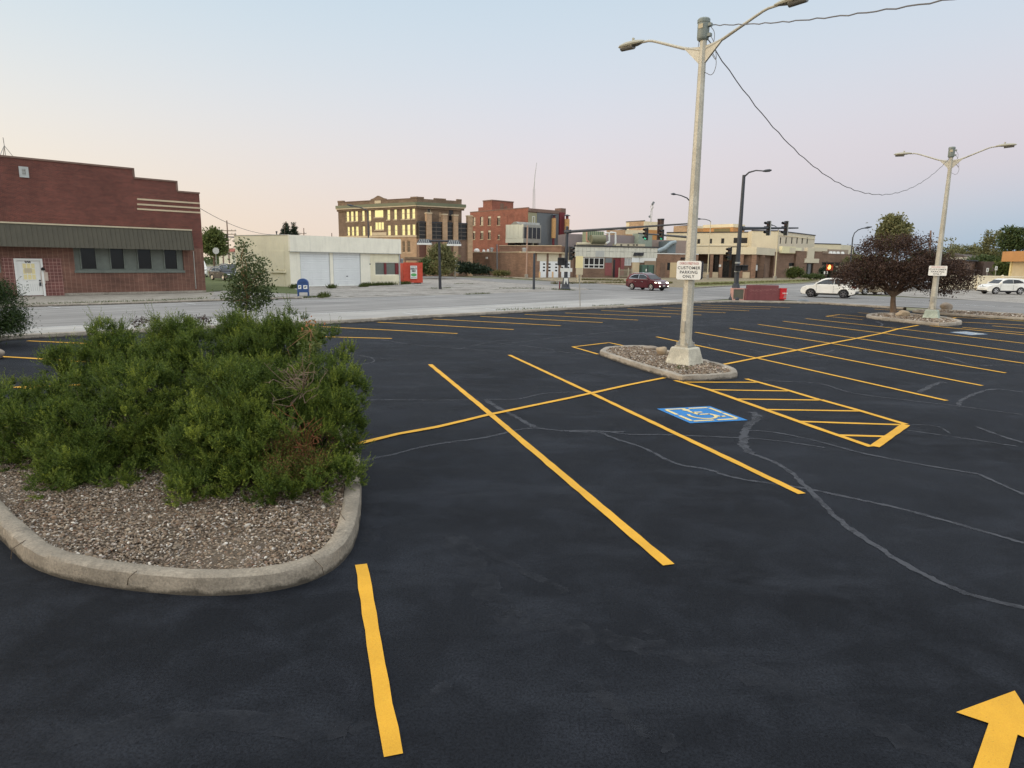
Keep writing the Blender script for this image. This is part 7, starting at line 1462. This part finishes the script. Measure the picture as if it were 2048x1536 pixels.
left = LB((230, 860, 8.4, 150, 110, .85), (90, 850, 8.6, 115, 75, .8), (-20, 840, 8.9, 110, 80, .8), (330, 830, 8.5, 70, 95, .6), (190, 950, 7.8, 120, 58, .55), (60, 915, 8.2, 65, 30, .4), (195, 992, 7.15, 70, 44, .4), (110, 975, 7.35, 66, 46, .42), (150, 920, 7.6, 80, 50, .4), (150, 790, 9.0, 60, 52, .5), (300, 760, 8.9, 80, 60, .6), (340, 860, 8.2, 40, 50, .35))
back = LB((420, 720, 9.6, 150, 62, .7), (560, 705, 9.6, 95, 58, .6), (350, 670, 9.8, 48, 34, .35), (225, 680, 9.9, 30, 24, .3), (230, 720, 9.6, 62, 50, .5), (140, 735, 9.5, 34, 28, .35), (590, 655, 9.7, 38, 24, .3), (655, 705, 9.3, 36, 34, .35), (500, 665, 9.8, 70, 26, .35), (690, 740, 9.0, 18, 34, .25))
bp = yp(605, 895, 7.35); hole_ = lambda q: (np.linalg.norm((q - np.array(yp(590, 770, 7.7)[:]))/np.array((.16, .5, .30)), axis=1) < 1) & (rng.random(len(q)) < .72)
VEG = 1.0
# ---------------------------------------------------------------- other trees
def tree(name, label, cat, base, lobes, n, L, W_, mat, trunk, tr=.2, barkm=None, group=None, shell=.35, bias=(0, 0, .1), crown='crown', limbs=9, seed=1, clump=26, cs=.5):
    global rng; rng = np.random.default_rng(seed); r = random.Random(seed)
    t = thing(name, label, cat, base, 0, group)
    nc = max(4, n//clump); C, d = lobes_points(lobes, nc, shell); k = C[:, 2] > base[2] + .05; C, d = C[k], d[k]; nc = len(C); sz = cs*rng.uniform(.5, 1.3, nc)
    P_ = (C[:, None] + rng.normal(size=(nc, clump, 3))*(sz[:, None, None]*np.array([1, 1, .6])*.5)).reshape(-1, 3); D = norm(np.repeat(d, clump, 0)*.5 + rng.normal(size=(nc*clump, 3))*.7 + np.array(bias))
    k = P_[:, 2] > base[2] + .03; P_, D = P_[k], D[k]
    leaves(crown, P_, D, L*rng.uniform(.6, 1.3, len(P_)), W_*rng.uniform(.7, 1.2, len(P_)), mat, t, rng.random(len(P_))**2*.6)
    b_ = Vector(base); top = Vector(trunk) if trunk else None
    if top is not None:
        mb = MB(); mid = b_.lerp(top, .5) + Vector((r.uniform(-.05, .05)*tr*4, r.uniform(-.05, .05), 0)); mb.tube([b_ - Vector((0, 0, .05)), b_ + Vector((0, 0, tr*.8)), mid, top], [tr*1.35, tr, tr*.85, tr*.7], 9)
        for i in range(limbs):
            c = Vector(C[r.randrange(nc)]); m1 = top.lerp(c, .5) + Vector((r.uniform(-.2, .2), r.uniform(-.2, .2), (c - top).length*.12)); mb.tube([top - Vector((0, 0, tr)), top.lerp(m1, .5), m1, c], [tr*.6, tr*.42, tr*.25, tr*.07], 6)
        obj('trunk', mb, barkm or M_bark, t, smooth=True)
    return t
M_crab = leaf_mat('purple_leaves', [(0, (.026, .015, .015, 1)), (.45, (.046, .026, .024, 1)), (.8, (.070, .039, .032, 1)), (1, (.12, .068, .046, 1))], (.13, .08, .042, 1), .22)
M_leaf = leaf_mat('summer_leaves', [(0, (.045, .070, .016, 1)), (.5, (.080, .115, .028, 1)), (1, (.14, .17, .05, 1))], (.2, .21, .07, 1), .3)
M_leafd = leaf_mat('dark_leaves', [(0, (.026, .048, .016, 1)), (.5, (.050, .080, .025, 1)), (1, (.085, .115, .038, 1))], (.13, .15, .05, 1), .25)
M_leafo = leaf_mat('olive_leaves', [(0, (.080, .092, .034, 1)), (.5, (.14, .145, .058, 1)), (1, (.21, .20, .09, 1))], (.28, .26, .12, 1), .3)
M_con = leaf_mat('conifer_needles', [(0, (.012, .024, .014, 1)), (.6, (.024, .042, .022, 1)), (1, (.042, .06, .03, 1))], None, .15)
M_dry = leaf_mat('dry_weeds', [(0, (.12, .10, .04, 1)), (.5, (.20, .17, .07, 1)), (1, (.10, .12, .03, 1))], None, .2)
M_weed = leaf_mat('green_weeds', [(0, (.03, .05, .01, 1)), (.5, (.07, .10, .022, 1)), (1, (.13, .14, .04, 1))], None, .2)
M_purp = leaf_mat('dead_dark_weeds', [(0, (.022, .012, .012, 1)), (1, (.07, .04, .03, 1))], None, .2)
def PX(*a): return [((lambda p_: (p_.x, p_.y, p_.z))(yp(px, py, Y)), rx*Y/FPX, ry, rz*Y/FPX) for px, py, Y, rx, rz, ry in a]
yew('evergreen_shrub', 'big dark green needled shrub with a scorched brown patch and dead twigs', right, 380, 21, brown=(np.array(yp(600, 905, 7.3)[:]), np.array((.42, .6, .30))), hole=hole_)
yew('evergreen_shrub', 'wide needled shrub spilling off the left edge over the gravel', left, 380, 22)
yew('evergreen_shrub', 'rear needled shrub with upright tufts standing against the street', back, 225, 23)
# dead twig tangle at the bare spots
t = thing('dead_branches', 'tangle of bare grey twigs poking from the big shrub', 'branches', yp(600, 780, 7.6)); r = random.Random(4); M_rtw = M('rust_twig', srgb(136, 84, 54), .2, 8, .9)
for (px, py, Y, n_) in ((590, 775, 7.55, 26), (600, 890, 7.2, 26)):
    mb = MB(); c = yp(px, py, Y)
    for k in range(n_):
        a = yp(px + r.gauss(0, 18), py + r.gauss(0, 22), Y + r.uniform(-.05, .3)) if k else c; e = a + Vector((r.uniform(-.22, .22), r.uniform(-.2, .1), r.uniform(-.05, .26))); m1 = a.lerp(e, .5) + Vector((r.uniform(-.03, .03), 0, r.uniform(-.03, .03)))
        mb.tube([c.lerp(a, .0) + Vector((0, .25, -.1)), a, m1, e], [.005, .0045, .0035, .002], 4)
        for _k in range(2): s_ = m1.lerp(e, r.random()); mb.tube([s_, s_ + Vector((r.uniform(-.08, .08), r.uniform(-.06, .03), r.uniform(-.04, .09)))], [.0028, .0012], 3)
    obj('twig_clump', mb, M_twig if py < 800 else M_rtw, t)
# weedy sapling shooting through the shrub
b0 = yp(606, 830, 8.6); tree('weed_sapling', 'thin weedy sapling with reddish top leaves growing through the shrubs', 'sapling', (b0.x, b0.y, .1), PX((612, 760, 8.5, 22, 60, .12), (620, 690, 8.5, 20, 30, .12), (628, 655, 8.5, 14, 18, .1)), 260, .055, .026, M_leaf, yp(622, 660, 8.5), .008, M_bark2, None, .2, limbs=8, seed=31, clump=6, cs=.10)
pp = yp(622, 648, 8.45); P_ = np.array(pp[:]) + np.random.default_rng(3).normal(size=(16, 3))*.05
t = thing('red_leaf_sprig', 'small sprig of orange-red leaves above the rear shrub', 'leaves', pp); leaves('leaves', P_, np.random.default_rng(4).normal(size=(16, 3)), .05, .028, leaf_mat('red_leaves', [(0, (.25, .08, .03, 1)), (1, (.4, .2, .08, 1))], None, .3), t, np.zeros(16))
# slim tree behind
b0 = gp(492, 648); Y = b0.y
tree('young_tree', 'slim leafy young tree behind the shrubs, in front of the white garage', 'tree', (b0.x, b0.y, 0), PX((500, 575, Y, 38, 42, .7), (488, 530, Y, 18, 34, .5), (486, 493, Y, 9, 16, .25), (525, 585, Y, 24, 26, .5), (470, 590, Y, 20, 22, .5), (518, 540, Y, 16, 26, .4), (478, 560, Y, 18, 24, .4), (497, 612, Y, 34, 16, .5)), 4400, .12, .07, M_leafd, yp(494, 600, Y), .05, M_bark2, None, .1, limbs=16, seed=32, clump=9, cs=.34)
# left edge shrub
b0 = gp(5, 690); Y = b0.y; tree('evergreen_shrub', 'dark shrub cut by the left edge on the street verge', 'shrub', (b0.x, b0.y, 0), PX((-14, 620, Y, 40, 46, 1.1), (12, 645, Y, 28, 24, .8), (-12, 582, Y, 26, 26, .7), (32, 662, Y, 12, 10, .4)), 15000, .09, .024, M_dyew, None, seed=33, clump=30, cs=.3, crown='foliage', group='needled evergreen shrubs')
# dead dark weeds on the kerb
for k, (px, py, w_, lab) in enumerate(((285, 652, 20, 'dark withered weeds on the kerb, left of the shrub tuft'), (405, 648, 18, 'dark withered weeds on the kerb under the young tree'))):
    p_ = gp(px, py + 6); tree('withered_weeds', lab, 'weeds', (p_.x, p_.y, .05), [((p_.x, p_.y, .22), w_*p_.y/FPX, .3, .2)], 380, .09, .035, M_purp, None, seed=34 + k, clump=8, cs=.18, crown='foliage', group='withered weeds on the kerb')
# purple crabapple
b0 = gp(1786, 629.5); Y = b0.y
tree('purple_tree', 'broad purple-leaved ornamental tree on the second lamp island', 'tree', (b0.x, b0.y, .1), PX((1790, 520, Y, 78, 40, 1.9), (1735, 545, Y, 52, 30, 1.5), (1700, 558, Y, 32, 20, 1.0), (1850, 545, Y, 66, 32, 1.6), (1910, 555, Y, 34, 26, 1.0), (1770, 490, Y, 44, 20, 1.2), (1840, 493, Y, 32, 22, 1.0), (1738, 492, Y, 18, 17, .7), (1685, 545, Y, 20, 14, .6), (1880, 575, Y, 34, 14, .9), (1775, 565, Y, 70, 16, 1.5), (1932, 562, Y, 16, 18, .5), (1812, 486, Y, 26, 13, .7), (1785, 545, Y, 100, 30, 2.0), (1900, 545, Y, 42, 24, 1.1), (1870, 530, Y, 44, 26, 1.2)), 40000, .105, .062, M_crab, yp(1787, 586, Y), .17, M_bark, None, .3, limbs=14, seed=40, clump=22, cs=.42)
# left background
def T(lab, name, base, lobes, n, L, m, top=None, seed=50, cat='tree', group=None, **k): return tree(name, lab, cat, base, lobes, n, L, L*.6, m, top, seed=seed, group=group, **k)
g0 = lambda px, Y: (yp(px, 530, Y).x, Y, 0.0)
T('leafy street tree behind the parked dark cars', 'leafy_tree', g0(428, 140), PX((428, 485, 140, 19, 24, 3), (416, 492, 140, 10, 18, 2), (440, 480, 140, 10, 12, 2), (428, 468, 140, 10, 9, 1.5), (419, 478, 140, 9, 10, 1.5), (432, 500, 140, 17, 8, 2.5)), 6000, .55, M_leaf, yp(428, 505, 140), tr=.25, clump=16, cs=1.0)
for k, (px, y0, hw, lab) in enumerate(((572, 441, 15, 'dark spruce peeking over the white garage roof, the taller of the pair'), (588, 445, 14, 'dark spruce peeking over the white garage roof, the broader of the pair'))):
    Y = 150 + k*3; lob = [((yp(px + (.8 if j % 2 else -.8), y0 + 6 + 6.2*j, Y).x, Y, yp(px, y0 + 6 + 6.2*j, Y).z), (.12 + .16*j)*hw*Y/FPX, (.12 + .16*j)*hw*Y/FPX, 4.5*Y/FPX) for j in range(8)]
    T(lab, 'spruce_tree', g0(px, Y), lob, 6000, .36, M_con, yp(px, y0 + 2, Y), 60 + k, group='spruces behind the garage', tr=.2, bias=(0, 0, -.25), clump=12, cs=.35, limbs=2)
# school hedge and shrubs
T('big feathery grey-green bush in front of the school annex', 'feathery_bush', g0(880, 112), PX((880, 520, 112, 22, 24, 2), (868, 530, 112, 18, 16, 1.8), (893, 528, 112, 17, 18, 1.8), (882, 503, 112, 12, 12, 1.2)), 7000, .5, M_leafo, None, 70, 'bush', clump=22, cs=.8, bias=(0, 0, .7), crown='foliage')
T('dark bush between the orange container and the feathery bush', 'dark_bush', g0(855, 108), PX((855, 535, 108, 10, 10, 1), (850, 530, 108, 8, 12, 1), (862, 540, 108, 12, 5, 1)), 2500, .4, M_leafd, None, 71, 'bush', clump=20, cs=.6, crown='foliage')
T('pale dry bush under the feathery bush', 'dry_bush', g0(872, 108), PX((873, 534, 107, 10, 9, 1), (885, 543, 107, 14, 4, 1)), 1600, .35, M_dry, None, 72, 'bush', clump=16, cs=.6, crown='foliage')
T('dark clipped hedge along the low brown range', 'clipped_hedge', g0(945, 128), PX((930, 536, 128, 16, 9, 1.2), (950, 538, 128, 18, 8, 1.2), (968, 540, 128, 12, 5, 1.2), (918, 534, 128, 8, 10, 1)), 4500, .4, M_con, None, 73, 'hedge', clump=20, cs=.7, crown='foliage')
T('low yellowing weeds at the foot of the low brown range', 'weed_patch', g0(1000, 122), PX((1003, 547, 122, 18, 3.5, .8),), 900, .35, M_dry, None, 74, 'weeds', clump=12, cs=.4, crown='foliage', bias=(0, 0, .7))
T('round green bush by the clinic wing entrance', 'round_bush', g0(1591, 150), PX((1591, 545, 146, 15, 9, 1.6), (1585, 547, 146, 9, 7, 1.2)), 3500, .38, M_weed, None, 75, 'bush', clump=20, cs=.6, crown='foliage')
T('dark bush behind the glowing pedestrian signal', 'dark_bush', g0(1655, 140), PX((1655, 544, 140, 13, 12, 1.6), (1662, 540, 140, 9, 9, 1.2)), 3000, .38, M_con, None, 76, 'bush', clump=20, cs=.6, crown='foliage')
T('low green ground-cover bed before the clinic wing', 'juniper_bed', g0(1630, 138), PX((1628, 553, 138, 22, 2.6, 1.2),), 1600, .35, M_leafd, None, 77, 'bush', clump=16, cs=.5, crown='foliage')
# right background
T('tall olive tree rising above the purple tree', 'tall_tree', g0(1786, 110), PX((1786, 470, 110, 22, 26, 2.5), (1782, 448, 110, 14, 14, 1.6), (1798, 460, 110, 13, 14, 1.5), (1772, 480, 110, 14, 14, 1.6), (1793, 440, 110, 7, 8, .8), (1800, 478, 110, 14, 12, 1.5)), 7000, .5, M_leafo, yp(1786, 505, 110), 80, clump=18, cs=.9, tr=.25)
for k, (px, Y, lob, m, lab, n) in enumerate((
    (1896, 150, ((1893, 495, 150, 9, 20, 2), (1905, 500, 150, 8, 15, 2)), M_leafo, 'sparse half-bare tree right of the lamp post', 500),
    (1935, 170, ((1930, 505, 170, 28, 14, 3), (1955, 503, 170, 24, 13, 3), (1915, 512, 170, 14, 10, 3)), M_leafo, 'rounded olive tree behind the small white house', 3000),
    (1982, 150, ((1982, 495, 150, 14, 26, 2.5), (1994, 478, 150, 8, 16, 1.5), (1978, 475, 150, 6, 12, 1.2), (1985, 512, 150, 22, 12, 3)), M_leafo, 'two-topped poplar-like olive tree beside the tan shop', 2600),
    (2030, 135, ((2026, 475, 135, 20, 18, 2.5), (2046, 478, 135, 18, 20, 2.5), (2012, 485, 135, 9, 10, 1.5), (2028, 490, 135, 22, 10, 2.5), (2015, 462, 135, 8, 8, 1.2)), M_leafd, 'large dark tree towering over the tan shop', 4200),
    (1965, 130, ((1968, 528, 130, 30, 14, 2.5), (1990, 532, 130, 16, 13, 2)), M_leafd, 'dark leafy thicket between the shed and the tan shop', 4000),
    (2014, 100, ((2014, 536, 100, 12, 13, 1.2), (2008, 545, 100, 10, 6, 1)), M_weed, 'bushy green shrub at the corner post of the tan shop', 2500),
    (1870, 160, ((1870, 515, 160, 22, 10, 3), (1850, 510, 160, 18, 8, 3)), M_leafd, 'dark tree crown behind the lamp post sign', 2500),
    (1712, 170, ((1712, 520, 170, 10, 8, 2), (1700, 522, 170, 8, 6, 2)), M_leafo, 'small tree at the end of the clinic wing', 900))):
    T(lab, 'leafy_tree', g0(px, Y), PX(*lob), n, .5, m, yp(px, 525, Y), 90 + k, group='trees beyond the cream fence', clump=16, cs=.9, tr=.22)
def belt(name, x0, x1, Y, y, h, n, m, seed):
    global rng; rng = np.random.default_rng(seed); xs = rng.uniform(x0, x1, n); cl = np.sin(xs*.09)*.4 + np.sin(xs*.023 + 1)*.6
    P_ = np.array([yp(float(a), y, Y + float(b_))[:] for a, b_ in zip(xs, rng.uniform(0, 25, n))]); P_[:, 2] = rng.random(n)*h*(1.1 + .45*cl); o = leaves(name, P_, rng.normal(size=(n, 3)), 1.3, .8, m, None, rng.random(n)*.4); return setp(o, kind='stuff')
belt('distant_treeline', 1690, 2300, 260, 525, 7, 9000, M_leafd, 7); belt('distant_treeline', 380, 1100, 330, 522, 4.5, 6000, M_leafd, 8)
# weeds and tufts along cracks and kerbs (uncountable): one object each
def tufts(name, spots, n, h, m, seed):
    global rng; rng = np.random.default_rng(seed); PP = []
    for (x0, y0, x1, y1, dens) in spots:
        k = int(n*dens); u = rng.random(k); w_ = rng.normal(size=(k, 2))*.12; g = np.floor(u*14)/14 + rng.normal(size=k)*.02
        a, c = gp(x0, y0), gp(x1, y1); PP.append(np.stack([a.x + (c.x - a.x)*g + w_[:, 0], a.y + (c.y - a.y)*g + w_[:, 1], np.zeros(k)], 1))
    P_ = np.concatenate(PP); o = leaves(name, P_, rng.normal(size=(len(P_), 3))*.5 + np.array([0, 0, 1]), h*rng.uniform(.4, 1.3, len(P_)), h*.16, m, None, rng.random(len(P_))); return setp(o, kind='stuff')
tufts('weeds', ((723, 574, 735, 573, .6), (735, 572, 800, 569.5, 1.0), (660, 577, 668, 576, .4), (583, 577, 600, 576, .5), (800, 569, 820, 568, .4), (640, 596, 655, 594, .25)), 700, .42, M_weed, 3)
tufts('weeds', ((60, 610, 300, 603, 1.0), (300, 603, 420, 597, .6), (610, 596, 655, 593.5, .9), (862, 577.5, 905, 576.5, .5), (930, 589.5, 980, 587.5, .6), (1000, 577, 1090, 577.5, .8), (1105, 579, 1150, 581, .6), (910, 568, 950, 568, .4), (1190, 614.5, 1250, 611.5, .6), (1000, 621, 1130, 617, .5)), 420, .16, M_weed, 4)
tufts('weeds', ((1110, 568, 1270, 566, 1.0), (1160, 560, 1250, 562, 1.0), (1290, 570, 1345, 567, .8), (1390, 570, 1490, 567, .8), (1500, 566, 1640, 561, .8)), 900, .35, M_dry, 5)
lf = gp(*c4(940, 598)); t = tree('weed_tuft', 'small weed growing in the gravel before the lamp base', 'weeds', (lf.x, lf.y, .1), [((lf.x, lf.y, .14), .16, .1, .07)], 120, .06, .018, M_weed, None, seed=99, clump=8, cs=.08, crown='foliage')
# fallen needles and leaves on the gravel
rng = np.random.default_rng(5); n = 500; a = rng.uniform(0, 1, (n, 2)); P_ = np.array([gp(float(40 + 560*x), float(1010 + 80*y))[:] for x, y in a]); P_[:, 2] = .135
setp(leaves('leaf_litter', P_, rng.normal(size=(n, 3))*np.array([1, 1, .15]), .03, .008, M_browny, None, np.zeros(n)), kind='stuff')
# ================================================================ sky and light
w = bpy.data.worlds.new('World'); S.world = w; w.use_nodes = True; nt = w.node_tree; N = nt.nodes; Lk = nt.links.new
bg = N['Background']; SUN_AZ, SUN_EL = R(-97), R(4.0)       # azimuth from +Y towards +X: dusk glow to the left
sk = N.new('ShaderNodeTexSky'); sk.sky_type = 'NISHITA'; sk.sun_disc = False; sk.sun_elevation = SUN_EL; sk.sun_rotation = SUN_AZ; sk.air_density = 1.0; sk.dust_density = 1.2
tc = N.new('ShaderNodeTexCoord'); sp = N.new('ShaderNodeSeparateXYZ'); Lk(tc.outputs['Generated'], sp.inputs[0])
def wm(op, a, b=0.0, c=None):
    n = N.new('ShaderNodeMath'); n.operation = op
    for i, v in enumerate((a, b) if c is None else (a, b, c)):
        if hasattr(v, 'is_linked'): Lk(v, n.inputs[i])
        else: n.inputs[i].default_value = v
    return n.outputs[0]
def wr(f, st):
    r = N.new('ShaderNodeValToRGB'); e = r.color_ramp.elements
    while len(e) < len(st): e.new(.5)
    for i, (p_, c) in enumerate(st): e[i].position = p_; e[i].color = c if len(c) == 4 else (*c, 1)
    r.color_ramp.interpolation = 'B_SPLINE' if len(st) > 3 else 'LINEAR'
    Lk(f, r.inputs[0]); return r.outputs[0]
def wx(f, a, b, mode='MIX'):
    n = N.new('ShaderNodeMix'); n.data_type = 'RGBA'; n.blend_type = mode
    for s_, v in ((n.inputs[0], f), (n.inputs[6], a), (n.inputs[7], b)):
        if hasattr(v, 'is_linked'): Lk(v, s_)
        else: s_.default_value = v
    return n.outputs[2]
z = wm('MAXIMUM', sp.outputs['Z'], 0.0); el = wm('DIVIDE', wm('ARCSINE', z), math.pi/2)        # 0 horizon .. 1 zenith
sx, sy = math.sin(SUN_AZ), math.cos(SUN_AZ); hl_ = wm('SQRT', wm('ADD', wm('MULTIPLY', sp.outputs['X'], sp.outputs['X']), wm('ADD', wm('MULTIPLY', sp.outputs['Y'], sp.outputs['Y']), 1e-5)))
ca = wm('DIVIDE', wm('ADD', wm('MULTIPLY', sp.outputs['X'], sx), wm('MULTIPLY', sp.outputs['Y'], sy)), hl_); az = wm('MULTIPLY_ADD', ca, .5, .5)    # 1 towards the glow, 0 opposite
C = lambda r_, g_, b_: srgb(r_, g_, b_)
anti = wr(el, [(0.0, C(146, 180, 206)), (.025, C(164, 190, 211)), (.05, C(190, 200, 215)), (.08, C(213, 206, 214)), (.12, C(217, 213, 221)), (.17, C(211, 218, 229)), (.23, C(199, 216, 231)), (1, C(190, 206, 224))])
mid = wr(el, [(0.0, C(228, 212, 205)), (.03, C(231, 215, 209)), (.065, C(229, 217, 217)), (.11, C(224, 221, 228)), (.16, C(214, 222, 233)), (.22, C(202, 219, 232)), (.4, C(190, 210, 228)), (1, C(190, 206, 224))])
glow = wr(el, [(0.0, C(246, 222, 188)), (.03, C(244, 226, 202)), (.07, C(241, 231, 216)), (.12, C(231, 231, 228)), (.17, C(217, 227, 232)), (.22, C(203, 221, 233)), (.4, C(190, 210, 228)), (1, C(190, 206, 224))])
col = wx(wr(az, [(.13, (0, 0, 0)), (.40, (1, 1, 1))]), anti, mid); col = wx(wr(az, [(.42, (0, 0, 0)), (.80, (1, 1, 1))]), col, glow)
# the bright afterglow itself (outside the frame, to the left), and the broad twilight arch round it
arch = wm('MULTIPLY', wm('POWER', wm('MAXIMUM', ca, 0.0), 3.0), wm('POWER', wm('SUBTRACT', 1.0, el), 9.0))
core = wm('MULTIPLY', wm('POWER', wm('MAXIMUM', ca, 0.0), 14.0), wm('POWER', wm('SUBTRACT', 1.0, el), 16.0))
def vs(colr, f):
    n = N.new('ShaderNodeVectorMath'); n.operation = 'SCALE'; n.inputs[0].default_value = colr[:3]; Lk(f, n.inputs[3]); return n.outputs[0]
def va(a, b):
    n = N.new('ShaderNodeVectorMath'); n.operation = 'ADD'; Lk(a, n.inputs[0]); Lk(b, n.inputs[1]); return n.outputs[0]
nis = N.new('ShaderNodeVectorMath'); nis.operation = 'SCALE'; Lk(sk.outputs[0], nis.inputs[0]); nis.inputs[3].default_value = .006
boost = wm('ADD', wr(el, [(.27, (0, 0, 0)), (.5, (1, 1, 1))]), wm('MULTIPLY', wr(wm('MULTIPLY_ADD', sp.outputs['Y'], -.5, .5), [(.5, (0, 0, 0)), (.8, (1, 1, 1))]), .6))  # extra sky brightness added overhead and behind the camera to lift the scene
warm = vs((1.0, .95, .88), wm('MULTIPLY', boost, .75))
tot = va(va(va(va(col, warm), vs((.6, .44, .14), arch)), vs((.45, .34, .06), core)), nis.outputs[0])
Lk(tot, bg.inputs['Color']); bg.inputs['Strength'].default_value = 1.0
sd_ = bpy.data.lights.new('sun', 'SUN'); sd_.energy = 1.7; sd_.angle = R(44); sd_.color = (1.0, .74, .46); so = bpy.data.objects.new('sun', sd_); COL.objects.link(so)
dirv = -Vector((math.sin(SUN_AZ)*math.cos(R(9)), math.cos(SUN_AZ)*math.cos(R(9)), math.sin(R(9)))); so.rotation_euler = dirv.to_track_quat('-Z', 'Y').to_euler()
S.view_settings.view_transform = 'Standard'; S.view_settings.look = 'None'; S.view_settings.gamma = 1; S.view_settings.exposure = 0.0
S.render.engine = 'CYCLES'; S.cycles.use_denoising = True; S.cycles.max_bounces = 6; S.cycles.diffuse_bounces = 3; S.cycles.glossy_bounces = 3; S.cycles.transparent_max_bounces = 16
S.cycles.use_adaptive_sampling = True; S.cycles.adaptive_threshold = .02
